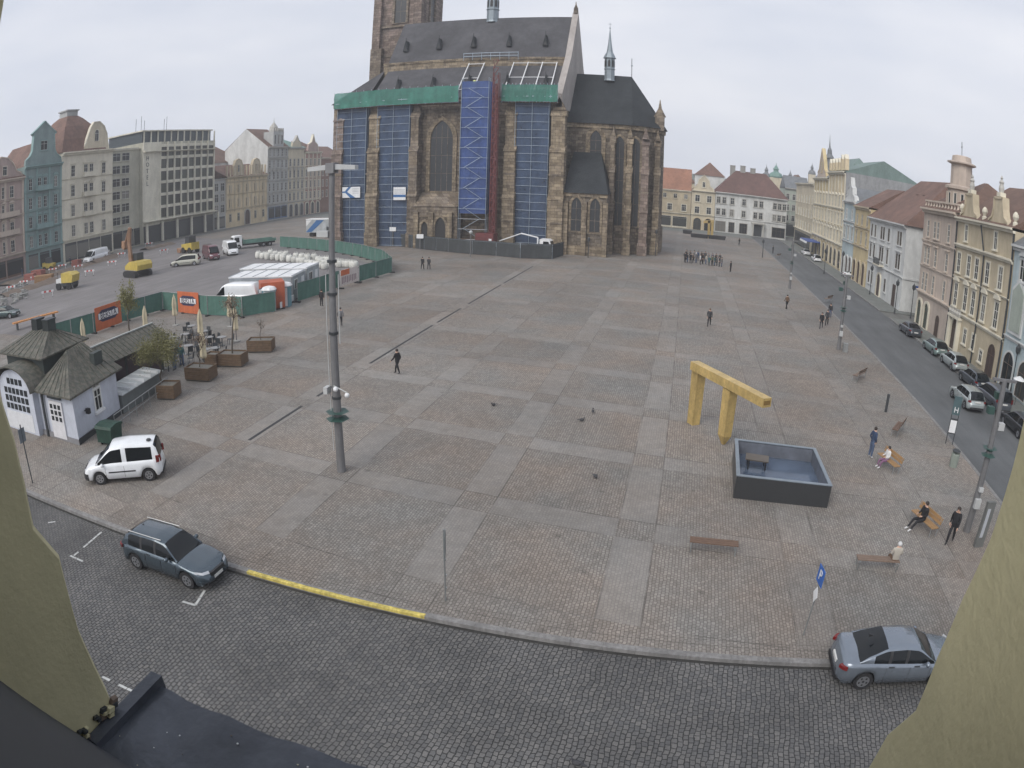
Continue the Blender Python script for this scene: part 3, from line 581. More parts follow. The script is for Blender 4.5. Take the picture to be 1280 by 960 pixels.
# pink brown
t, L = house('ornate_town_house', 'dusty rose ornate house at the left edge with dark ground floor shop', 'W', 58, 79.0, XW, 19.6, rose, 14, trim=tpink,
  rows=[dict(z=5.0+3.6*k,w=1.05,h=2.3,xs=[2,4.2,9,11.2,15.4,17.6],hood=(1,3,2,0)[k],nh=2) for k in range(4)], cornices=[(19,.6,.6),(12.0,.3,.2),(4.2,.4,.35)], pil=4, roof=('hip', roof_red, 6, .7), group=GW)
gable_front(t, [(10.5,0),(20.6,0),(20.2,1.),(19.,1.4),(18.2,2.8),(16.6,4.2),(14.6,4.6),(13,3.8),(12.4,2.2),(11.,1.)], 19.6, rose, tpink, win=(15.6,20.4,1.1,1.8))
shopfront(t, .5, 20.5, 3.9, 4, mat('brown_shop',(.14,.075,.05),.7,var=.15))
# teal
t, L = house('ornate_town_house', 'teal green ornate house with a tall scrolled gable', 'W', 79.1, 90.1, XW, 21.6, teal, 14, trim=tteal,
  rows=[dict(z=4.9+3.9*k,w=.95,h=2.3,xs=[1.8,4.4,6.1,9.2],hood=(1,2,1,3)[k],nh=2) for k in range(4)], cornices=[(21,.6,.6),(8.4,.3,.2),(4.2,.4,.35)], pil=3, roof=('cross', roof_red, 5.2), group=GW)
gable_front(t, [(.2,0),(10.8,0),(10.6,1.2),(9.4,2.0),(8.8,3.0),(8.5,6.2),(9.1,6.6),(7.6,7.6),(5.5,9.2),(3.4,7.6),(1.9,6.6),(2.5,6.2),(2.2,3.0),(1.6,2.0),(.4,1.2)], 21.6, teal, tteal, win=(5.5,24.6,1.9,2.0,'rect'))
shopfront(t, .5, 10.5, 3.9, 3, tteal)
# cream with mansard
t, L = house('ornate_town_house', 'pale cream house with a red domed mansard roof and round gable window', 'W', 90.2, 106.4, XW, 23.6, trimc, 14, trim=trimc,
  rows=[dict(z=5.3+4.3*k,w=1.15,h=2.4,xs=[3.4,6.8+.6,9.2,13.2],hood=(0,1,2,1)[k],nh=2) for k in range(4)], cornices=[(22.9,.7,.7),(9.0,.45,.3),(4.4,.4,.3)], pil=0, group=GW)
b = MB(); prof = [(0,0),(1.0,3.0),(2.6,6.0),(4.4,8.0),(5.4,8.8)]
cx, cy, W2, D2 = 6.8, 7.0, 7.0, 7.2
vs = []; 
for o_, z in prof: vs += [(cx-W2+o_,cy-D2+o_,23.6+z),(cx+W2-o_,cy-D2+o_,23.6+z),(cx+W2-o_,cy+D2-o_,23.6+z),(cx-W2+o_,cy+D2-o_,23.6+z)]
b.add(vs, [(k*4+i, k*4+(i+1)%4, k*4+4+(i+1)%4, k*4+4+i) for k in range(4) for i in range(4)]+[(16,17,18,19)], roof_red); o = b.build('roof', t)
b = MB(); b.box(cx-1.7,cy-1.6,32.2,cx+1.7,cy+1.6,33.6,greyw); b.box(cx-2.,cy-1.9,33.6,cx+2.,cy+1.9,33.9,greyw); b.build('roof_lantern', o)
gable_front(t, [(6.4,0),(14.8,0),(14.4,1.6),(14.,3.6),(13,5.4),(11.4,6.5),(9.6,6.4),(8.6,5.2),(7.6,2.8),(6.8,1.)], 23.6, beige, trimc)
inst(window_mesh(1.2,2.6,'round',trimc,None,0,1,1,False), 'window', t, (10.6,-.06,25.6))
shopfront(t, .5, 15.8, 4.3, 4, shopd)
HB = (('teal',79.1,(3.2,7.8),(8.4,16.2),tteal),('cream',90.2,(6.4,10.3),(9.2,13.5,17.8),trimc),('rose',58,(13.9,19.2),(8.4,12.0),tpink))
for nm, y0_, (xa_, xb_), zs_, tm_ in HB:
    par_ = [o for o in COL.objects if o.name.startswith('ornate_town_house') and abs(o.location.y-y0_) < .05 and o.location.x < -100][0]
    for z_ in zs_:
        b = MB(); b.box(xa_,-.95,z_,xb_,.02,z_+.22,tm_); b.box(xa_,-.95,z_+.22,xb_,-.85,z_+1.05,tm_); b.box(xa_,-.85,z_+.22,xa_+.1,.0,z_+1.05,tm_); b.box(xb_-.1,-.85,z_+.22,xb_,.0,z_+1.05,tm_); b.build('balcony', par_)
# hotel: recessed wing and main block (modern)
modern = wl('modern_panel', (.68,.655,.55)); modern2 = wl('modern_spandrel', (.46,.45,.37)); mfr = mat('modern_frame', (.12,.12,.12), .5)
t, L = house('modern_hotel_wing', 'recessed wing of the modern hotel with wide window bands', 'W', 106.6, 118.2, XW-1.2, 23.4, modern2, 14, trim=modern,
  rows=[dict(z=5.6+3.0*k,w=2.6,h=1.9,xs=[2.2,5.4],nv=1,nh=1,fr=frame_w,trim=modern2) for k in range(6)], cornices=[(23,.4,.3)], roof=('flat', roof_grey, 1), group=GW)
shopfront(t, .4, 12, 4.4, 3, shopd)
t, L = house('modern_hotel', 'modern grid fronted hotel block with a blank end panel and dark ground floor', 'W', 116.9, 145.4, XW, 24.6, modern2, 15, trim=modern, rows=[], cornices=[(22.0,.35,.8),(4.9,.5,1.2)], group=GW)
b = MB(); b.box(0,-.25,4.2,6.2,.0,24.6,modern)
for i in range(9): b.box(6.2+i*2.76,-.45,5.4,6.55+i*2.76,.0,24.6,modern)
for k in range(6): b.box(6.3,-.2,8.05+3.05*k,L,.0,8.75+3.05*k,modern)
b.build('facade_grid', t)
me = window_mesh(2.36,2.3,'rect',None,mfr,0,2,0,False,gl=mat('greenish_glass',(.055,.06,.05),.3,var=.2,obj_var=.5,spec=.3))
for k in range(6):
    for i in range(8): inst(me, 'window', t, (7.75+i*2.76,-.02,5.72+3.05*k))
b = MB(); b.box(.5,1.,24.6,L-.3,14,27.4,mat('roof_storey_glass',(.06,.075,.085),.3,spec=.3,var=.3)); b.box(0,.4,27.4,L,14.6,27.7,modern)
for i in range(12): b.box(1.+2.6*i,.75,24.7,1.35+2.6*i,1.0,27.4,modern)
ro = b.build('roof_storey', t)
for x in (3,5.,6.2,14,15): b = MB(); b.tube((x,6,27.7),(x,6,30.5+R.random()*1.5),.06,dark,5); b.build('antenna', ro)
b = MB(); b.box(.3,-.2,.0,L-.3,.02,4.4,shopd); b.build('dark_ground_floor', t)
for i in range(6): b = MB(); b.box(.5+i*5.8,-1.1,0,1.0+i*5.8,-.6,4.9,modern); b.build('column', t)
for k, ch in enumerate('HOTEL'): text(ch, 1.5, dark, 'lettering', t, (1.6,-.27,20.6-1.55*k), ex=.03)
# annex
t, L = house('town_house', 'narrow grey modern annex left of the ochre palace', 'W', 145.6, 151.2, XW, 13.8, greyw, 12, trim=tgrey, rows=[dict(z=4.4+3.0*k,w=1.6,h=2.2,n=2,trim=tgrey) for k in range(3)], cornices=[(13.4,.4,.3)], roof=('flat', roof_grey, 1), group=GW)
shopfront(t, .3, 5.3, 3.6, 1, shopd)
# ochre renaissance
t, L = house('ornate_town_house', 'low ochre palace with arched portal and curved dormer gables', 'W', 151.3, 172.2, XW, 14.2, ochre, 14, trim=cream,
  rows=[dict(z=9.6,w=1.0,h=2.1,n=5), dict(z=5.4,w=1.0,h=2.3,n=5,hood=0), dict(z=1.4,w=1.0,h=2.2,xs=[2.1,6.1,14.6,18.8])], cornices=[(13.6,.6,.5),(12.4,.4,.2),(4.6,.25,.15)], pil=10, roof=('gable', roof_red, 3.6), group=GW)
door_arch(t, 10.4, 2.4, 4.2, doorb, tr=tgrey)
for c, hh in ((6,5.0),(15,5.0)): gable_front(t, [(c-2.2,0),(c+2.2,0),(c+2.1,hh*.6),(c+1.4,hh*.9),(c,hh),(c-1.4,hh*.9),(c-2.1,hh*.6)], 14.2, beige, cream, win=(c,15.4,.9,2.))
for i in range(13): b = MB(); b.box(.3+i*1.6,-.2,14.2,.7+i*1.6,.2,17.2,cream); b.build('attic_post', t)
# tall white gable wall house + grey turret house
t, L = house('ornate_town_house', 'tall grey house with a crenellated turret and white gable wall', 'W', 172.4, 184, XW, 22.6, greyw, 17, trim=tgrey,
  rows=[dict(z=5.2+3.6*k,w=.85,h=2.4,n=5,nh=2,hood=(1,0,3,0,0)[k]) for k in range(5)], cornices=[(22,.6,.5),(18.6,.3,.2),(4.5,.4,.3)], pil=0, roof=('gable', roof_brown, 6.4), group=GW)
b = MB(); b.box(-.06,.02,0,-.01,17,22.6,whitew); b.prism([(-.06,0,22.6),(-.06,17,22.6),(-.06,8.5,28.9)],(.05,0,0),whitew); b.build('gable_wall', t)
b = MB(); b.box(2.6,-.2,22.6,8.4,3.6,27.4,greyw)
for i in range(5): b.box(2.6+i*1.25,-.25,27.4,3.2+i*1.25,.3,28.5,tgrey)
b.lathe([(1.4,0),(1.5,.6),(1.3,1.6),(.6,2.6),(.1,3.2),(.05,4.6)], (5.5,1.8,27.4), tgrey, 8); tu = b.build('turret', t)
for x in (3.6,5.5,7.4): inst(window_mesh(.7,3.,'round',tgrey,None,0,0,0,False), 'window', tu, (x,-.2,23.4))
shopfront(t, .4, 11.2, 4.2, 3, mat('blue_shop',(.04,.10,.22),.6))
t, L = house('ornate_town_house', 'grey beige ornate house with small copper dormer right of the turret house', 'W', 184.1, 194, XW, 22.4, beige, 14, trim=tgrey, rows=[dict(z=5.2+3.7*k,w=.9,h=2.3,n=4,hood=(1,2,3,0)[k],nh=2) for k in range(4)], cornices=[(21.8,.6,.5),(4.5,.4,.3)], roof=('hip', copper, 3.4, .7), group=GW)
gable_front(t, [(2,0),(8,0),(7.4,1.6),(6.2,2.4),(5,4),(3.8,2.4),(2.6,1.6)], 22.4, beige, tgrey)
for x in (1.7,5.,8.3): door_arch(t, x, 1.9, 3.9, shopd, tr=tgrey)
t, L = house('ornate_town_house', 'rose coloured ornate house with arcades near the cathedral', 'W', 194.1, 205, XW, 21, mat('rose_brick',(.36,.22,.18),.9,var=.15,dirt=.2), 14, trim=trimc, rows=[dict(z=5.2+3.7*k,w=.9,h=2.3,n=4,hood=(0,1,3,0)[k],nh=2) for k in range(4)], cornices=[(20.4,.6,.5),(4.5,.4,.3)], pil=4, roof=('hip', roof_red, 4.4, .7), group=GW)
gable_front(t, [(2,0),(9,0),(8.4,2.6),(6.6,3.4),(5.5,6),(4.4,3.4),(2.6,2.6)], 21, rose, trimc)
for x in (1.8,5.4,9.): door_arch(t, x, 1.9, 3.9, shopd, tr=trimc)
t, L = house('town_house', 'brown brick house half hidden behind the cathedral corner', 'W', 205.1, 222, XW, 19, mat('brown_brick',(.22,.13,.10),.9,var=.15,dirt=.2), 14, trim=tpink, rows=[dict(z=5.2+3.7*k,w=.9,h=2.3,n=6) for k in range(3)], cornices=[(18.4,.6,.5)], roof=('gable', roof_red, 4.4), group=GW)
block('rear_house', 'white gabled rear house with brown roof between hotel and turret house', XW-34, 158, XW-16, 182, 19, 6, whitew, roof_brown)
block('rear_house', 'red brown roofed rear house behind the grey annex', XW-30, 146, XW-16, 157, 18, 5, whitew, roof_red)
block('rear_house', 'flat topped white rear block above the ochre palace', XW-60, 180, XW-46, 194, 27, .5, whitew, roof_grey)
block('rear_house', 'grey roofed rear house behind the beige west house', XW-34, 192, XW-16, 214, 20, 5, greyw, roof_grey)
# ================================================================== CATHEDRAL
def stone_mat(name, c1, c2, c3, bs=.55):
    m, t, b = ground_mat(name); tc = nd(t, 'ShaderNodeTexCoord'); P = tc.outputs['Object']
    sp = nd(t, 'ShaderNodeSeparateXYZ'); t.links.new(P, sp.inputs[0]); cx = nd(t, 'ShaderNodeCombineXYZ')
    t.links.new(M(t, 'ADD', sp.outputs[0], sp.outputs[1]), cx.inputs[0]); t.links.new(sp.outputs[2], cx.inputs[1])
    br = bricks(t, cx.outputs[0], 1.1, bs, .03, (1.12,1.1,1.08), (.55,.52,.49), (.38,.35,.32)); br.offset = .37
    a = noise(t, P, .22, 6, .7); d = noise(t, P, .6, 6, .7); mp = nd(t, 'ShaderNodeMapping'); mp.inputs['Scale'].default_value = (1,1,.18); t.links.new(P, mp.inputs[0]); e = noise(t, mp.outputs[0], .45, 5, .7)
    c = mixc(t, rng(t, a, .42, .6, 0, 1), c1, c2); c = mixc(t, rng(t, d, .48, .66, 0, .9), c, c3); c = mixc(t, rng(t, e, .46, .66, 0, .8), c, (.10,.085,.07))
    wn = nd(t, 'ShaderNodeTexNoise'); wn.inputs['Scale'].default_value = 2.2; t.links.new(P, wn.inputs['Vector'])
    c = mixc(t, 1., c, br.outputs['Color'], 'MULTIPLY'); c = mixc(t, rng(t, wn.outputs[0], .55, .7, 0, .35), c, (.36,.30,.22))
    t.links.new(c, b.inputs['Base Color']); b.inputs['Roughness'].default_value = .92
    bp = nd(t, 'ShaderNodeBump'); bp.inputs['Distance'].default_value = .05; t.links.new(wn.outputs[0], bp.inputs['Height']); t.links.new(bp.outputs[0], b.inputs['Normal']); return m
stone = stone_mat('weathered_sandstone', (.205,.175,.145), (.27,.225,.17), (.165,.145,.13))
stone_o = stone_mat('ochre_sandstone', (.27,.225,.165), (.34,.285,.205), (.19,.16,.13), .5)
stone_p = stone_mat('pinkish_sandstone', (.26,.205,.18), (.22,.18,.165), (.185,.155,.14))
slate = mat('slate_roof', (.08,.08,.087), .85, spec=.2, var=.2, scale=.8, dirt=.25, bump=.03, bscale=5)
slate2 = mat('dark_slate_roof', (.036,.041,.046), .9, spec=.15, var=.2, scale=.8, dirt=.25, bump=.03, bscale=5)
leadm = mat('lead_sheet', (.22,.26,.29), .5, .3, var=.15)
gothic = mat('leaded_glass', (.028,.031,.035), .35, var=.3, scale=2)
CY = 112.
X0, X1 = -62.2, -20.7
cat_ = thing('cathedral', 'huge gothic sandstone cathedral with slate roofs standing in the middle of the square', 'cathedral', (-40, CY, 0))
def CB(mb, name, parent=None, **k): return mb.build(name, parent or cat_, (0,0,0) if parent else (40, -CY, 0), **k)
b = MB(); b.box(X0, CY, -.3, X1, 140, 26.4, stone)
b.box(X0, CY-.35, -.3, X1, CY, 2.2, stone); b.box(X0, CY-.3, 25.6, X1, CY, 26.4, stone_o); b.box(X0, CY-.2, 8.6, X1, CY, 9.0, stone_o)
wall = CB(b, 'nave_wall')
# roofs
b = MB()
b.prism([(-54.8,CY-.6,26.2),(-54.8,119.6,33.4),(-54.8,119.6,26.2)], (33.8,0,0), slate)
b.prism([(-54.8,119.2,34.7),(-54.8,126,44.3),(-54.8,132.8,34.7)], (33.8,0,0), slate); b.prism([(-55.6,132.4,33.4),(-55.6,140.6,26.2),(-55.6,132.4,26.2)], (34.6,0,0), slate)
b.add([(X0-.4,CY-.5,26.3),(-55.6,CY-.5,26.3),(-55.6,119.6,33.4),(X0-.4,140,26.3),(-55.6,140,26.3),(-55.6,132,33.4),(X0+3,126,29.5)], [(0,1,2,6),(0,6,3),(3,6,5,4),(2,5,6)], slate)
roof = CB(b, 'nave_roof')
b = MB(); b.box(-55.7, 119.2, 26.4, X1, 132.8, 34.7, stone_o); b.box(-55.8,119.05,34.3,X1,119.2,34.75,stone_o); CB(b, 'clerestory_band')
b = MB(); b.prism([(0,CY-1.2,24.5),(0,CY-1.2,26.8),(0,119.0,34.9),(0,126,45.2),(0,133,34.9),(0,141,26.8),(0,141,24.5)], (1.1,0,0), mat('pale_gable_plaster',(.36,.33,.31),.9,var=.12,scale=1.,dirt=.2))
g_ = b.build('east_gable', cat_, (40+X1-.6, -CY, 0))
b = MB(); b.lathe([(.5,0),(.4,1.2),(.15,1.8),(.05,2.6)], (X1,126,45.), stone, 6); CB(b, 'finial')
for i in range(5):
    for (yy, zz, s, off) in ((121.5,37.2,1.,0),(115.2,28.6,.9,1.5)):
        x = -52+off+i*6.7; b = MB(); b.prism([(x-.5*s,yy-1.1,zz),(x+.5*s,yy-1.1,zz),(x,yy-1.1,zz+2.3*s)], (0,1.8,0), slate2); b.prism([(x-.28,yy-1.13,zz+.1),(x+.28,yy-1.13,zz+.1),(x,yy-1.13,zz+1.1)],(0,.02,0),black)
        b.tube((x,yy-.9,zz+2.2*s),(x,yy-.9,zz+2.9*s),.05,slate2,4); CB(b, 'dormer', roof)
def fleche(cx, cy, z0, r, hb, hs, name='fleche'):
    b = MB(); b.lathe([(r*1.1,0),(r,.4),(r,hb*.5),(r*1.15,hb*.52),(r,hb*.56),(r,hb),(r*1.3,hb+.05),(r*1.2,hb+.25),(r*.62,hb+hs*.22),(r*.35,hb+hs*.5),(r*.1,hb+hs*.9),(.03,hb+hs)], (0,0,0), leadm, 8, pi/8)
    for k in range(8):
        a = pi/4*k; x, y = r*.95*cos(a), r*.95*sin(a); q = Vector((-sin(a), cos(a), 0))*.22*r; n = Vector((cos(a), sin(a), 0))*.04
        c = Vector((x,y,0)); b.face([c-q+n+Vector((0,0,hb*.62)), c+q+n+Vector((0,0,hb*.62)), c+q+n+Vector((0,0,hb*.86)), c+n+Vector((0,0,hb*.95)), c-q+n+Vector((0,0,hb*.86))], black)
    b.ball((0,0,hb+hs), .16, leadm, 6); b.tube((0,0,hb+hs),(0,0,hb+hs+1.2),.04,leadm,4); b.tube((-.3,0,hb+hs+.8),(.3,0,hb+hs+.8),.04,leadm,4)
    return b.build(name, cat_, (cx+40, cy-CY, z0))
fleche(PY(616,20,126)[0], 126, 43.4, 1.15, 5.2, 8)
fleche(PY(762,90,124.5)[0], 124.5, 31.2, .95, 4.4, 6.2)
# tower
tx0, tx1, ty = -62.9, -53.2, 130.
b = MB(); b.box(tx0,ty,-.3,tx1,ty+13,60,stone_p); b.box(tx0-.3,ty-.3,-.3,tx1+.3,ty+13.3,38,stone_p)
for z in (31.4,38.0,44.8,58): b.box(tx0-.45,ty-.45,z,tx1+.45,ty+13.45,z+.45,stone)
for x in (tx0-.5,tx1-1.1): b.box(x,ty-1.0,-.3,x+1.7,ty,52,stone_p)
b.box(tx0-.5,ty-1.4,-.3,tx0+2.,ty,40,stone); tow = CB(b, 'tower')
inst(window_mesh(2.6,8,'point',stone,stone,0,1,2,False,tw=.5,proud=.3,gl=gothic), 'window', tow, (tx0+5.3, ty-.02, 45.8)); inst(window_mesh(2.6,8,'point',stone,stone,0,1,2,False,tw=.5,proud=.3,gl=gothic), 'window', tow, (tx1+.02, ty+6.5, 45.8), pi/2)
b = MB(); b.lathe([(8.2,0),(7.4,2),(.2,36)], ((tx0+tx1)/2, ty+7, 60), slate2, 4, pi/4); CB(b, 'tower_roof', tow)
# nave buttresses (stepped)
def buttress(px0, px1, ybase, Yf, Yb, z1, m, name='buttress'):
    xa, xb = PY(px0, ybase, Yf)[0], PY(px1, ybase, Yf)[0]; b = MB(); d = Yb-Yf
    b.box(xa-.15, Yf-.1, -.3, xb+.15, Yb, z1*.10, m); b.box(xa, Yf, -.3, xb, Yb, z1*.36, m); b.box(xa+.06, Yf+d*.12, -.3, xb-.06, Yb, z1*.68, m); b.box(xa+.12, Yf+d*.3, -.3, xb-.12, Yb, z1*.93, m)
    for k, z in ((0,.36),(.12,.68),(.3,.93)):
        b.prism([(xa-.05,Yf+d*k-.12,z1*z),(xa-.05,Yb,z1*z),(xa-.05,Yb,z1*z+(1-k)*1.6),(xa-.05,Yf+d*k+.5,z1*z+.9)], (xb-xa+.1,0,0), m)
    for z in (.2,.52): b.box(xa-.06, Yf+(0 if z < .36 else d*.12)-.08, z1*z, xb+.06, Yb, z1*z+.3, stone)
    b.prism([(xa+.1,Yb-1.2,z1*.93+1),(xb-.1,Yb-1.2,z1*.93+1),((xa+xb)/2,Yb-1.2,z1+1.6)], (0,1.,0), m)
    return CB(b, name)
for (a, c, m) in ((412,425,stone_p),(456,470,stone_o),(508,519,stone),(626,641,stone_o),(683,702,stone_o)): buttress(a, c, 290, 109.3, CY, 24.6, m)
# nave window bay
def pointed(px, z0, w, h, Y, nv=3, m=stone_o, name='window', par=None, tw=.7):
    x = PY(px, 240, Y)[0]; inst(window_mesh(w,h,'point',m,stone,0,nv,3,False,tw=tw,proud=.25,gl=gothic), name, par or cat_, (x+40, Y-.02-CY, z0))
pointed(551, 9.7, 4.1, 12.6, CY)
pointed(440, 9.7, 3.6, 12.6, CY); pointed(490, 9.7, 3.6, 12.6, CY); pointed(662, 9.7, 3.6, 12.6, CY); pointed(594, 9.7, 3.6, 12.6, CY)
xa, xb = PY(518,290,108.8)[0], PY(571,290,108.8)[0]
b = MB(); b.box(xa,108.8,-.3,xb,CY,7.2,stone); b.prism([(xa-.15,108.6,7.2),(xa-.15,CY,7.2),(xa-.15,CY,9.6)], (xb-xa+.3,0,0), stone)
b.box(xa-.1,108.6,5.4,xb+.1,108.8,5.7,stone_o)
for f in (.0,.36,.8): b.box(xa+(xb-xa)*f-.0,108.2,-.3,xa+(xb-xa)*f+.8,108.8,6.2,stone_o)
por = CB(b, 'portal_porch')
for f, w, h in ((.25,1.2,4.6),(.62,1.9,5.4)): inst(window_mesh(w,h,'point',stone_o,stone,0,0,0,False,tw=.35,proud=.3,gl=black), 'door', por, (xa+(xb-xa)*f, 108.78, .05))
# choir and chapel
CW = 117.5; stone_c = stone_mat('dark_choir_sandstone', (.165,.145,.125), (.215,.185,.145), (.125,.112,.10))
b = MB(); poly = [(-21,CW),(-9.5,CW),(-5.2,120.5),(-4.1,126),(-5.2,131),(-9.5,134),(-21,134)]
b.prism([(x,y,-.3) for x, y in poly], (0,0,22.8), stone_c); b.prism([(x*1.0+(.25 if x > -20 else 0),y-.25 if y < 126 else y+.25,21.6) for x, y in poly], (0,0,.8), stone_o); b.prism([(x+(.3 if x > -20 else 0),y-.3 if y < 126 else y+.3,-.3) for x, y in poly], (0,0,5.), stone)
ch = CB(b, 'choir_wall')
b = MB(); e = [(-21,CW-.6),(-9.2,CW-.6),(-4.6,120.1),(-3.5,126),(-4.6,131.4),(-9.2,134.6),(-21,134.6)]; n = len(e)
b.add([(x,y,22.4) for x, y in e]+[(-21,125.5,32.6),(-10.2,125.5,32.4)], [(0,1,8,7),(1,2,8),(2,3,8),(3,4,8),(4,5,8),(5,6,7,8),(6,0,7)], slate2); chr_ = CB(b, 'choir_roof')
b = MB(); b.tube((-10.2,125.5,32),(-10.2,125.5,36),.06,dark,5); b.ball((-10.2,125.5,34.6),.18,leadm,6); CB(b, 'finial', chr_)
b = MB(); b.box(-5.6,120.4,22,-4.0,122.4,24.6,stone); b.lathe([(1.1,0),(.3,1.6),(.05,3.2)], (-4.8,121.4,24.6), stone, 6); CB(b, 'pinnacle', chr_)
for (a, c, yf, m) in ((758,765,114.6,stone),(779,787,115.2,stone_o),(798,808,116.4,stone_p),(814,822,119.0,stone_o)): buttress(a, c, 290, yf, CW+ (0 if a < 800 else 3), 20.5, m)
pointed(743, 14., 2.0, 7.2, CW, 1); pointed(773, 4.8, 1.6, 15.6, CW, 1, tw=.35); pointed(792.5, 4.8, 1.7, 15.4, CW-.02, 1, tw=.35)
me = window_mesh(2.,14,'point',stone_o,stone,0,1,3,False,tw=.4,proud=.2,gl=gothic)
inst(me, 'window', cat_, (-7.5+40, 118.95-CY, 5.), atan2(3, 4.3))
xa, xb = PY(704,290,110.6)[0], PY(757,290,110.6)[0]
b = MB(); b.box(xa,110.6,-.3,xb,CW,10.2,stone_c); b.box(xa-.1,110.4,-.3,xb+.1,110.6,1.6,stone_o); b.box(xa-.1,110.4,9.6,xb+.1,110.6,10.2,stone_o); b.box(xa,110.45,3.6,xb,110.6,3.9,stone_o)
for f in (0,.44,.93): b.box(xa+(xb-xa)*f,109.9,-.3,xa+(xb-xa)*f+.75,110.6,8.8,stone_o)
chap = CB(b, 'side_chapel')
b = MB(); b.add([(xa-.2,110.2,10.2),(xb+.2,110.2,10.2),(xb+.2,CW,10.2),(xa-.2,CW,10.2),(xa+.3,116.9,17.2),(xb-1.9,116.9,17.2)], [(0,1,5,4),(1,2,5),(3,0,4),(2,3,4,5)], slate2); CB(b, 'chapel_roof', chap)
for f in (.28,.72): inst(window_mesh(1.7,5.6,'point',stone_o,stone,0,1,2,False,tw=.35,proud=.2,gl=gothic), 'window', chap, (xa+(xb-xa)*f+.1, 110.58, 3.9))
# ---- scaffolding on the cathedral
bnet = mat('blue_net', (.065,.105,.19), .8, var=.35, scale=.4, dirt=.4, alpha=.78, bump=.05, bscale=2); bnet2 = mat('bright_blue_net', (.05,.095,.27), .8, var=.3, scale=.4, dirt=.3, alpha=.88, bump=.05, bscale=2)
gnet = mat('green_net', (.05,.22,.17), .8, var=.3, scale=.5, dirt=.35, alpha=.85, bump=.05, bscale=2)
pole_m = mat('scaffold_pole', (.30,.36,.42), .5, .5, var=.1)
def scaffold(name, lab, px0, px1, Y0, Y1, z0, z1, net, lift=1.35, bare=0, diag=False, grp='blue netted scaffolds between the buttresses', widen=0):
    xa, xb = PY(px0, 230, Y0)[0], PY(px1, 230, Y0)[0]; t = thing(name, lab, 'scaffold', ((xa+xb)/2, Y0, 0), 0, grp); w = (xb-xa)/2
    b = MB(); n = 10; vs = []
    zs = [z0+bare+(z1-z0-bare)*k/24 for k in range(25)]
    for z in zs: vs += [(-w+2*w*i/n, .12+.09*sin(i*2.1+z*1.3)+jit(.05), z) for i in range(n+1)]
    b.add(vs, [(k*(n+1)+i, k*(n+1)+i+1, (k+1)*(n+1)+i+1, (k+1)*(n+1)+i) for k in range(24) for i in range(n)], net)
    b.box(-w, .1, z0+bare, -w+.05, Y1-Y0, z1, net); b.box(w-.05, .1, z0+bare, w, Y1-Y0, z1, net); b.build('netting', t, smooth=True)
    b = MB(); z = z0+.2
    while z < z1:
        for y in (0., .75): b.tube((-w-.1,y-.08,z),(w+.1,y-.08,z),.026,pole_m,5)
        if z-z0 < bare+.1: b.box(-w,.05,z-.04,w,.8,z+.02,wood)
        z += lift
    k = max(1, int(2*w/2.4))
    for i in range(k+1):
        for y in (0,.9): b.tube((-w+2*w*i/k,y-.08,0),(-w+2*w*i/k,y-.08,z1+.6),.045,pole_m,5)
    if diag:
        z = z0+.2; s = 1
        while z+lift < z1:
            b.tube((-w*.7*s,-.14,z),(w*.5*s,-.14,z+lift),.04,pole_m,5); z += lift; s = -s
    b.build('scaffold_poles', t); return t, w
scaffold('scaffold', 'blue netted scaffold at the left end of the cathedral with a white sign', 420, 456, 110.2, 111.8, 0, 25.6, bnet)
scaffold('scaffold', 'blue netted scaffold left of the portal with a small white sign', 470, 510, 110.2, 111.8, 0, 25.6, bnet)
scaffold('scaffold', 'tall bright blue scaffold tower with zigzag braces right of the portal window', 574, 608, 107.6, 111.8, 0, 28.6, bnet2, 1.7, 6.2, True)
scaffold('scaffold', 'narrow blue netted scaffold at the right end of the nave', 642, 684, 110.2, 111.8, 0, 25.8, bnet)
def green(px0, px1, lab):
    xa, xb = PY(px0,118,109.2)[0], PY(px1,118,109.2)[0]; t = thing('safety_net', lab, 'safety net', ((xa+xb)/2,109.2,25.2), 0, 'green safety nets under the eaves'); w = (xb-xa)/2
    b = MB(); n = 40; rows_ = [(0,0),(.05,.9),(-.02,1.8),(0,2.9)]
    vs = [(-w+2*w*i/n, y+jit(.12), z+jit(.08)) for y, z in rows_ for i in range(n+1)]
    b.add(vs, [(k*(n+1)+i, k*(n+1)+i+1, (k+1)*(n+1)+i+1, (k+1)*(n+1)+i) for k in range(3) for i in range(n)], gnet); b.build('netting', t, smooth=True)
    b = MB(); [b.tube((-w,.15,z),(w,.15,z),.05,pole_m,5) for z in (0,.9,1.9)]; [b.tube((-w+2*w*i/16,.15,-.2),(-w+2*w*i/16,.15,3.2),.04,pole_m,5) for i in range(17)]; b.box(-w,.2,-.1,w,2.4,0,wood); b.build('walkway', t)
green(418, 573, 'long green safety net along the eaves left of the scaffold tower'); green(627, 697, 'short green safety net at the right end of the nave')
# hoist
xh = PY(617,230,107.9)[0]; redm = mat('hoist_red', (.14,.035,.035), .6, var=.2, dirt=.2)
t = thing('construction_hoist', 'dark red construction hoist mast standing beside the blue scaffold tower', 'hoist', (xh,107.9,0))
b = MB()
for x in (-.45,.45):
    for y in (-.4,.4): b.tube((x,y,0),(x,y,30),.07,redm,5)
z = 0
while z < 31: b.tube((-.45,-.4,z),(.45,-.4,z+1.4),.07,redm,4); b.tube((-.45,-.4,z+1.4),(.45,-.4,z+1.4),.07,redm,4); b.tube((-.45,.4,z),(-.45,-.4,z+1.4),.06,redm,4); z += 1.4
b.box(-.2,-.1,0,.2,.3,28,redm); b.build('mast', t); b = MB(); b.box(-2.4,-1.6,.1,.6,.9,3.1,redm); b.box(-2.3,-1.65,1.1,-.6,-1.6,2.6,mat('hoist_mesh',(.12,.03,.03),.7)); b.build('cage', t)
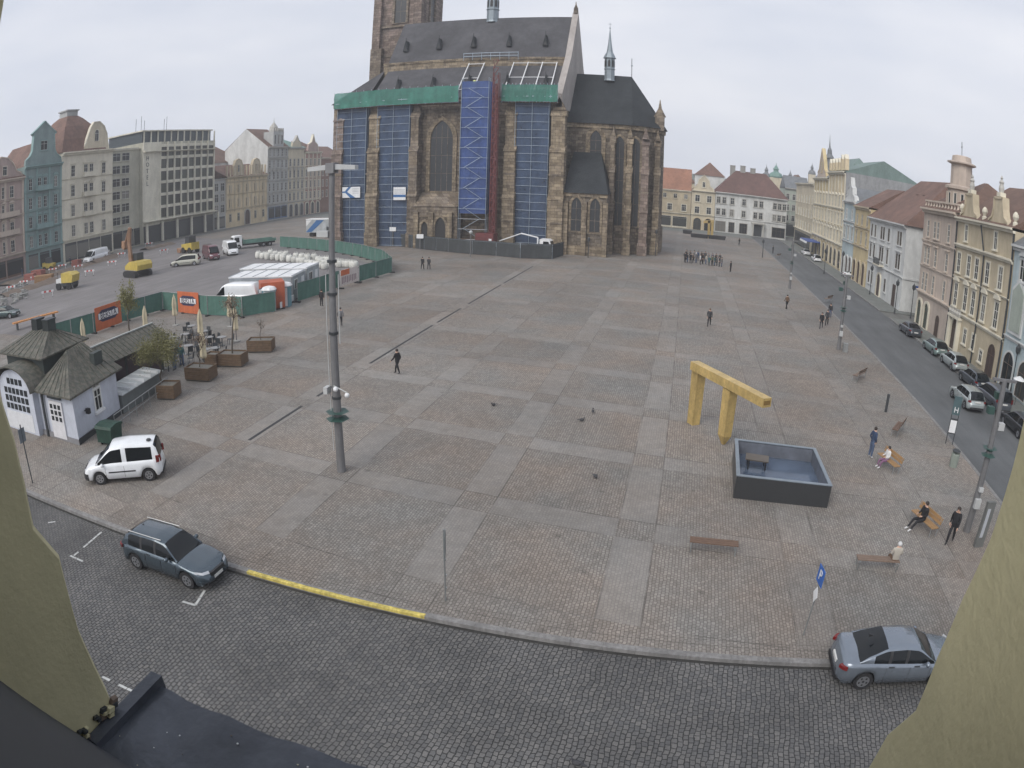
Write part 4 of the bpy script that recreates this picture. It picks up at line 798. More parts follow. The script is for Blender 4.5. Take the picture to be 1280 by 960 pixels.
b = MB(); b.ball((.2,-1.8,1.6),.22,mat('warm_lamp',(.8,.45,.25),.5),6); b.box(-.1,-1.75,1.9,.35,-1.65,2.3,white); b.build('notice', t)
# aluminium ladders/frames on the lower roof
def rafter(px_b, px_t, lab, n=2):
    t = thing('roof_ladder', lab, 'roof ladder', (0,0,0), 0, 'pale roof ladders on the lower slate roof')
    b = MB(); pts = []
    for k, (a, c) in enumerate(zip(px_b, px_t)):
        (x0, _), (x1, _2) = PY(a,108,113.2), PY(c,84,118.8)
        b.tube((x0,112.3,27.5),(x1,119.,33.7),.1,white,5); pts.append((x0,x1))
    for i in range(len(pts)-1):
        for f in (.06,.45,.97): b.tube((pts[i][0]+(pts[i][1]-pts[i][0])*f,112.3+6.7*f,27.5+6.2*f),(pts[i+1][0]+(pts[i+1][1]-pts[i+1][0])*f,112.3+6.7*f,27.5+6.2*f),.06,white,5)
    p = ((pts[0][0]+pts[-1][0])/2,112.3,27.5); t.location = p; b.build('frame', t, (-p[0],-p[1],-p[2]))
rafter((574,593), (586,605), 'pair of pale roof ladders left of the hoist mast'); rafter((632,650,669,689), (642,660,678,696), 'four linked pale roof ladders right of the hoist mast')
b = MB(); xa, xb = PY(580,80,118.9)[0], PY(648,80,118.9)[0]; b.tube((xa,118.6,35),(xb,118.6,35),.06,pole_m,5); b.tube((xa,118.6,35.6),(xb,118.6,35.6),.06,pole_m,5)
[b.tube((xa+(xb-xa)*k/6,118.6,34.2),(xa+(xb-xa)*k/6,118.6,35.7),.05,pole_m,5) for k in range(7)]; o = b.build('guard_rail', label='short pale guard rail on the stone band above the scaffold tower', category='guard rail')
# sign boards on the nets
def board(px0, py0, px1, py1, Y, lab):
    (xa, z1), (xb, z0) = PY(px0,py0,Y), PY(px1,py1,Y); t = thing('sign_board', lab, 'sign', ((xa+xb)/2,Y,z0)); w, h = (xb-xa)/2, z1-z0
    b = MB(); b.box(-w,-.04,0,w,.04,h,white); b.build('panel', t); return t, w, h
bl = mat('sign_blue', (.03,.12,.30), .6); gy = mat('sign_grey', (.35,.37,.40), .7)
t, w, h = board(428,234,450,247,109.9,'white sign board with a blue arrow on the left blue scaffold')
b = MB(); b.prism([(w*.2,-.05,0),(-w*.1+.0,-.05,0),(-w*.75,-.05,h*.55),(-w*.3,-.05,h),(0,-.05,h),(-w*.45,-.05,h*.55),(w*.5,-.05,0)], (0,-.03,0), bl); b.box(-w,-.07,h*.46,-w*.6,-.045,h*.60,bl)
for k in range(4): b.box(w*.15,-.06,h*(.82-.14*k),w*.88,-.041,h*(.86-.14*k),gy)
b.build('arrow_mark', t)
t, w, h = board(492,234,507,250,109.9,'small white sign board with a dark stripe on the second blue scaffold')
b = MB(); b.box(-w,-.06,h*.22,w,-.041,h*.42,bl); [b.box(-w*.85,-.06,h*(.5+.1*k),w*.85,-.041,h*(.53+.1*k),gy) for k in range(4)]; b.build('print', t)
# dark hoarding along the cathedral foot
hoard = mat('dark_hoarding_net', (.05,.056,.06), .85, var=.25, scale=.8, dirt=.3)
pts = [G(408,297), G(440,301), G(470,304), G(500,308), G(530,312), G(560,315), G(590,318), G(620,320), G(650,323), G(690,324), G(704,320)]
for i in range(len(pts)-1):
    a, c = pts[i], pts[i+1]; d = c-a; L = d.length; rz = atan2(d.y, d.x); n = max(1, round(L/3.5)); 
    for k in range(n):
        p = a.lerp(c, k/n); b = MB(); w = L/n
        if i == 0 and k == 0: HP = {}
        b.box(.05,-.02,.06,w-.05,.02,2.3,hoard); b.tube((.04,0,.0),(.04,0,2.2),.03,pole_m,5); b.tube((.04,0,2.15),(w-.04,0,2.15),.025,pole_m,5)
        b.build('hoarding_panel', None, p, rz, label='dark netted hoarding panel in the row along the cathedral foot', category='hoarding panel', group='hoarding panels along the cathedral')
# ================================================================== VEHICLES
def lerp_tab(tab, x):
    if x <= tab[0][0]: return tab[0][1]
    for (a, u), (c, v) in zip(tab, tab[1:]):
        if x <= c: f = (x-a)/(c-a); f = f*f*(3-2*f)*.35+f*.65; return u+(v-u)*f
    return tab[-1][1]
def carpaint(name, c, metal=.35): return mat(name, c, .28, metal, var=.04, coat=.8, dirt=.06)
lampr = mat('tail_lamp', (.16,.012,.012), .25); lampw = mat('head_lamp', (.6,.62,.65), .15); plate = mat('number_plate', (.6,.6,.58), .5)
def vehicle(name, label, cat, paint, L=4.6, Wd=1.82, kind='estate', loc=(0,0,0), rz=0, group=None, hi=True, trim=None):
    """local +x = forward; z = 0 at the tyres' foot"""
    t = thing(name, label, cat, loc, rz, group); hw = Wd/2; x0, x1 = -L/2, L/2; P = paint
    K = {'estate': dict(belt=[(0,.62),(.03,.86),(.12,.98),(.6,.97),(.75,.93),(.92,.80),(.98,.66),(1,.5)], roof=[(.035,.98),(.09,1.32),(.17,1.47),(.45,1.52),(.56,1.47),(.72,.97)], wr=.33, fw=.80, rw=.195, pil=(.13,.30,.47,.60), rg=.10),
         'sedan': dict(belt=[(0,.6),(.02,.9),(.05,1.02),(.2,1.02),(.6,.97),(.75,.93),(.92,.80),(.98,.66),(1,.5)], roof=[(.13,1.02),(.21,1.22),(.33,1.43),(.48,1.47),(.57,1.42),(.74,.96)], wr=.33, fw=.80, rw=.205, pil=(.235,.36,.485,.62), rg=.24),
         'minivan': dict(belt=[(0,.7),(.02,.95),(.05,1.08),(.6,1.06),(.75,1.02),(.9,.9),(.97,.74),(1,.5)], roof=[(.012,1.08),(.04,1.6),(.08,1.78),(.4,1.84),(.60,1.76),(.82,1.04)], wr=.32, fw=.79, rw=.17, pil=(.10,.42,.47,.70), rg=.05),
         'van': dict(belt=[(0,.7),(.01,1.2),(.05,1.35),(.6,1.35),(.82,1.3),(.93,1.05),(.98,.8),(1,.55)], roof=[(.005,1.35),(.015,2.3),(.04,2.45),(.6,2.5),(.74,2.4),(.90,1.34)], wr=.36, fw=.80, rw=.2, pil=(.70,.70,.70,.80), rg=.0)}[kind]
    fx, rx, wr = x0+K['fw']*L, x0+K['rw']*L, K['wr']
    n = 44 if hi else 22; sec = []
    for i in range(n+1):
        u = i/n; x = x0+L*u; zt = lerp_tab(K['belt'], u)
        zb = .24
        if u < .04 or u > .96: zb = .34
        for w in (fx, rx):
            d = abs(x-w)
            if d < wr+.07: zb = max(zb, wr+.0+sqrt(max(0, (wr+.07)**2-d*d))*.95-.02)
        zb = min(zb, zt-.06)
        e = min(1, (min(u, 1-u)/.085)); k = (1-(1-e)**2.2*.30)
        y = hw*k; zm = zb+(zt-zb)*.45
        sec.append([(x,0,zb),(x,y*.90,zb),(x,y*.985,zb+.04),(x,y,zm),(x,y*.975,zb+(zt-zb)*.78),(x,y*.93,zt-.035),(x,y*.84,zt),(x,y*.45,zt+.02),(x,0,zt+.028)])
    b = MB(); m = 9
    for sgn in (1,-1):
        vs = [(x,sgn*y,z) for s in sec for x, y, z in s]
        b.add(vs, [(i*m+j, i*m+j+1, (i+1)*m+j+1, (i+1)*m+j) for i in range(n) for j in range(m-1)], P); 
        for q in (0, n): b.add([(x,sgn*y,z) for x, y, z in sec[q]], [tuple(range(m))], P)
    body = b.build('body', t, smooth=True)
    # greenhouse
    rt = K['roof']; ua, ub = rt[0][0], rt[-1][0]; b = MB(); g = 28 if hi else 14; gs = []
    for i in range(g+1):
        u = ua+(ub-ua)*i/g; x = x0+L*u; zr = lerp_tab(rt, u); zt = lerp_tab(K['belt'], u)+.0; zr = max(zr, zt+.01)
        f = (zr-zt)/(max(v for _, v in rt)-1.0); f = min(1, max(0, f)); yb = hw*.90; yt = hw*(.90-.20*f) if kind != 'van' else hw*(.95-.08*f)
        if kind == 'minivan': yt = hw*(.92-.14*f)
        gs.append([(x,yb,zt-.03),(x,yb-(yb-yt)*.35,zt+(zr-zt)*.42),(x,yt+.015,zt+(zr-zt)*.82),(x,yt-.05,zr-.02),(x,yt*.6,zr+.02*f),(x,0,zr+.035*f)])
    uu = [ua+(ub-ua)*(i+.5)/g for i in range(g)]; peak = [u for u, z in rt if z >= max(v for _, v in rt)-.11]
    r0, r1 = min(peak), max(peak); pil = K['pil']
    for sgn in (1,-1):
        o = len(b.v); vs = [(x,sgn*y,z) for s in gs for x, y, z in s]
        gf, bf, bl_ = [], [], []
        for i in range(g):
            u = uu[i]
            for j in range(5):
                f = (i*6+j, i*6+j+1, i*6+j+7, i*6+j+6)
                top = j >= 3
                if top: (bf if r0-.005 <= u <= r1+.01 else gf).append(f) if kind not in ('van',) or u > .6 else bf.append(f)
                elif j == 2: (bf if kind in ('estate','sedan') or True else gf).append(f)
                else:
                    side = ua+.045 < u < ub-.02
                    blk = kind == 'van' and u < .70
                    isp = any(abs(u-q) < .011 for q in pil[1:3]) or u < pil[0] if kind != 'van' else False
                    if not side or blk: bf.append(f)
                    elif isp: (bf if (u < pil[0] or kind == 'minivan') else bl_).append(f)
                    else: gf.append(f)
        b.add(vs, bf, P); b.v = b.v; 
        if gf: b.add(vs, gf, cglass)
        if bl_: b.add(vs, bl_, black)
    ends = [[(x,y,z) for x, y, z in gs[0]]+[(x,-y,z) for x, y, z in gs[0][::-1]]]
    b.build('cabin', t, smooth=True)
    for sgn in (1,-1):
        for w in (fx, rx):
            wb = MB(); y1 = sgn*(hw-.02); y0 = sgn*(hw-.24)
            wb.tube((0,0,0),(0,y0-y1,0),wr,rubber,20 if hi else 12); o = wb.build('wheel', t, (w,y1,wr))
            rb = MB(); rb.tube((0,sgn*.004,0),(0,-sgn*.03,0),wr*.66,rimm,18 if hi else 10)
            rb.tube((0,sgn*.012,0),(0,0,0),wr*.14,dark,8)
            if hi:
                for k in range(5): a = 2*pi*k/5+.3; c = Vector((cos(a),0,sin(a))); s2 = Vector((-sin(a),0,cos(a)))*.055; p = c*wr*.36+Vector((0,sgn*.006,0)); q = Vector((cos(a+.63),0,sin(a+.63)))*wr*.42; rb.tube(q+Vector((0,sgn*.006,0)), q+Vector((0,sgn*.001,0)), wr*.12, black, 6)
            rb.build('rim', o)
    if hi:
        for sgn in (1,-1):
            b = MB(); b.ball((x0+L*(ub-.05)-.18, sgn*(hw+.06), 1.02 if kind != 'van' else 1.5), .12, P, 8, (.7,1,.75)); b.build('mirror', t, smooth=True)
            for u in ((.36,.56) if kind != 'minivan' else (.5,)):
                b = MB(); b.box(x0+L*u, sgn*hw*.965-.012, .86, x0+L*u+.2, sgn*hw*.965+.012, .90, dark if kind != 'minivan' else P); b.build('door_handle', t)
    if hi and kind in ('estate','sedan','minivan'):
        for sgn in (1,-1):
            for u in ((.345,.53,.70) if kind != 'minivan' else (.46,.70)):
                b = MB(); b.prism([(x0+L*u-.006,sgn*hw*.99,.34),(x0+L*u+.006,sgn*hw*.99,.34),(x0+L*u+.006,sgn*(hw+.003),.60),(x0+L*u+.006,sgn*(hw*.978),.86),(x0+L*u-.006,sgn*(hw*.978),.86),(x0+L*u-.006,sgn*(hw+.003),.60)], (0,sgn*.004,0), black); b.build('door_seam', t)
    zl = {'estate':.66,'sedan':.66,'minivan':.66,'van':.85}[kind]
    for sgn in (1,-1):
        b = MB(); b.add([(x1-.05,sgn*hw*.50,zl),(x1-.16,sgn*hw*.80,zl+.03),(x1-.42,sgn*hw*.97,zl+.08),(x1-.42,sgn*hw*.955,zl+.17),(x1-.20,sgn*hw*.78,zl+.12),(x1-.10,sgn*hw*.50,zl+.10)], [(0,1,4,5),(1,2,3,4)], lampw)
        b.v = [(x+.03,y*1.012,z) for x, y, z in b.v]; b.build('headlight', t)
        b = MB(); zt_ = zl+.12 if kind in ('estate','sedan') else .92; hh = .12 if kind in ('estate','sedan') else .32
        b.prism([(x0-.012,sgn*hw*.76,zt_),(x0+.10,sgn*hw*.92,zt_),(x0+.24,sgn*hw*.995,zt_),(x0+.24,sgn*hw*.88,zt_),(x0+.10,sgn*hw*.7,zt_)], (0,0,hh), lampr); b.build('tail_light', t)
    b = MB(); b.box(x1-.06,-.26,.38,x1+.015,.26,.49,plate); b.box(x1-.1,-hw*.45,.52,x1+.01,hw*.45,.66,black); b.box(x1-.12,-hw*.7,.26,x1-.02,hw*.7,.37,black); b.build('front_grille', t)
    b = MB(); zp = .78 if kind != 'sedan' else .62; b.box(x0-.015,-.26,zp,x0+.05,.26,zp+.11,plate); b.box(x0-.02,-hw*.72,.28,x0+.08,hw*.72,.44,black); b.build('rear_bumper_trim', t)
    if kind == 'estate' and hi:
        for sgn in (1,-1):
            b = MB(); b.tube((x0+L*.13,sgn*hw*.66,1.46),(x0+L*.53,sgn*hw*.66,1.52),.018,mat('roof_rail',(.5,.5,.5),.3,.8),6); b.build('roof_rail', t)
    if kind in ('estate','sedan') and hi: b = MB(); b.prism([(x0+L*.2,-.02,1.44),(x0+L*.2+.16,-.02,1.47),(x0+L*.2-.02,-.02,1.54)],(0,.04,0),black); b.build('aerial_fin', t)
    if kind == 'minivan':
        for sgn in (1,-1): b = MB(); b.box(x0+L*.32, sgn*(hw+.001)-.015, .58, x0+L*.66, sgn*(hw+.001)+.015, .64, black); b.build('side_moulding', t)
        b = MB(); b.lathe([(.13,0),(.13,.05),(.09,.08)], (x0+.55,.3,1.83), dark, 12); b.build('roof_vent', t)
        b = MB(); b.prism([(x1+.012,-hw*.68,.26),(x1+.012,hw*.68,.26),(x1-.10,hw*.89,.26),(x1-.30,hw*1.004,.26),(x1-.30,-hw*1.004,.26),(x1-.10,-hw*.89,.26)], (0,0,.32), black); b.build('front_bumper', t)
    return t
def at(front, rear, z=0): # axle line from two photo points on the ground
    f, r = G(*front, z), G(*rear, z); return (f+r)/2, atan2(f.y-r.y, f.x-r.x)
def shift(p, rz, side): return Vector((p.x-sin(rz)*side, p.y+cos(rz)*side, p.z))
bluegrey = mat('blue_grey_paint', (.07,.094,.115), .24, .6, var=.03, coat=.7, dirt=.05); silverblue = mat('silver_blue_paint', (.205,.235,.275), .24, .6, var=.03, coat=.7, dirt=.05); wpaint = carpaint('white_car_paint', (.74,.76,.78), 0.); silver = carpaint('silver_paint', (.38,.42,.42)); gsilver = carpaint('green_silver_paint', (.20,.27,.26)); dgrey = carpaint('dark_grey_paint', (.05,.06,.075)); blk = carpaint('black_car_paint', (.015,.016,.02)); maroon = carpaint('maroon_paint', (.13,.04,.05)); beigev = carpaint('pickup_paint', (.45,.45,.38),0)
# near ones: wheels on the visible side (to the right of travel for the estate and the sedan)
c, rz = at((237,736), (174,712), ZR); vehicle('parked_car', 'blue grey estate car with roof rails parked along the kerb on the setts', 'car', bluegrey, 4.45, 1.80, 'estate', shift(c, rz, .88)+Vector((-.05,.0,0)), rz)
c, rz = at((124,606), (187,601)); vehicle('parked_van', 'white compact van with dark windows parked on the square near the kiosk', 'van', wpaint, 4.32, 1.78, 'minivan', shift(c, rz, -.82), rz)
r_ = G(1074,862,ZR); rz = .015; vehicle('parked_car', 'silver blue saloon car parked at the right, partly behind the window wall', 'car', silverblue, 4.68, 1.84, 'sedan', Vector((r_.x+1.38, r_.y+.92, ZR)), rz)
GC = 'cars on the east street'
def ecar(px, py, lab, paint, kind='estate', L=4.5, rz=pi/2, z=ZR, hi=False, dx=0, name='parked_car', cat='car', Wd=1.8): p = G(px, py, z); return vehicle(name, lab, cat, paint, L, Wd, kind, p+Vector((dx,0,0)), rz, GC, hi)
ecar(1207, 505, 'silver estate car driving up the east street beside the parked row', silver, hi=True, rz=pi/2+.02, name='driving_car')
ecar(1137, 418, 'dark car parked farthest up the near row of the east street', dgrey, 'sedan')
ecar(1168, 441, 'greenish car parked behind the dark one by the pink house', gsilver, 'estate')
ecar(1191, 459, 'silver green estate parked third in the row by the yellow palace', silver, 'estate')
ecar(1216, 482, 'dark grey car parked fourth in the row beside the silver driving car', dgrey, 'estate')
ecar(1240, 507, 'dark grey people carrier parked fifth in the row', carpaint('grey_paint',(.09,.10,.12)), 'minivan', 4.8)
ecar(1272, 540, 'black car with a pale roof reflection at the right edge of the street', blk, 'estate', 4.7)
ecar(1007, 319, 'white car parked in the distance under the blue awning', wpaint, 'sedan', dx=0); ecar(1020, 327, 'white hatchback parked nearest in the distant row by the ochre houses', wpaint, 'estate', 4.1)
ecar(996, 303, 'white van like car parked farthest in the distant row', wpaint, 'minivan'); ecar(1068, 349, 'white car parked by the yellow narrow house', wpaint, 'sedan', rz=0.); ecar(1082, 346, 'dark car parked beside the white car by the narrow yellow house', blk, 'estate', rz=0.2)
ecar(1008, 309, 'dark car standing among the distant parked cars', dgrey, 'sedan', dx=1.6)
p = G(120,326); vehicle('delivery_van', 'white panel van parked by the cream house shopfronts', 'van', wpaint, 7.4, 2.2, 'van', p, head((138,320),(104,330)), None, False)
p = G(232,332); vehicle('pickup_van', 'pale beige and yellow works van parked foremost on the asphalt lot', 'van', beigev, 5.2, 1.95, 'minivan', p, head((248,330),(216,333)), None, False)
p = G(264,324); vehicle('works_van', 'maroon van parked between the beige and the white vans', 'van', maroon, 5.2, 1.95, 'van', p, head((254,321),(276,327)), None, False)
p = G(288,318); vehicle('works_van', 'white van parked on the lot right of the maroon van', 'van', wpaint, 5.4, 2.0, 'van', p, head((278,314),(300,322)), None, False)
p = G(268,393)+Vector((0,4.2,0)); vehicle('works_van', 'white van with side writing standing behind the green fence', 'van', wpaint, 5.4, 2.0, 'van', p, head((285,393),(248,393)), None, False)
# flatbed truck by the cathedral, tipper on the lot
def truck(label, p, rz, cab, bed, L=8.5):
    t = thing('flatbed_truck', label, 'truck', p, rz); x1 = L/2
    b = MB(); b.box(-x1,-.5,.55,x1-.3,.5,.85,dark); b.box(-x1,-1.15,.95,x1-2.2,1.15,1.1,bed)
    b.build('flatbed', t); b = MB()
    for y in (-1.15,1.11): b.box(-x1,y,1.1,x1-2.2,y+.04,1.5,bed)
    b.box(x1-2.25,-1.15,1.1,x1-2.2,1.15,2.,bed); b.build('side_board', t)
    b = MB(); b.prism([(x1-2,-1.1,.55),(x1,-1.1,.55),(x1,-1.1,1.3),(x1-.35,-1.1,2.35),(x1-.7,-1.1,2.55),(x1-2,-1.1,2.55)], (0,2.2,0), cab); b.build('cab', t)
    b = MB(); b.face([(x1-.02,-1.,1.38),(x1-.02,1.,1.38),(x1-.33,1.,2.28),(x1-.33,-1.,2.28)], cglass); [b.face([(x1-.3,y,1.35),(x1-1.5,y,1.35),(x1-1.4,y,2.25),(x1-.55,y,2.25)], cglass) for y in (-1.11,1.11)]; b.v = [(x+(.03 if abs(y) <= 1 else 0),y,z) for x, y, z in b.v]; b.build('windows', t)
    for x in (x1-1.3,-x1+1.3,-x1+2.6):
        for s in (-1,1): b = MB(); b.tube((0,0,0),(0,-.28*s,0),.46,rubber,14); b.tube((0,.005*s,0),(0,-.02*s,0),.22,rimm,10); b.build('wheel', t, (x,1.12*s,.46))
    return t
tr = truck('white flatbed truck with a loader crane parked at the cathedral foot', Vector((PY(655,318,108.2)[0],108.2,0)), -.03, white, mat('bed_grey',(.35,.38,.40),.6,var=.15), 9.5)
b = MB(); b.tube((2.2,0,1.),(2.2,0,2.7),.15,white,6); b.tube((2.2,0,2.7),(-.6,.3,3.2),.12,white,6); b.tube((-.6,.3,3.2),(-4.2,0,1.8),.09,white,6); b.build('loader_crane', tr)
truck('green tipper truck with a white cab parked behind the white vans', G(316,309), head((340,305),(296,310)), white, mat('truck_green',(.12,.24,.20),.6,var=.2,dirt=.3), 9)
# excavator
exy = mat('excavator_yellow', (.50,.38,.08), .5, var=.12, dirt=.2); exo = mat('excavator_boom', (.30,.17,.10), .6, var=.2, dirt=.3)
t = thing('excavator', 'yellow crawler excavator with a raised rust brown boom on the dug street', 'excavator', G(172,345), 2.9); t.scale = (1.3,1.3,1.25)
for s in (-1,1): b = MB(); b.prism([(-1.6,s*.8,.1),(-1.3,s*.8,0),(1.3,s*.8,0),(1.6,s*.8,.25),(1.6,s*.8,.5),(1.3,s*.8,.75),(-1.3,s*.8,.75),(-1.6,s*.8,.5)], (0,s*.5,0), black); b.build('track', t)
b = MB(); b.prism([(-1.9,-1.1,.9),(1.3,-1.1,.9),(1.3,-1.1,1.35),(.2,-1.1,1.9),(-1.7,-1.1,1.9),(-2,-1.1,1.5)], (0,2.2,0), exy); b.build('body', t)
b = MB(); b.prism([(.1,-1.1,1.3),(1.35,-1.1,1.3),(1.3,-1.1,2.1),(.95,-1.1,2.8),(.1,-1.1,2.8)], (0,1.05,0), dark); b.prism([(.2,-1.13,1.7),(1.25,-1.13,1.7),(.9,-1.13,2.65),(.2,-1.13,2.65)], (0,-.01,0), cglass); b.build('cab', t)
b = MB(); b.tube((1.1,.2,1.5),(1.5,.2,4.2),.32,exo,6,.28); b.tube((1.5,.2,4.2),(1.2,.2,6.0),.28,exo,6); b.build('boom', t)
b = MB(); b.tube((1.2,.2,6.0),(2.3,.2,4.3),.2,exo,6); b.prism([(2.1,-.2,4.3),(2.8,-.2,4.4),(2.9,-.2,3.6),(2.4,-.2,3.3),(2.,-.2,3.6)], (0,.8,0), exo); b.build('bucket', t)
# yellow site dumper
t = thing('site_dumper', 'small yellow site dumper truck on the torn up street', 'dumper', G(84,361), .25); t.scale = (1.25,1.25,1.25)
b = MB(); b.box(-1.4,-.7,.45,1.5,.7,.8,dark); b.prism([(-.3,-.85,.85),(1.5,-.85,.85),(1.7,-.85,1.7),(1.2,-.85,2.0),(-.3,-.85,2.0)], (0,1.7,0), exy); b.build('body', t)
b = MB(); b.box(-1.5,-.5,.8,-.5,.5,1.3,white); b.tube((-1.2,-.4,1.3),(-1.2,-.4,2.1),.04,dark,5); b.tube((-1.2,.4,1.3),(-1.2,.4,2.1),.04,dark,5); b.build('engine_cover', t)
for x in (-.9,.9):
    for s in (-1,1): b = MB(); b.tube((0,0,0),(0,-.3*s,0),.42,rubber,12); b.build('wheel', t, (x,.85*s,.42))
# ================================================================== SITE COMPOUND
conw = mat('site_cabin_grey', (.40,.43,.45), .6, var=.08, dirt=.3)
def cabin(lab, a, c, w, h, m, door=True, name='site_cabin', cat='site cabin', group='site cabins in the compound'):
    A, B = G(*a), G(*c); d = B-A; L = d.length; rz = atan2(d.y, d.x); t = thing(name, lab, cat, A, rz, group)
    b = MB(); b.box(0,0,.1,L,w,h,m); [b.box(x-.08,-.03,.05,x+.08,.1,h+.03,m) for x in (.08,L-.08)]; b.build('shell', t)
    b = MB(); b.box(-.05,-.05,h,L+.05,w+.05,h+.12,white); [b.box(-.05,w*k/5,h+.12,L+.05,w*k/5+.12,h+.16,m) for k in range(6)]; b.build('roof', t)
    if door: b = MB(); b.box(L-1.4,-.04,.2,L-.5,.0,2.2,white); b.build('door', t); inst(window_mesh(1.1,1.,'rect',white,frame_w,0,1,0,False,tw=.06,proud=.05), 'window', t, (1.2,-.01,1.2))
    return t, L
cabin('pale grey site cabin with a ribbed roof beside the portable toilets', (366,377), (382,367), 7.5, 2.6, mat('site_cabin_dark',(.33,.36,.39),.6,var=.1,dirt=.3)); cabin('pale grey site cabin nearest the big light mast', (384,366), (399,358), 8.5, 2.7, conw)
org = mat('orange_container', (.42,.10,.045), .6, var=.1, dirt=.25); ban = mat('orange_banner', (.50,.13,.05), .7, var=.1, dirt=.15); navy = mat('banner_navy', (.03,.03,.07), .6)
def logo(t, cx, cz, w, y, body, ex=.012):
    b = MB(); h = w*.36; b.prism([(cx-w/2,y,cz-h*.2),(cx-w*.3,y,cz-h/2),(cx+w*.3,y,cz-h/2),(cx+w/2,y,cz-h*.2),(cx+w/2,y,cz+h*.2),(cx+w*.3,y,cz+h/2),(cx-w*.3,y,cz+h/2),(cx-w/2,y,cz+h*.2)], (0,-.015,0), navy)
    b.box(cx-w*.47,y-.02,cz-h*.25,cx+w*.47,y-.014,cz+h*.25,white); b.build('logo_plate', t); text(body, w*.27, navy, 'lettering', t, (cx,y-.03,cz), ex=ex, sx=.85)
A = G(283,395)+Vector((1.5,2.2,0)); B = G(337,391)+Vector((.5,2.2,0)); d = B-A; t = thing('container', 'orange steel container with dark oval company sign behind the fence', 'container', A, atan2(d.y,d.x)); L = d.length
b = MB(); b.box(L*.32,0,.1,L,2.4,2.75,org); [b.box(L*.32+L*.68*k/24,-.03,.15,L*.32+L*.68*k/24+.1,0,2.65,org) for k in range(24)]; b.build('shell', t); logo(t, L*.5, 2.0, 1.9, -.05, 'ERSTA')
def wc(px, py, lab):
    t = thing('portable_toilet', lab, 'portable toilet', G(px,py)+Vector((0,.6,0)), .3, 'portable toilets behind the fence'); b = MB(); b.box(-.55,-.55,0,.55,.55,2.1,mat('toilet_blue',(.12,.25,.30),.6)); b.build('cabin', t); b = MB(); b.lathe([(.8,0),(.8,.08),(.62,.3),(.2,.4)], (0,0,2.1), white, 8, pi/8); b.build('roof', t); b = MB(); b.box(-.4,-.6,.1,.4,-.55,2.0,white); b.build('door', t)
wc(333,390,'portable toilet with white domed roof beside the orange container'); wc(353,384,'portable toilet with white domed roof nearest the white barrier')
t = thing('barrier_board', 'white leaning barrier board at the foot of the green fence', 'barrier', G(354,386)+Vector((0,-.5,0)), head((354,386),(375,373))); b = MB(); b.box(0,-.05,.15,4.2,.05,.75,white); b.build('board', t)
for x in (.4,3.6): b = MB(); b.box(x,-.3,0,x+.2,.3,.15,black); b.build('foot', t)
t = thing('works_cabin', 'white and blue striped container lorry body beside the cathedral', 'container', G(354,300)+Vector((2,6,0)), .02); A, B = PY(352,285,125), 0
b = MB(); b.box(0,0,.9,11,2.5,3.6,conw); b.box(-.05,-.05,3.6,11.05,2.55,3.75,white); b.box(9,-.06,1,9.9,0,3.1,dark); b.build('shell', t); b = MB(); b.prism([(0,-.02,1.),(1.4,-.02,1.),(4.4,-.02,3.5),(2.6,-.02,3.5)],(0,-.02,0),bl); b.prism([(.05,-.02,2.2),(.05,-.02,3.5),(1.4,-.02,3.5)],(0,-.02,0),white); b.build('stripe', t); [ (lambda q: (q.tube((x,.1,.45),(x,2.4,.45),.45,rubber,12), q.build('wheel', t)))(MB()) for x in (1.2,8.4,9.5)]
# white bulk bags
bag = MB(); prof = [(.42,0),(.52,.15),(.54,.5),(.50,.8),(.40,.92),(.1,.86)]; bag.lathe(prof, (0,0,0), mat('woven_white_bag', (.62,.62,.58), .9, var=.2, scale=3, dirt=.2, obj_var=.12), 8, pi/8)
for k in range(4): a = pi/4+pi/2*k; bag.tube((.38*cos(a),.38*sin(a),.85),(.2*cos(a),.2*sin(a),1.12),.03,MT['woven_white_bag'],4)
bme = bag.mesh('bulk_bag', True)
pt = [G(328,322), G(352,325), G(380,328), G(402,333), G(418,337)]; cnt = 0
for i in range(len(pt)-1):
    a, c = pt[i], pt[i+1]; d = c-a; n = max(2, int(d.length/1.25)); s = Vector((-d.y,d.x,0)).normalized()
    for k in range(n):
        for r in range(3):
            if R.random() < .07: continue
            p = a.lerp(c, k/n)+s*(r*1.25-.8)+Vector((jit(.15),jit(.15),0)); o = inst(bme, 'bulk_bag', None, p, R.random()*3, label='white woven bulk bag in the long heap behind the site cabins', category='bulk bag', group='white bulk bags'); o.scale = (1,1,.85+R.random()*.35)
for k in range(8): p = G(424,333).lerp(G(447,335), k/8); inst(bme, 'bulk_bag', None, p+Vector((jit(.2),jit(.4),0)), R.random()*3, label='white woven bulk bag right of the light mast behind the fence', category='bulk bag', group='white bulk bags by the mast')
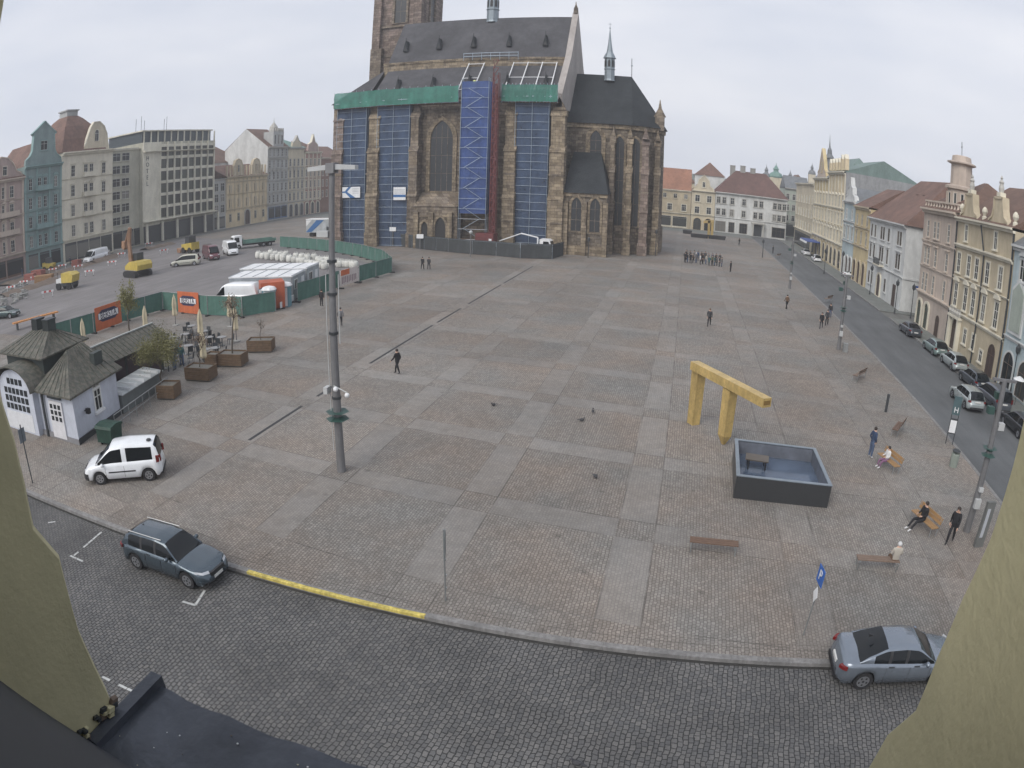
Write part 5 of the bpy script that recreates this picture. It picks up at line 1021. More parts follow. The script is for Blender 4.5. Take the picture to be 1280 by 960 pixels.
# fence panels
fgreen = mat('green_fence_net', (.075,.17,.14), .85, var=.2, scale=.8, dirt=.25)
def fence_line(pts, net, lab, grp, hh=2.05, step=3.4, skip=()):
    me = None; q = 0
    for i in range(len(pts)-1):
        a, c = pts[i], pts[i+1]; d = c-a; n = max(1, round(d.length/step)); w = d.length/n; rz = atan2(d.y, d.x)
        b = MB(); nn = 8; vs = [(.05+(w-.1)*j/nn, .03*sin(j*1.7+k), .12+(hh-.15)*k/3) for k in range(4) for j in range(nn+1)]
        b.add(vs, [(k*(nn+1)+j, k*(nn+1)+j+1, (k+1)*(nn+1)+j+1, (k+1)*(nn+1)+j) for k in range(3) for j in range(nn)], net)
        b.tube((.03,0,0),(.03,0,hh+.03),.025,steel,5); b.tube((w-.03,0,0),(w-.03,0,hh+.03),.025,steel,5); b.tube((.03,0,hh),(w-.03,0,hh),.025,steel,5); pm = b.mesh('netting')
        b = MB(); b.box(-.12,-.38,0,.12,.38,.14,black); fm = b.mesh('foot')
        for k in range(n):
            q += 1
            if q in skip: continue
            t = thing('fence_panel', lab, 'fence', a.lerp(c, k/n), rz, grp); inst(pm, 'netted_frame', t); inst(fm, 'foot', t)
GFN = 'green netted fence panels around the compound'
GFL = 'green netted mesh fence panel in the long line around the building compound'
fence_line([G(62,434), G(118,417), G(160,401), G(204,388)], fgreen, 'green netted fence panel in the line behind the market pavilion', 'green netted fence panels behind the pavilion')
fence_line([G(204,388), G(260,395), G(303,397), G(345,390)], fgreen, GFL, GFN); fence_line([G(372,378), G(400,369), G(424,360)], fgreen, 'green netted fence panel between the barrier board and the orange poster', 'green fence panels left of the poster')
fence_line([G(449,353), G(470,347), G(490,341)], fgreen, 'green netted fence panel right of the orange and white poster', 'green fence panels right of the poster'); fence_line([G(490,341), G(478,330), G(452,322), G(420,316), G(385,312), G(350,309)], fgreen, 'green netted fence panel in the rear line facing the cathedral', 'green fence panels at the rear')
def banner(lab, a, c, hh, body, z0=.1):
    A, B = G(*a), G(*c); d = B-A; w = d.length; n = Vector((d.y,-d.x,0)).normalized()*.08; t = thing('banner', lab, 'banner', A+n, atan2(d.y,d.x)); b = MB(); b.box(0,-.02,z0,w,.02,hh,ban); b.build('sheet', t); logo(t, w/2, hh*.6, w*.8, -.02, body); return t
banner('orange banner with a dark framed white company sign behind the parasols', (224,391), (250,394), 2.3, 'BERSTA'); banner('orange banner with slanted company sign behind the pavilion roof', (120,416), (152,404), 2.4, 'BERSTA')
A, B = G(426,361), G(447,354); d = B-A; t = thing('poster_panel', 'orange and white printed poster panel on the fence right of the light mast', 'poster', A, atan2(d.y,d.x)); w = d.length
b = MB(); b.box(0,-.03,.3,w,.03,2.1,mat('poster_white',(.55,.50,.48),.7,var=.1)); b.box(0,-.045,1.45,w*.5,-.03,2.1,ban); [b.box(.2+w*.1*k,-.045,.5+.05*(k%3),.2+w*.1*k+w*.05,-.031,1.3,mat('poster_ink',(.25,.18,.2),.7)) for k in range(9)]; b.build('sheet', t)
for x in (0,w): b = MB(); b.box(x-.1,-.4,0,x+.1,.4,.14,black); b.build('foot', t)
for (px_, py_, s_, rz_, lb_) in ((238,316,1.4,2.9,'yellow orange machine standing behind the beige works van'),(62,338,1.1,.4,'small orange loader among the brick stacks by the teal house')):
    t = thing('site_loader', lb_, 'loader', G(px_,py_), rz_); t.scale = (s_,s_,s_)
    b = MB(); b.prism([(-1.3,-.7,.5),(1.1,-.7,.5),(1.3,-.7,1.2),(.6,-.7,1.3),(-1.3,-.7,1.5)], (0,1.4,0), exy); b.build('body', t)
    b = MB(); b.prism([(-.6,-.6,1.4),(.5,-.6,1.3),(.3,-.6,2.3),(-.6,-.6,2.3)], (0,1.2,0), dark); b.build('cab', t)
    b = MB(); b.prism([(1.3,-.9,.1),(2.1,-.9,.1),(2.2,-.9,.7),(1.5,-.9,.5)], (0,1.8,0), exo); b.build('bucket', t)
    for x in (-.8,.8):
        for s in (-1,1): b = MB(); b.tube((0,0,0),(0,-.3*s,0),.42,rubber,12); b.build('wheel', t, (x,.8*s,.42))
for k, (a_, c_) in enumerate(((205,205),)): pass
rw = mat('barrier_red', (.45,.05,.04), .6, var=.1)
def sbar():
    t = thing('site_barrier', 'red and white striped barrier along the dug western street', 'barrier', (0,0,0), 0, 'striped barriers along the dug street')
    b = MB(); [b.box(-1+.4*k,-.02,.75,-.6+.4*k,.02,1.0,rw if k % 2 else white) for k in range(5)]; b.build('board', t)
    for x in (-.8,.8): b = MB(); b.box(x-.03,-.25,0,x+.03,.25,.08,black); b.box(x-.02,-.02,.08,x+.02,.02,.9,white); b.build('leg', t)
    return t
sb = sbar(); used_ = False
for (x_, y_) in ((14,365),(30,358),(44,352),(66,342),(78,337),(98,338),(140,333),(152,322),(186,309),(205,318),(60,372),(112,345)):
    place(sb, used_, G(x_,y_), .6+jit(.5)); used_ = True
# ================================================================== SQUARE: FOUNTAIN, KIOSK, CAFE
gold = mat('gilded_metal', (.58,.42,.165), .45, .3, var=.18, scale=5, dirt=.25, bump=.01, bscale=12); gold2 = mat('orange_gilding', (.55,.26,.06), .5, .3, var=.2)
A = G(869,527); B = G(903,558); T0 = Vector((1.35,36.7,3.35)); T1 = Vector((4.75,31.5,3.35))
t = thing('gilded_sculpture', 'tall angular gilded sculpture of two legs and a long slanting spout', 'sculpture', A)
def beam(mb, p, q, w, h, m):
    p, q = Vector(p), Vector(q); d = (q-p).normalized(); s = Vector((-d.y,d.x,0)); s = (s if s.length > .1 else Vector((1,0,0))).normalized()*w/2; u = d.cross(s).normalized()*h/2
    mb.add([p-s-u,p+s-u,p+s+u,p-s+u,q-s-u,q+s-u,q+s+u,q-s+u], [(3,2,1,0),(4,5,6,7),(0,1,5,4),(1,2,6,5),(2,3,7,6),(3,0,4,7)], m)
def leg(p, zt, r=.31, tip=False):
    b = MB(); a0 = atan2(T1.y-T0.y, T1.x-T0.x); u = Vector((cos(a0),sin(a0),0))*r; v = Vector((-sin(a0),cos(a0),0))*r*.9
    vs = [];
    lv = [(0,.25 if tip else .9),(.5 if tip else .1,.9),(zt,1.0)]
    for z, k in lv: vs += [p+Vector((0,0,z))+(-u-v)*k, p+Vector((0,0,z))+(u-v)*k, p+Vector((0,0,z))+(u+v)*k, p+Vector((0,0,z))+(-u+v)*k]
    b.add([x-A for x in vs], [(j*4+i, j*4+(i+1)%4, j*4+4+(i+1)%4, j*4+4+i) for j in range(2) for i in range(4)]+[(3,2,1,0),(8,9,10,11)], gold)
    return b
leg(Vector((1.45,36.9,0)), 3.05).build('leg', t); leg(Vector((3.1,34.2,0)), 3.05, .31, True).build('leg', t)
b = MB(); d = (T1-T0).normalized(); beam(b, T0-d*.35-A, T1-A, .54, .46, gold); b.build('spout_beam', t)
b = MB(); beam(b, T1-d*.06-A, T1+d*.012-A, .42, .22, mat('spout_inside',(.20,.12,.03),.6)); b.build('spout_mouth', t)
granite = mat('black_granite', (.035,.037,.04), .35, var=.2, scale=20); basin_in = mat('basin_blue', (.13,.142,.17), .45, var=.3, scale=1.2, dirt=.3)
q = [G(921,595,1.08), G(1040,608,1.08), G(1019,561,1.08), G(919,549,1.08)]; c = sum(q, Vector())/4; q = [Vector((x.x-c.x,x.y-c.y,0)) for x in q]
t = thing('fountain_basin', 'square black granite fountain basin with a bluish inside beside the gilded sculpture', 'fountain', (c.x,c.y,0))
def ring(q, k0, k1, z0, z1, m):
    b = MB()
    for i in range(4):
        j = (i+1) % 4; b.prism([q[i]*k0+Vector((0,0,z0)), q[j]*k0+Vector((0,0,z0)), q[j]*k1+Vector((0,0,z0)), q[i]*k1+Vector((0,0,z0))], (0,0,z1-z0), m)
    return b
ring(q, 1., .965, 0, 1.08, granite).build('outer_wall', t); ring(q, .964, .93, .1, 1.05, basin_in).build('inner_wall', t)
ring(q, 1.012, .93, 1.081, 1.12, mat('granite_rim',(.16,.19,.22),.3,var=.15)).build('rim', t)
b = MB(); b.prism([x*.93+Vector((0,0,.1)) for x in q], (0,0,.25), basin_in); b.build('floor', t)
b = MB(); b.prism([x*.93+Vector((0,0,.40)) for x in q], (0,0,.004), mat('shallow_water',(.12,.16,.23),.12,var=.3,scale=1.,alpha=.55,spec=.6)); b.build('water', t)
p = G(946,572,.9)-Vector((c.x,c.y,0)); b = MB(); beam(b, (p.x-.55,p.y+.05,.9),(p.x+.6,p.y-.1,.9),.8,.05,mat('bronze_plate',(.12,.10,.08),.5,.4)); [b.tube((p.x+x,p.y+y,.35),(p.x+x,p.y+y,.9),.035,black,6) for x in (-.4,.45) for y in (-.3,.3)]; b.build('bronze_table', t)
# ---- kiosk
kw = mat('kiosk_white', (.50,.53,.60), .85, var=.07, dirt=.15, scale=2, bump=.005, bscale=12); 
def seam_mat(name, c1, c2):
    m, t, b = ground_mat(name); tc = nd(t, 'ShaderNodeTexCoord'); n1 = noise(t, tc.outputs['Object'], 1.2, 5); mp = nd(t, 'ShaderNodeMapping'); mp.inputs['Scale'].default_value = (7,7,.6); t.links.new(tc.outputs['Object'], mp.inputs[0]); n2 = noise(t, mp.outputs[0], .6, 3)
    c = mixc(t, rng(t, n2, .4, .6, 0, 1), c1, c2); sc = nd(t, 'ShaderNodeVectorMath', operation='SCALE'); t.links.new(c, sc.inputs[0]); t.links.new(rng(t, n1, .3, .7, .8, 1.15), sc.inputs['Scale']); t.links.new(sc.outputs[0], b.inputs['Base Color']); b.inputs['Roughness'].default_value = .75; return m
seam = seam_mat('weathered_copper_roof', (.072,.076,.064), (.125,.117,.098)); darkwall = mat('dark_green_cladding', (.04,.05,.048), .7, var=.15)
KR = radians(7); KO = G(100,556); t = thing('kiosk', 'small white kiosk with a grey green metal roof, chimneys and a glazed arched porch', 'kiosk', KO, -KR*0+radians(0))
# local: x to west is negative; y north
b = MB(); b.prism([(0,0,0),(-1.2,4.9,0),(-4.6,5.2,0),(-3.3,.1,0)], (0,0,2.95), kw); b.prism([(-3.3,.1,0),(-4.6,5.2,0),(-10.5,6.2,0),(-9.2,.2,0)], (0,0,2.9), kw); b.build('wall', t)
b = MB(); b.prism([(.08,-.07,0),(-1.14,5.,0),(-1.3,4.9,0),(-.1,.06,0)], (0,0,.35), dark); b.prism([(.08,-.08,0),(-9.3,.1,0),(-9.3,.25,0),(0,.1,0)], (0,0,.3), mat('grey_base',(.2,.2,.21),.8)); b.build('plinth', t)
# wing roof (hip)
def seamed(b, quadpts, m, n=7):
    """roof plane between eave a->b and ridge d->c with standing seams"""
    a, bb, c, d = [Vector(x) for x in quadpts]; b.face([a, bb, c, d], m)
    nn = (bb-a).cross(d-a).normalized()*.035
    if nn.z < 0: nn = -nn
    for i in range(1, n): p, q_ = a.lerp(bb, i/n), d.lerp(c, i/n); w = (bb-a).normalized()*.02; b.prism([p-w, p+w, p+w+nn, p-w+nn], q_-p, m)
e = [(.35,-.4,2.85),(-1.0,5.4,2.85),(-5.,5.6,2.85),(-3.7,-.35,2.85)]; pk = [(-3.0,2.4,4.55),(-3.6,4.2,4.55)]
b = MB(); seamed(b, (e[0],e[1],pk[1],pk[0]), seam, 9); seamed(b, (e[3],e[0],pk[0],pk[0]), seam, 7); seamed(b, (e[1],e[2],pk[1],pk[1]), seam, 6); b.face([e[2],e[3],pk[0],pk[1]], seam)
b.prism([e[0],e[1],e[2],e[3]], (0,0,-.12), seam); ro = b.build('wing_roof', t)
b = MB(); b.prism([(-1.9,3.4,3.4),(-1.5,3.45,3.4),(-1.65,4.3,3.4),(-2.05,4.25,3.4)], (0,0,.75), darkwall); b.build('roof_hatch', ro)
# central raised block
cb = [(-3.9,.9,2.8),(-4.6,4.9,2.8),(-9.2,5.4,2.8),(-8.8,1.0,2.8)]
b = MB(); b.prism(cb, (0,0,1.75), darkwall); b.build('raised_block', t)
e2 = [(-3.4,.45,4.5),(-4.2,5.4,4.5),(-9.7,5.9,4.5),(-9.3,.5,4.5)]; p2 = [(-5.2,2.6,5.5),(-5.5,3.4,5.5),(-7.6,3.6,5.5),(-7.4,2.7,5.5)]
b = MB()
for i in range(4): seamed(b, (e2[i],e2[(i+1)%4],p2[(i+1)%4],p2[i]), seam, 8)
b.face(p2, seam); b.prism(e2, (0,0,-.1), seam); ro = b.build('main_roof', t)
for x in (-7.0,-5.6): b = MB(); b.box(x-.33,2.65,5.3,x+.33,3.35,6.15,darkwall); b.box(x-.38,2.6,6.15,x+.38,3.4,6.22,dark); [b.box(x-.33+.16*k,2.62,5.5,x-.29+.16*k,2.65,6.1,dark) for k in range(5)]; b.build('chimney', ro)
# arched porch with glazing, front (south)
b = MB(); pr = [(2.15*cos(pi*i/12)-6.1, 2.7+1.15*sin(pi*i/12)) for i in range(13)]
b.prism([(-8.3,0,0),(-3.9,0,0)]and[(x,-.35,z) for x, z in [(-8.25,0),(-3.95,0)]+pr], (0,1.4,0), kw); po = b.build('porch', t)
b = MB(); prof = [(2.45*cos(pi*i/14)-6.1, 2.72+1.35*sin(pi*i/14)) for i in range(15)]
for (x0, z0), (x1, z1) in zip(prof, prof[1:]): b.prism([(x0,-.75,z0),(x1,-.75,z1),(x1,-.75,z1+.09),(x0,-.75,z0+.09)], (0,2.4,0), seam)
b.build('barrel_roof', po)
gm = mat('kiosk_pane', (.02,.025,.03), .2)
for r, z in enumerate((1.35,1.85,2.35,2.95)):
    for k in range(6):
        if r == 3 and k in (0,5): continue
        b = MB(); x = -7.55+k*.52; b.box(x,-.39,z,x+.36,-.345,z+.36,gm); b.build('pane', po)
b = MB(); b.box(-7.8,-.37,.1,-4.4,-.345,1.2,mat('porch_panel',(.60,.61,.63),.7)); b.build('porch_panel', po)
b = MB(); b.box(-3.35,-.12,0,-3.2,0,2.9,dark); b.build('drainpipe', t)
b = MB(); b.box(-2.6,-.06,.1,-1.2,.12,2.3,mat('white_door',(.6,.6,.62),.6)); dr = b.build('door', t)
for r in range(3):
    for k in range(3): b = MB(); b.box(-2.45+k*.42,-.09,1.15+r*.36,-2.2+k*.42,-.055,1.4+r*.36,gm); b.build('pane', dr)
b = MB(); b.box(-2.6,-.1,2.45,-1.2,.1,2.6,dark); b.build('door_lamp', t)
ra = atan2(4.9,-1.2); inst(window_mesh(.75,1.25,'rect',white,frame_w,0,1,1,True,tw=.08,proud=.05), 'window', t, (-.62,2.55,1.15), ra); inst(window_mesh(.75,.2,'rect',white,frame_w,0,1,0,False,tw=.05,proud=.05), 'window', t, (-.62,2.55,2.5), ra)
b = MB(); b.box(.02,.9,1.6,.3,1.0,1.66,black); b.box(.2,.85,1.5,.5,1.05,1.8,black); b.build('wall_lamp', t, (-.25,.1,0))
# ---- market pavilion behind
t = thing('market_pavilion', 'long low dark pavilion with a seamed ridge roof behind the kiosk', 'pavilion', (-35.4,31.5,0), radians(4))
b = MB(); 
seamed(b, ((1.7,-3.6,2.5),(1.7,4.2,2.5),(0,4.2,3.45),(0,-3.6,3.45)), seam, 16); seamed(b, ((-1.9,-3.6,2.5),(-1.9,4.2,2.5),(0,4.2,3.45),(0,-3.6,3.45)), seam, 16)
b.box(-.08,-3.6,3.44,.08,4.2,3.52,mat('ridge_flashing',(.35,.37,.36),.5)); b.build('roof', t)
b = MB(); b.box(-1.5,-3.4,0,1.0,4.,2.5,darkwall); b.build('wall', t)
for k in range(5): b = MB(); b.box(1.0,-3.1+1.4*k,.3,1.03,-1.9+1.4*k,2.2,mat('dark_pane',(.05,.035,.045),.3)); b.build('panel', t)
for y in (-3.3,-.8,1.7,3.9): b = MB(); b.tube((1.5,y,0),(1.5,y,2.5),.05,dark,6); b.build('post', t)
# low glazed stall with railing
t = thing('covered_stall', 'low grey covered counter with a translucent top next to the kiosk', 'stall', (-30.9,27.0,0), radians(101))
b = MB(); b.box(.2,-.1,0,5.2,1.3,1.15,mat('grey_panel',(.13,.145,.145),.7,var=.12)); b.build('counter', t); b = MB(); b.prism([(.1,-.25,1.16),(5.4,-.25,1.16),(5.4,1.5,1.36),(.1,1.5,1.36)], (0,0,.05), mat('translucent_sheet',(.34,.36,.36),.4,var=.15)); [b.box(.1+.9*k,-.26,1.2,.14+.9*k,1.5,1.42,white) for k in range(6)]; b.build('translucent_top', t)
t = thing('guard_rail', 'thin grey railing standing beside the covered counter', 'railing', (-28.9,24.6,0), radians(104)); b = MB()
for k in range(9): b.tube((.9*k,0,0),(.9*k,0,1.05),.025,steel,5)
b.tube((0,0,1.05),(7.2,0,1.05),.03,steel,5); b.tube((0,0,.5),(7.2,0,.5),.02,steel,5); b.build('rail', t)
# dumpster
dg = mat('bin_green', (.018,.055,.04), .6, var=.2, dirt=.35); t = thing('wheeled_bin', 'big green wheeled rubbish container behind the white compact van', 'rubbish bin', G(140,556)+Vector((-.3,.2,0)), radians(98)); t.scale = (.9,.9,.85)
b = MB(); b.prism([(-.55,-.6,.18),(.55,-.6,.18),(.62,-.7,1.15),(-.62,-.7,1.15)], (0,1.3,0), dg); b.build('body', t); b = MB(); b.prism([(-.68,-.75,1.15),(.68,-.75,1.15),(.6,-.75,1.32),(0,-.75,1.42),(-.6,-.75,1.32)], (0,1.45,0), dg); b.build('lid', t)
for x in (-.4,.4):
    for y in (-.45,.45): b = MB(); b.tube((x,y-.04,.1),(x,y+.04,.1),.1,rubber,10); b.build('wheel', t)
# planters
pw = mat('planter_wood', (.12,.078,.048), .8, var=.3, scale=5, bump=.01); earth = mat('planter_earth', (.15,.145,.13), .95, var=.3, scale=8, bump=.03)
def planter(px, py, lab, rz, L=2.0, w=1.3):
    t = thing('planter', lab, 'planter', G(px,py)+Vector((0,w/2,0)), rz, 'wooden planters round the cafe terrace'); b = MB()
    for k in range(5):
        z = .12+k*.17
        for s in (-1,1): b.box(-L/2, s*w/2-.03, z, L/2, s*w/2+.03, z+.155, pw); b.box(s*L/2-.03, -w/2, z, s*L/2+.03, w/2, z+.155, pw)
    b.build('boards', t); b = MB(); b.box(-L/2+.03,-w/2+.03,.05,L/2-.03,w/2-.03,.85,earth); b.build('earth', t); return t.location
pl = [planter(205,500,'wooden planter at the end of the covered counter, nearest the kiosk',.3,1.3,1.2), planter(245,477,'long wooden planter between the parasols and the open square',.15), planter(285,459,'wooden planter with a thin bare tree, third from the kiosk',.2), planter(321,441,'wooden planter farthest from the kiosk, at the corner of the terrace',.35), planter(263,459,'small wooden planter tucked behind the long one',.15,1.0,.9)]
# trees
bark = mat('bark', (.085,.07,.055), .9, var=.25, scale=8, bump=.01)
leafm = [mat('fresh_leaves', (.135,.13,.05), .8, var=.35, scale=2), mat('yellow_green_leaves', (.17,.165,.06), .8, var=.3, scale=2), mat('dry_twigs', (.15,.105,.075), .9, var=.3, scale=2)]
def tree(lab, p, h, cr, ch, zc, nleaf, lm, tr=.09, lsz=.07, name='tree', grp=None, droop=0.):
    t = thing(name, lab, 'tree', p, 0, grp); b = MB(); pts = [Vector((0,0,0))]; k = 5
    for i in range(1, k+1): pts.append(Vector((jit(.06)*i, jit(.06)*i, zc*i/k)))
    for i in range(k): b.tube(pts[i], pts[i+1], tr*(1-.09*i), bark, 7, tr*(1-.09*(i+1)))
    ends = []
    for i in range(12):
        a = 2.4*i+jit(.3); q_ = pts[-1] if i % 3 else pts[-2]; r_ = cr*(.45+.5*R.random()); e1 = q_+Vector((cos(a)*r_*.5, sin(a)*r_*.5, ch*.3*R.random()+ch*.12)); e2_ = e1+Vector((cos(a+jit(.5))*r_*.5, sin(a+jit(.5))*r_*.5, ch*(.4*R.random()-.05-droop)))
        b.tube(q_, e1, tr*.45, bark, 5, tr*.28); b.tube(e1, e2_, tr*.28, bark, 4, tr*.1)
        for s in range(3): e3 = e2_+Vector((jit(cr*.4), jit(cr*.4), jit(ch*.25))); b.tube(e1.lerp(e2_,.6), e3, tr*.14, bark, 4, tr*.05); ends.append(e3)
        ends += [e1, e2_, e1.lerp(e2_,.5)]
    b.build('trunk', t)
    b = MB(); vs = []; fs = []
    for i in range(nleaf):
        c = R.choice(ends)+Vector((R.gauss(0,cr*.17), R.gauss(0,cr*.17), R.gauss(0,ch*.13)-droop*R.random()))
        u = Vector((jit(1),jit(1),jit(1))).normalized()*lsz*(.6+R.random()); v = u.orthogonal().normalized()*lsz*.5; o = len(vs); vs += [c-u, c-v, c+u, c+v]; fs.append((o,o+1,o+2,o+3))
    b.add(vs, fs, lm); b.build('crown', t); return t
tree('round yellow green tree with a dense fine crown in the planter by the pavilion', pl[0]+Vector((-1.3,.6,.3)), 4, 1.45, 2.1, 2.0, 9000, leafm[0], .08, .042)
tree('slim pale green tree rising behind the pavilion roof', G(162,414), 5, .9, 2.6, 2.4, 2600, leafm[1], .09, .07)
tree('thin bare tree with brownish twigs in the third planter', pl[2]+Vector((0,0,.5)), 5, .8, 1.2, 3.6, 700, leafm[2], .07, .05)
tree('small leafless sapling in the farthest planter', pl[3]+Vector((0,0,.5)), 2.5, .4, .7, 1.5, 60, leafm[2], .035, .04)
tree('young tree with sparse twigs in the long planter', pl[1]+Vector((0,0,.5)), 3.5, .6, 1.0, 2.0, 300, leafm[2], .045, .05)
# parasols
canvas = mat('beige_canvas', (.50,.44,.31), .9, var=.12, scale=4, dirt=.15)
labs = {(217,368):'closed beige parasol in front of the orange banner',(180,382):'closed beige parasol beside the slim tree above the pavilion roof',(249,386):'closed beige parasol behind the long planter, upper of two in line',(203,411):'closed beige parasol standing next to the dense green tree',(286,368):'closed beige parasol beside the thin bare tree',(102,398):'closed beige parasol sticking up behind the pavilion ridge',(252,412):'closed beige parasol behind the long planter, lower of two in line',(293,382):'closed beige parasol just right of the thin bare tree'}
for (px, py), lb in labs.items():
    p = G(px,py,3.0); t = thing('parasol', lb, 'parasol', (p.x,p.y,0), 0, 'closed parasols on the cafe terrace'); b = MB(); n = 10; vs = []
    for z, r_ in ((.95,.17),(1.1,.25),(1.6,.20),(2.1,.22),(2.6,.15),(2.9,.05),(3.0,.03)): vs += [(r_*(1+.22*(-1)**i)*cos(2*pi*i/n), r_*(1+.22*(-1)**i)*sin(2*pi*i/n), z) for i in range(n)]
    b.add(vs, [(k*n+i, k*n+(i+1)%n, (k+1)*n+(i+1)%n, (k+1)*n+i) for k in range(6) for i in range(n)]+[tuple(range(n))[::-1]], canvas); b.build('folded_canvas', t)
    b = MB(); b.tube((0,0,0),(0,0,1.),.03,dark,6); b.lathe([(.35,0),(.35,.08),(.1,.12)], (0,0,0), concrete, 8); b.build('stand', t)
# tables and chairs
tbt = mat('table_top', (.22,.22,.22), .5, var=.1)
def table():
    t = thing('cafe_table', 'small grey cafe table on the terrace among folded parasols', 'table', (0,0,0), 0, 'cafe tables on the terrace'); b = MB(); b.lathe([(.42,.70),(.42,.74)], (0,0,0), tbt, 12); b.build('table_top', t); b = MB(); b.tube((0,0,0),(0,0,.7),.035,dark,6); b.lathe([(.25,0),(.25,.03)], (0,0,0), dark, 8); b.build('pedestal', t); return t
def chair():
    t = thing('cafe_chair', 'dark woven cafe chair at a terrace table', 'chair', (0,0,0), 0, 'dark cafe chairs'); b = MB(); b.box(-.22,-.22,.43,.22,.22,.47,dark); b.build('seat', t); b = MB(); b.prism([(-.22,.2,.47),(.22,.2,.47),(.2,.27,.88),(-.2,.27,.88)], (0,.03,0), dark); b.build('backrest', t)
    for x in (-.2,.2):
        for y in (-.2,.2): b = MB(); b.tube((x,y,0),(x,y,.44),.018,dark,4); b.build('leg', t)
    return t
tp, cp_ = table(), chair(); tu = cu = False
for (px, py) in ((215,432),(232,428),(236,443),(214,446),(262,432),(270,446),(258,448),(228,455),(240,417),(255,424),(278,432)):
    p = G(px,py); place(tp, tu, p, 0); tu = True; a0 = R.random()*6
    for k in range(3): a = a0+k*2.1; place(cp_, cu, p+Vector((cos(a)*.75, sin(a)*.75, 0)), a-pi/2+jit(.3)); cu = True
# plank (orange) behind the kiosk chimneys
A, B = G(16,404,.9), G(72,389,.9); d = B-A; t = thing('orange_barrier', 'long orange timber barrier seen above the kiosk chimneys', 'barrier', (A.x,A.y,0), atan2(d.y,d.x)); b = MB(); b.box(0,-.35,.78,d.length,.35,.92,mat('orange_timber',(.60,.27,.09),.7,var=.15)); [b.box(0,-.37+.23*k,.92,d.length,-.34+.23*k,.925,wood) for k in range(4)]; b.build('plank', t)
for x in (.5,d.length-.7): b = MB(); b.box(x,-.3,0,x+.15,.3,.78,dark); b.build('trestle', t)
# dark car peeping left, rubble & pallets in the dug street
vehicle('parked_car', 'dark green pickup at the left edge behind the kiosk roof', 'car', carpaint('dark_green_paint',(.03,.06,.06)), 4.6, 1.85, 'estate', G(8,397), .35, None, False)
rub = mat('stone_rubble', (.23,.23,.22), .95, var=.3, scale=1, obj_var=.3); pal = mat('pallet_wood', (.27,.16,.08), .85, var=.25); redst = mat('red_brick_stack', (.28,.10,.08), .9, var=.25)
for i in range(90):
    px, py = R.uniform(0,34), 0; py = 372+R.uniform(-8,14)-px*.35; p = G(px,py); s = .15+R.random()*.25; b = MB(); b.prism([(-s,-s*.8,0),(s*1.1,-s*.7,0),(s*.8,s,0),(-s*.9,s*.8,0)], (jit(.1),jit(.1),s*1.2), rub); b.build('paving_block', None, p, R.random()*3, label='loose grey paving block heaped in the torn up street', category='paving block', group='loose paving blocks at the left edge')
for (px, py, m_, lb, s) in ((48,345,redst,'stack of red bricks by the teal house',1.6),(55,352,pal,'brown timber stack in front of the teal house',1.9),(38,350,redst,'low red brick stack farther left by the dug street',1.2),(96,332,redst,'red machine cover stack by the cream house shopfront',1.0),(150,318,concrete,'grey kerbstone pile by the hotel wing',1.4),(132,320,concrete,'pale concrete blocks piled by the hotel ground floor',1.1)):
    b = MB(); [b.box(-s+jit(.1),-.7,k*.3,s+jit(.1),.7,k*.3+.26,m_) for k in range(4)]; b.build('material_stack', None, G(px,py), R.random(), label=lb, category='material stack')
# ================================================================== MASTS, SIGNS, BENCHES
pole_g = mat('mast_grey', (.20,.20,.205), .55, .4, var=.1, dirt=.2); lamp_green = mat('lamp_green', (.03,.07,.06), .5); pale_g = mat('luminaire_grey', (.42,.43,.43), .5)
def plates(t, z, r=.55):
    for dz, s in ((0,1),(.38,-1)):
        b = MB(); b.lathe([(.16,-.02),(r,.02 if s > 0 else -.02),(r*.5,.10*s),(.16,.16*s)], (0,0,z+dz), lamp_green, 6, .3); b.build('green_collar', t)
p = G(427,589); t = thing('light_mast', 'tallest grey light mast on the square with a crossbar at its top', 'light mast', p)
b = MB(); b.lathe([(.205,0),(.19,1.2),(.185,3.4),(.16,6.8),(.135,9.4),(.12,13.5)], (0,0,0), pole_g, 14); b.build('pole', t)
for z in (3.0,5.9,7.6,9.0): b = MB(); b.lathe([(.215,0),(.215,.12)], (0,0,z+.5), dark, 12); b.build('band', t)
plates(t, 2.55)
b = MB(); b.tube((.0,-.2,4.15),(.75,-.35,3.95),.035,steel,6); b.ball((.15,-.32,4.05),.12,white,8); b.ball((.72,-.35,3.85),.11,white,8); b.box(-.5,-.3,3.75,-.3,.1,4.05,pale_g); b.build('camera', t)
b = MB(); b.tube((-.32,0,1),(-.32,0,9.),.02,pale_g,4); b.tube((.3,0,6),(.3,0,9.),.02,pale_g,4); b.build('cable', t)
for s in (-1,1): b = MB(); b.prism([(s*.15,-.16,13.45),(s*1.15,-.12,13.42),(s*1.15,-.12,13.6),(s*.15,-.16,13.68)], (0,.3,0), pale_g); b.build('luminaire', t)
b = MB(); b.box(-.2,-.25,13.3,.2,.2,13.75,pole_g); b.build('bracket', t); b = MB(); b.box(-.65,-.18,10.6,-.1,.1,10.85,pale_g); b.build('sensor_box', t)
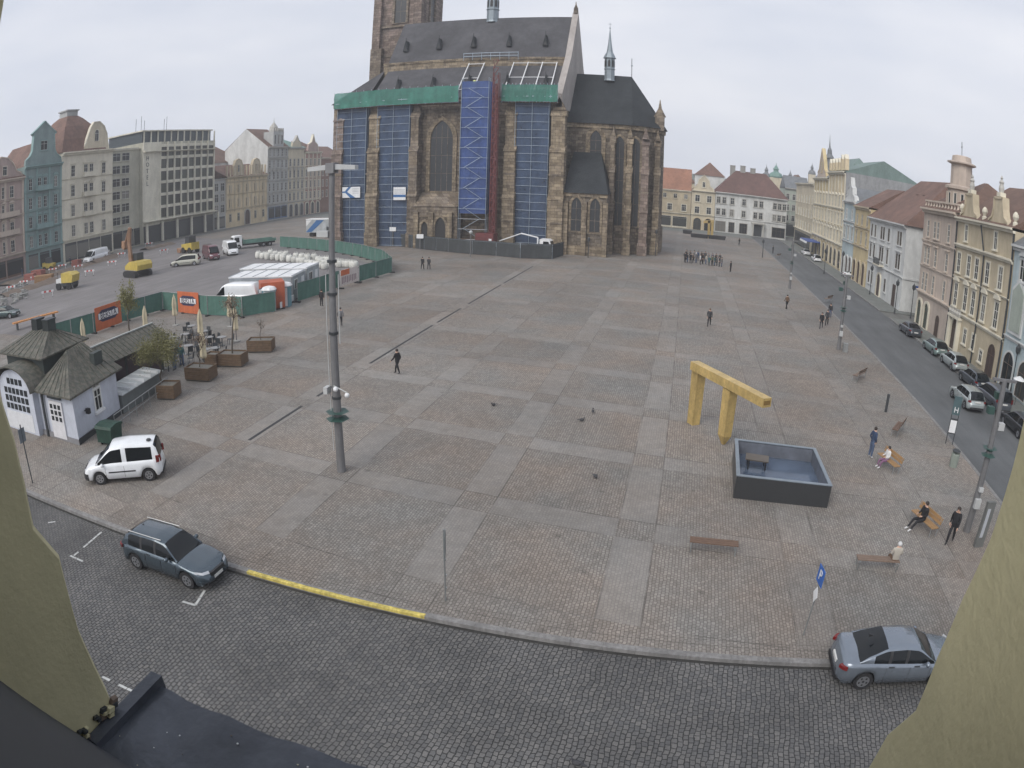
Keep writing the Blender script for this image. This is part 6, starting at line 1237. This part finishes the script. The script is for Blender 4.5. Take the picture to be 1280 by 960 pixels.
def mast2(px, py, h, lab, near=False):
    p = G(px,py); t = thing('light_mast', lab, 'light mast', p, 0, 'grey masts along the east kerb'); b = MB(); b.lathe([(.20,0),(.18,1),(.13,h)], (0,0,0), pole_g, 12); b.build('pole', t); plates(t, h*.52, .42)
    for k, (z, a) in enumerate(((h*.70,.4),(h*.80,3.0),(h*.88,1.5))): b = MB(); c, s = cos(a), sin(a); b.tube((0,0,z),(c*.45,s*.45,z+.1),.03,dark,5); b.box(c*.45-.18,s*.45-.14,z-.12,c*.45+.18,s*.45+.14,z+.2,lamp_green if k else pale_g); b.build('floodlight', t)
    b = MB(); b.box(-.7,-.06,h-.08,.7,.06,h+.04,pole_g); b.build('crossbar', t)
    b = MB(); b.box(-.16,-.35,1.3,.16,-.15,1.75,pale_g); b.build('box', t); b = MB(); b.box(-.12,-.3,2.1,.12,-.13,2.3,pale_g); b.build('box', t)
mast2(1208,664,7.2,'grey mast with green collars nearest the bottom right, by the walking man in black'); mast2(1048,437,6.8,'grey mast with small boxes halfway up the east kerb'); mast2(987,361,6.8,'grey mast farthest away on the east kerb')
b = MB(); b.box(-.22,-.18,0,.22,.18,.8,steel); b.build('switch_box', None, G(1056,440), 0, label='small grey switch box at the foot of the middle mast', category='switch box')
# advertising stele, stop sign, road signs
p = G(1222,683); t = thing('info_stele', 'narrow dark information stele beside the nearest mast', 'stele', p, .15); b = MB(); b.box(-.26,-.09,0,.26,.09,2.2,mat('stele_grey',(.12,.125,.12),.6)); b.build('body', t); b = MB(); b.box(-.17,-.1,.5,.02,-.09,1.9,gy); b.build('panel', t)
p = G(1186,555); t = thing('bus_stop_sign', 'tall bus stop sign with timetable frame at the east kerb', 'bus stop sign', p, -.25)
for x in (-.25,.25): b = MB(); b.tube((x,0,0),(x,0,3.0),.03,dark,6); b.build('post', t)
b = MB(); b.box(-.23,-.03,.75,.23,.03,1.55,white); b.box(-.28,-.035,1.55,.28,.035,1.66,dark); b.box(-.28,-.035,.68,.28,.035,.75,dark); b.build('timetable', t); b = MB(); b.box(-.28,-.05,1.9,.28,.05,3.05,mat('stop_dark',(.06,.10,.11),.5)); b.build('head_panel', t); text('H', .5, white, 'lettering', t, (0,-.065,2.2), ex=.01)
t = thing('parking_sign', 'thin sign pole with blue and white plates near the bottom right kerb', 'road sign', G(1004,794), -1.42); b = MB(); b.tube((0,0,0),(0,0,2.75),.03,steel,6); b.build('pole', t); b = MB(); b.box(-.28,-.035,2.05,.28,-.02,2.65,mat('road_sign_blue',(.03,.12,.42),.5)); b.build('blue_plate', t); text('P', .5, white, 'lettering', t, (0,-.045,2.35), ex=.008)
b = MB(); b.prism([(0,-.035,1.35),(.2,-.035,1.65),(0,-.035,1.95),(-.2,-.035,1.65)], (0,.015,0), white); b.build('white_plate', t)
t = thing('road_sign', 'thin sign pole seen from its narrow side in the bottom middle', 'road sign', G(557,751), 1.82); b = MB(); b.tube((0,0,0),(0,0,2.75),.03,steel,6); b.build('pole', t); b = MB(); b.box(-.3,-.035,1.75,.3,-.02,2.6,mat('sign_back',(.2,.22,.22),.5,.3)); b.build('plate', t)
for z in (.5,1.,1.6): b = MB(); b.box(-.04,-.06,z,.04,-.03,z+.06,steel); b.build('clamp', t)
t = thing('road_sign', 'slim dark sign pole standing before the kiosk at the left edge', 'road sign', G(41,604), .2); b = MB(); b.tube((0,0,0),(0,0,3.1),.035,dark,6); b.build('pole', t); b = MB(); b.box(-.02,-.25,2.2,.02,.25,2.9,mat('sign_back2',(.12,.14,.16),.5)); b.build('plate', t)
t = thing('street_bin', 'pale green grey litter bin beside the bus stop sign', 'litter bin', G(1191,583)); b = MB(); b.lathe([(.26,0),(.28,.75),(.26,.8)], (0,0,0), mat('bin_grey_green',(.22,.25,.22),.7), 12); b.build('body', t); b = MB(); b.lathe([(.29,.95),(.2,1.02)], (0,0,0), dark, 12); [b.tube((.24*cos(a),.24*sin(a),.78),(.24*cos(a),.24*sin(a),.96),.02,dark,4) for a in (0,2.1,4.2)]; b.build('lid', t)
t = thing('kiosk_stele', 'slim dark board standing on the square beside the angled bench', 'board', G(1107,515), -.3); b = MB(); b.box(-.1,-.05,0,.1,.05,1.25,dark); b.build('body', t)
# slab lamps on the far pavement
def lantern(px, py, lab):
    t = thing('street_lantern', lab, 'street lantern', G(px,py,0), 0, 'dark street lanterns on the east pavement'); b = MB(); b.lathe([(.14,0),(.1,.5),(.06,.8),(.05,3.6)], (0,0,0), dark, 8); b.build('post', t); b = MB(); b.lathe([(.08,0),(.24,.2),(.28,.55),(.1,.75),(.02,.95)], (0,0,3.6), dark, 6); b.build('lantern', t)
for px, py, lb in ((1118,392,'dark lantern post on the pavement before the side street'),(1087,368,'dark lantern post by the door of the white corner house'),(1138,398,'dark lantern post at the side street mouth near the dark car'),(1172,420,'dark lantern post by the pink house doors'),(1052,345,'dark lantern post by the narrow yellow house'),(1030,342,'dark post beside the nearest distant white car'),(1262,494,'dark lantern post before the pale blue house')): lantern(px, py, lb)
# parasol terrace (white) by the pale blue house
for px, py, lb in ((1252,470,'small white cafe sunshade by the pale blue house, upper one'),(1268,500,'white cafe sunshade by the pale blue house near the right edge')):
    t = thing('sunshade', lb, 'sunshade', G(px,py+6,0)); b = MB(); b.lathe([(.65,2.1),(.4,2.25),(.05,2.4)], (0,0,0), white, 8); b.build('canopy', t); b = MB(); b.tube((0,0,0),(0,0,2.3),.03,dark,5); b.build('pole', t)
# benches
bwood = mat('bench_wood', (.13,.08,.055), .7, var=.2, scale=8); bwo = mat('orange_bench_wood', (.30,.18,.08), .6, var=.15, scale=8); blg = mat('light_bench_wood', (.17,.12,.09), .7, var=.2, scale=8)
def bench(p, rz, lab, m, L=1.9, back=True):
    t = thing('bench', lab, 'bench', p, rz, 'benches on the square'); b = MB(); [b.box(-L/2,-.22+.15*k,.43,L/2,-.09+.15*k,.47,m) for k in range(3)]; b.build('seat', t)
    if back: b = MB(); [b.prism([(-L/2,.24+.05*k,.58+.17*k),(L/2,.24+.05*k,.58+.17*k),(L/2,.275+.05*k,.72+.17*k),(-L/2,.275+.05*k,.72+.17*k)], (0,.035,0), m) for k in range(2)]; b.build('backrest', t)
    for x in (-L/2+.08,L/2-.08): b = MB(); b.tube((x,-.2,0),(x,-.2,.44),.025,steel,6); b.tube((x,.2,0),(x,.33,.9 if back else .44),.025,steel,6); b.tube((x,-.2,.42),(x,.22,.42),.025,steel,6); b.build('leg', t)
    return t
P0 = lambda a, c: (G(*a)+G(*c))/2
bench(P0((865,687),(916,692)), head((865,687),(916,692)), 'empty brown backless bench standing between the fountain basin and the kerb', bwood, back=False)
bc = P0((1071,709),(1117,712)); bra = head((1071,709),(1117,712)); bench(bc, bra+pi, 'brown backless bench with a white haired person seated on its right end', blg, back=False)
b2 = G(1152,663); bench(b2+Vector((.12,.25,0)), -1.26, 'orange wooden bench seen end on with a person in black sitting on it', bwo)
b3 = G(1107,586); bench(b3+Vector((.15,.2,0)), -1.26, 'yellowish wooden bench with a person in white and purple sitting on it', bwo)
bench(G(1121,541), -2.1, 'small angled bench beside the slim dark board', bwood); bench(G(1073,474), -2.2, 'lonely bench below the middle mast', blg); bench(G(1035,377), -2.2, 'pale far bench left of the east kerb', blg); bench(G(972,322), -2.2, 'far bench in front of the distant mast', blg)
# pigeons
pg = mat('pigeon_grey', (.05,.05,.055), .8, var=.3)
for px, py, lb in ((727,527,'pigeon just left of another one on the square'),(741,516,'pigeon slightly farther than its neighbour on the square'),(744,598,'single pigeon in the middle of a paving panel'),(617,508,'single pigeon farthest left on the square'),(720,957,'pigeon on the setts at the bottom edge')):
    b = MB(); b.ball((0,0,.12),.09,pg,8,(1.6,.9,.9)); b.ball((.13,0,.22),.045,pg,6); b.prism([(-.12,-.04,.12),(-.12,.04,.12),(-.27,.03,.10),(-.27,-.03,.10)], (0,0,.015), pg); b.tube((.16,0,.22),(.2,0,.21),.008,dark,4); [b.tube((.02,y,.05),(.02,y,0),.006,dark,4) for y in (-.03,.03)]; b.build('pigeon', None, G(px,py, 0 if py < 900 else ZR), R.random()*6, label=lb, category='bird')
# flower troughs and gold fountain far away
for px, py, lb, s in ((874,297,'long dark flower trough left of the far golden fountain',2.0),(896,299,'long dark flower trough right of the far golden fountain',2.0),(859,292,'small round dark trough far away on the left',1.1)):
    t = thing('flower_trough', lb, 'flower trough', G(px,py)); b = MB(); b.prism([(-s,-.6,0),(s,-.6,0),(s*1.1,-.6,.9),(-s*1.1,-.6,.9)], (0,1.2,0), black); b.build('trough', t)
g2 = G(887,298); t = thing('gilded_sculpture', 'far small golden fountain sculpture before the cream north house', 'sculpture', g2); b = MB(); b.prism([(-.6,-.3,0),(.0,-.3,0),(.0,-.3,4.4),(-.6,-.3,4.4)], (0,.7,0), gold); b.prism([(-1.7,-.3,3.6),(.8,-.3,3.9),(.8,-.3,4.6),(-1.7,-.3,4.2)], (0,.7,0), gold); b.prism([(.2,-.3,0),(.8,-.3,0),(.8,-.3,3.9),(.2,-.3,3.9)], (0,.7,0), gold); b.build('body', t)
# posts with signs in front of the hoarding and on the square
for px, py, h, lb in ((463,301,3.2,'lantern with a pale globe before the cathedral hoarding on the left'),(491,305,3.4,'slim post with two pale signs before the portal'),(525,309,2.6,'slim sign post left of the portal doors'),(588,318,3.6,'lantern with a pale globe below the tall blue scaffold'),(1,1,0,'')):
    if not h: continue
    t = thing('street_post', lb, 'post', G(px,py+3)); b = MB(); b.tube((0,0,0),(0,0,h),.08,pole_g,6); b.build('post', t); b = MB(); (b.ball((0,0,h+.2),.3,pale_g,8) if 'globe' in lb else b.box(-.6,-.1,h-.7,.6,.0,h,white)); b.build('head', t)
for px, py, lb, h in ((735,322,'thin post on the square in front of the chapel',3.2),(819,320,'dark post at the right corner of the choir',4.5),(953,322,'dark bollard like post near the distant person',3.5)):
    t = thing('street_post', lb, 'post', G(px,py)); b = MB(); b.tube((0,0,0),(0,0,h),.09,dark,6,.05); b.lathe([(.22,0),(.22,.5),(.1,.7)], (0,0,h-.6), dark, 6); b.build('post', t)
# ================================================================== THE WINDOW WE LOOK OUT OF
olive = mat('olive_plaster', (.48,.445,.285), .95, var=.10, scale=4, dirt=.14, bump=.0013, bscale=90); chip = mat('chipped_edge', (.42,.40,.32), .9, var=.2, scale=20, bump=.01, bscale=40)
slm = mat('painted_sill_sheet', (.078,.086,.104), .40, .25, var=.25, scale=6, dirt=.35, bump=.003, bscale=30, spec=.4)
t = thing('window_reveal', 'olive plastered window opening with a dark metal sill in the near foreground', 'window opening', (0,0,H-13.3))
def rough_block(x0, x1, y0, y1, z0, z1, side, nm='reveal_wall'):
    """plastered reveal whose outer vertical edge is slightly uneven"""
    b = MB(); n = 60; ed = []; xs = x0 if side > 0 else x1
    for i in range(n+1):
        z = z0+(z1-z0)*i/n; w = .006*sin(z*9.)+.005*sin(z*23+1)+jit(.0035); lip = .035 * min(1,max(0,(H-.63-z)/.02))
        ed.append((z, w, lip))
    vs = []
    for z, w, lip in ed:
        yo = y1+w+lip; vs += [(xs,y0,z),(xs+side*.0,y1-.25,z),(xs+side*jit(.002),yo-.012,z),(xs+side*.014,yo,z),(x1 if side > 0 else x0,yo,z),(x1 if side > 0 else x0,y0,z)]
    b.add(vs, [(i*6+j, i*6+(j+1)%6, (i+1)*6+(j+1)%6, (i+1)*6+j) for i in range(n) for j in range(6)]+[tuple(range(6)), tuple(range(n*6,n*6+6))], olive); return b.build(nm, t, smooth=False)
rough_block(-1.55, -1.05, -.6, .615, H-3., H+2.2, -1)
rough_block(.385, .85, -.6, .615, H-3., H+2.2, 1)
b = MB(); b.box(-1.55,-.4,-.3,.85,.60,H-1.12,olive); b.build('parapet_wall', t)
b = MB(); n = 24; vs = []
for i in range(n+1): x = -1.045+1.42*i/n; e = .003*sin(i*1.9); vs += [(x,.44,H-1.085),(x,.76+e,H-1.07-.01+e),(x,.785+e,H-1.082+e),(x,.787+e,H-1.13),(x,.60,H-1.12)]
b.add(vs, [(i*5+j, i*5+j+1, (i+1)*5+j+1, (i+1)*5+j) for i in range(n) for j in range(4)], slm); sl_ = b.build('metal_sill', t)
b = MB(); b.prism([(-1.047,.50,H-1.10),(-1.047,.80,H-1.13),(-1.047,.80,H-1.055),(-1.047,.52,H-1.062)], (.035,0,0), slm); b.build('sill_upstand', t)
b = MB(); b.prism([(-1.05,.50,H-1.09),(-1.05,.52,H-1.07),(-1.05,.02,H-.10),(-1.05,-.02,H-.14)], (1.44,0,0), mat('inner_frame_board',(.03,.035,.045),.6,var=.2)); b.build('inner_frame', t)
for i in range(26):
    z = H-1.07; x, y = -1.04+.02*R.random(), .5+.14*R.random(); 
b = MB(); 
for i in range(34): y = .49+.16*R.random(); s = .002+.004*R.random(); z = H-1.085+.05*R.random(); x = -1.05; s *= 1.6; b.prism([(x,y-s*1.5,z),(x,y+s,z-s*.6),(x,y+s*1.8,z+s*.7),(x,y-s*.3,z+s*1.1)], (.006+.014*R.random(),jit(.004),jit(.004)), R.choice((olive,dark,dark,soil)))
b.build('crumbled_mortar', t)
b = MB()
for i in range(38): x, y = -1.+1.3*R.random(), .50+.26*R.random(); b.ball((x,y,H-1.078), .001+.002*R.random(), R.choice((chip,white,soil)), 5, (1,1,.5))
b.build('grit', t)
# ================================================================== PEOPLE
skin_m = mat('skin', (.50,.32,.24), .6, var=0); 
def pose(kind):
    J = {}; 
    def add(n, p, r, par): J[n] = (Vector(p), tuple(q_*(1.16 if n[:3] in ('hip','kne','ank','elb','sho','wri') else 1.06 if n in ('pelvis','spine','chest') else 1.) for q_ in r), par)
    sit = kind.startswith('sit'); pz = .52 if sit else .94
    lean = -.06 if sit else .02
    add('pelvis', (0,0,pz), (.155,.115), None); add('spine', (0,lean*.5,pz+.2), (.145,.10), 'pelvis'); add('chest', (0,lean,pz+.42), (.165,.115), 'spine')
    add('neck', (0,lean+.01,pz+.58), (.055,.055), 'chest'); add('head', (0,lean+.035,pz+.70), (.085,.095), 'neck'); add('crown', (0,lean+.03,pz+.79), (.062,.07), 'head'); add('nose', (0,lean+.135,pz+.685), (.012,.012), 'head')
    for s, sd in ((1,'l'),(-1,'r')):
        sh = Vector((s*.19, lean, pz+.50)); add('shoulder'+sd, sh, (.062,.062), 'chest')
        if kind == 'walk': el = sh+Vector((s*.05, -.10*s, -.28)); wr = el+Vector((0,.16-.06*s,-.22))
        elif sit: el = sh+Vector((s*.06,.05,-.27)); wr = el+Vector((-s*.08,.24,-.03))
        elif kind == 'pockets': el = sh+Vector((s*.11,-.06,-.27)); wr = el+Vector((-s*.08,.12,-.20))
        else: el = sh+Vector((s*.05,-.02,-.29)); wr = el+Vector((s*.01,.06,-.25))
        add('elbow'+sd, el, (.046,.046), 'shoulder'+sd); add('wrist'+sd, wr, (.032,.032), 'elbow'+sd)
        d = (wr-el).normalized(); hd = wr+d*.075; add('hand'+sd, hd, (.036,.022), 'wrist'+sd)
        side = Vector((0,1,0)).cross(d); side = (side if side.length > .1 else Vector((1,0,0))).normalized(); side = d.cross(Vector((s,0,0))).normalized()
        for k in range(4): o = side*(.027-.018*k); e = hd+d*.035+o; add('f%d%s' % (k,sd), e, (.011,.011), 'hand'+sd); add('g%d%s' % (k,sd), e+d*(.04-.005*abs(k-1))+Vector((-s*.012,.0,0)), (.008,.008), 'f%d%s' % (k,sd))
        add('th'+sd, wr+d*.04+side*.045, (.012,.012), 'hand'+sd)
        hp = Vector((s*.095,0,pz-.06)); add('hip'+sd, hp, (.09,.09), 'pelvis')
        if kind == 'walk': kn = hp+Vector((0,.17*s+.05,-.40)); an = kn+Vector((0,.02*s-.12 if s < 0 else .03,-.40)); an.z = .10 if s > 0 else .16
        elif sit: kn = hp+Vector((s*.05,.44,.02)); an = kn+Vector((-s*.02,.10 if kind == 'sit' else .28,-.40)); an.z = .09
        else: kn = hp+Vector((s*.01,.02,-.42)); an = Vector((s*.115,-.01,.09))
        add('knee'+sd, kn, (.062,.062), 'hip'+sd); add('ankle'+sd, an, (.042,.045), 'knee'+sd); add('toe'+sd, an+Vector((s*.02,.16,-.045)), (.038,.03), 'ankle'+sd)
    return J
BM = {}
def body_mesh(kind, coat=False):
    key = (kind, coat)
    if key in BM: return BM[key]
    J = pose(kind); names = list(J); me = bpy.data.meshes.new('b'); me.from_pydata([J[n][0] for n in names], [(names.index(J[n][2]), i) for i, n in enumerate(names) if J[n][2]], [])
    o = bpy.data.objects.new('b', me); COL.objects.link(o); o.modifiers.new('s', 'SKIN'); bpy.context.view_layer.update()
    sv = me.skin_vertices[0].data if me.skin_vertices else None
    if sv is None:
        with bpy.context.temp_override(active_object=o, object=o): bpy.ops.mesh.customdata_skin_add()
        sv = me.skin_vertices[0].data
    for i, n in enumerate(names):
        k = 1.12 if coat and n in ('pelvis','spine','chest') else 1.; sv[i].radius = (J[n][1][0]*k, J[n][1][1]*k); sv[i].use_root = (i == 0)
    sb = o.modifiers.new('u', 'SUBSURF'); sb.levels = 1; sb.render_levels = 1; bpy.context.view_layer.update()
    m2 = bpy.data.meshes.new_from_object(o.evaluated_get(bpy.context.evaluated_depsgraph_get())); bpy.data.objects.remove(o); m2.name = 'body'
    m2.materials.clear()
    for k in range(4): m2.materials.append(skin_m)
    seg = [(J[n][0], J[J[n][2]][0], n) for n in names if J[n][2]]
    def zone(c):
        best = None
        for a, b_, n in seg:
            d = a-b_; f = max(0, min(1, (c-b_).dot(d)/max(d.length_squared,1e-9))); q = (b_+d*f-c).length
            if best is None or q < best[0]: best = (q, n)
        n = best[1]
        if n in ('neck','head','crown','nose') : return 0 if n != 'neck' or c.z > J['neck'][0].z-.02 else 1
        if n[:2] in ('ha','th') or n[0] in 'fg': return 0
        if n in ('spine','chest') or n.startswith(('shoulder','elbow','wrist')): return 1
        if coat and n.startswith(('hip','knee')) and c.z > (.62 if not kind.startswith('sit') else .42): return 1
        if n.startswith(('hip','knee')): return 2
        if n.startswith(('ankle',)): return 2 if c.z > .14 else 3
        return 3
    for p in m2.polygons: p.material_index = zone(p.center); p.use_smooth = True
    hz_ = J['head'][0]; BM[key] = (m2, hz_, J['crown'][0]); return BM[key]
HM = {}
def cloth(name, c): return mat('cloth_'+name, c, .9, var=.1, scale=6)
cb_, cn, cg, cdg, cbe, cw_, cbr, cgr, cpu = cloth('black',(.015,.015,.018)), cloth('navy',(.03,.05,.10)), cloth('grey',(.14,.14,.15)), cloth('charcoal',(.04,.042,.048)), cloth('beige',(.40,.37,.32)), cloth('white',(.62,.62,.62)), cloth('brown',(.13,.08,.05)), cloth('olive',(.10,.11,.07)), cloth('purple',(.20,.10,.18))
cj = cloth('jeans',(.07,.10,.17)); ctl = cloth('teal',(.05,.12,.13)); cs = cloth('shoe_black',(.02,.02,.02)); csw = cloth('shoe_white',(.6,.6,.6)); hdk = mat('dark_hair',(.03,.022,.018),.7,var=.1); hwh = mat('white_hair',(.55,.55,.55),.7,var=.1); hbr = mat('brown_hair',(.10,.06,.035),.7)
def person(label, loc, rz, kind='stand', top=None, leg_=None, shoe=None, hair=None, h=1.74, coat=False, group=None, bag=None):
    me, hd, cr_ = body_mesh(kind, coat); t = thing('person', label, 'person', loc, rz, group); k = h/1.78; t.scale = (k,k,k)
    o = inst(me, 'body', t)
    for i, m in enumerate((skin_m, top or cb_, leg_ or cdg, shoe or cs)): o.material_slots[i].link = 'OBJECT'; o.material_slots[i].material = m
    key = (hair or hdk).name
    if key not in HM: b = MB(); b.ball((0,-.028,.035),.112,hair or hdk,10,(.92,1.,.95)); HM[key] = b.mesh('hair', True)
    inst(HM[key], 'hair', t, hd)
    if bag: b = MB(); b.ball((0,-.17,1.2),.2,bag,8,(.9,.5,1.2)); b.build('backpack', t, smooth=True)
    return t
def px(x, y): return G(x, y)
person('man in a blue jacket and jeans standing with hands in pockets beside the seated person', px(1087,572), -1.2, 'pockets', cn, cj, csw, h=1.8)
person('person in black with white shoes sitting on the orange bench', px(1150,662)+Vector((.0,.1,0)), 1.88, 'sit2', cb_, cb_, csw, h=1.78, coat=True)
person('man in black walking past the nearest mast', px(1186,679), 2.5, 'walk', cb_, cb_, cs, h=1.8, coat=True)
person('white haired person in a beige coat sitting on the bench with back to us', bc+Vector((.75*cos(bra),.75*sin(bra),0)), bra+pi-pi, 'sit', cbe, cbr, cs, hwh, 1.7)
person('person in white and purple crouched on the yellowish bench', px(1106,585)+Vector((.02,.1,0)), 1.88, 'sit', cw_, cpu, csw, h=1.6)
person('person in a dark coat walking alone in the middle of the square', px(497,468), 1.3, 'walk', cb_, cb_, cs, coat=True, h=1.75)
GP = 'couple walking before the cathedral'
person('left one of the two dark figures walking before the cathedral portal', px(528,337), 0., 'walk', cb_, cb_, cs, h=1.75); person('right one of the two dark figures walking before the cathedral portal', px(536,337), 0.1, 'walk', cdg, cb_, cs, h=1.7)
person('dark dressed person standing by the green fence left of the light mast', px(402,383), 0., 'stand', cb_, cb_, cs, coat=True); person('grey dressed person right beside the light mast', px(426,409), .5, 'walk', cg, cdg, cs)
person('person with a bag standing in the open square left of the far masts', px(886,408), 3.0, 'walk', cdg, cb_, cs, hbr, bag=cg); person('single dark figure just right of the crowd', px(913,340), 1., 'stand', cb_, cb_, cs, coat=True)
person('walking person in brown near the farthest mast', px(983,387), .4, 'walk', cbr, cb_, cs); person('left one of the pair walking by the middle mast', px(1026,411), 2.8, 'walk', cb_, cdg, cs, coat=True); person('right one of the pair walking by the middle mast', px(1033,407), 2.8, 'walk', cdg, cb_, cs)
person('taller figure just beyond the pair by the middle mast', px(1037,398), 2.8, 'walk', cb_, cj, cs); person('distant dark figure near the north east road', px(966,317), 1., 'stand', cb_, cb_, cs, coat=True); person('distant small figure beside the far troughs', px(924,307), 1., 'walk', cb_, cb_, cs)
person('person in blue jeans standing among the cafe tables', px(219,463), 1.7, 'stand', cn, cj, cs); person('second person in jeans beside the cafe tables', px(228,458), 3.9, 'stand', ctl, cj, cs, hbr)
for i, (a, c, lb) in enumerate(((1240,330,''),)): pass
person('figure in front of the white corner house door', px(1105,363), 1.5, 'walk', cb_, cb_, cs); person('figure beside the door of the narrow yellow house', px(1048,338), .5, 'stand', cdg, cb_, cs); person('person in dark clothes by the shopfront at the left edge', px(28,345), 2., 'stand', cn, cj, cs)
person('worker in dark clothes before the cream house shopfront', px(88,331), 2., 'stand', cn, cb_, cs); person('worker in bright yellow jacket on the lower cathedral roof', Vector((PY(593,106,112.9)[0],112.9,28.0)), 0., 'stand', cloth('hi_vis',(.65,.75,.25)), cdg, cs)
# the crowd
xs = [856,859,863,866,870,875,878,882,886,890,893,896,899,902]; tops = [cb_,cdg,cb_,cbr,cg,cw_,cb_,cbe,ctl,cgr,ctl,cg,cb_,cdg]
words = ['black coat','charcoal jacket','black jacket','brown jacket','grey jacket','white jacket','black top','beige jacket','teal jacket','olive jacket','teal coat','grey coat','dark coat','dark grey jacket']
pos = ['leftmost','second from the left','third from the left','fourth from the left','fifth from the left','sixth from the left','seventh from the left','seventh from the right','sixth from the right','fifth from the right','fourth from the right','third from the right','second from the right','rightmost']
for i, x in enumerate(xs): person('person in a %s, %s in the front row of the crowd' % (words[i], pos[i]), px(x, 328+i*.45+jit(.8)), R.random()*6, 'stand' if i % 3 else 'pockets', tops[i], (cb_,cj,cdg)[i % 3], cs, (hdk,hbr,hwh)[(i*5) % 3 if i % 4 == 0 else i % 2], 1.62+R.random()*.2, coat=i % 2 == 0, group='crowd standing far out on the square')
for i in range(10): x = 858+i*4.6; person('half hidden person in the back row of the crowd', px(x, 325+i*.45), R.random()*6, 'stand', (cb_,cdg,cg,cn)[i % 4], cb_, cs, hdk, 1.62+R.random()*.2, coat=True, group='back row of the crowd')
def distinct(ob):
    pass
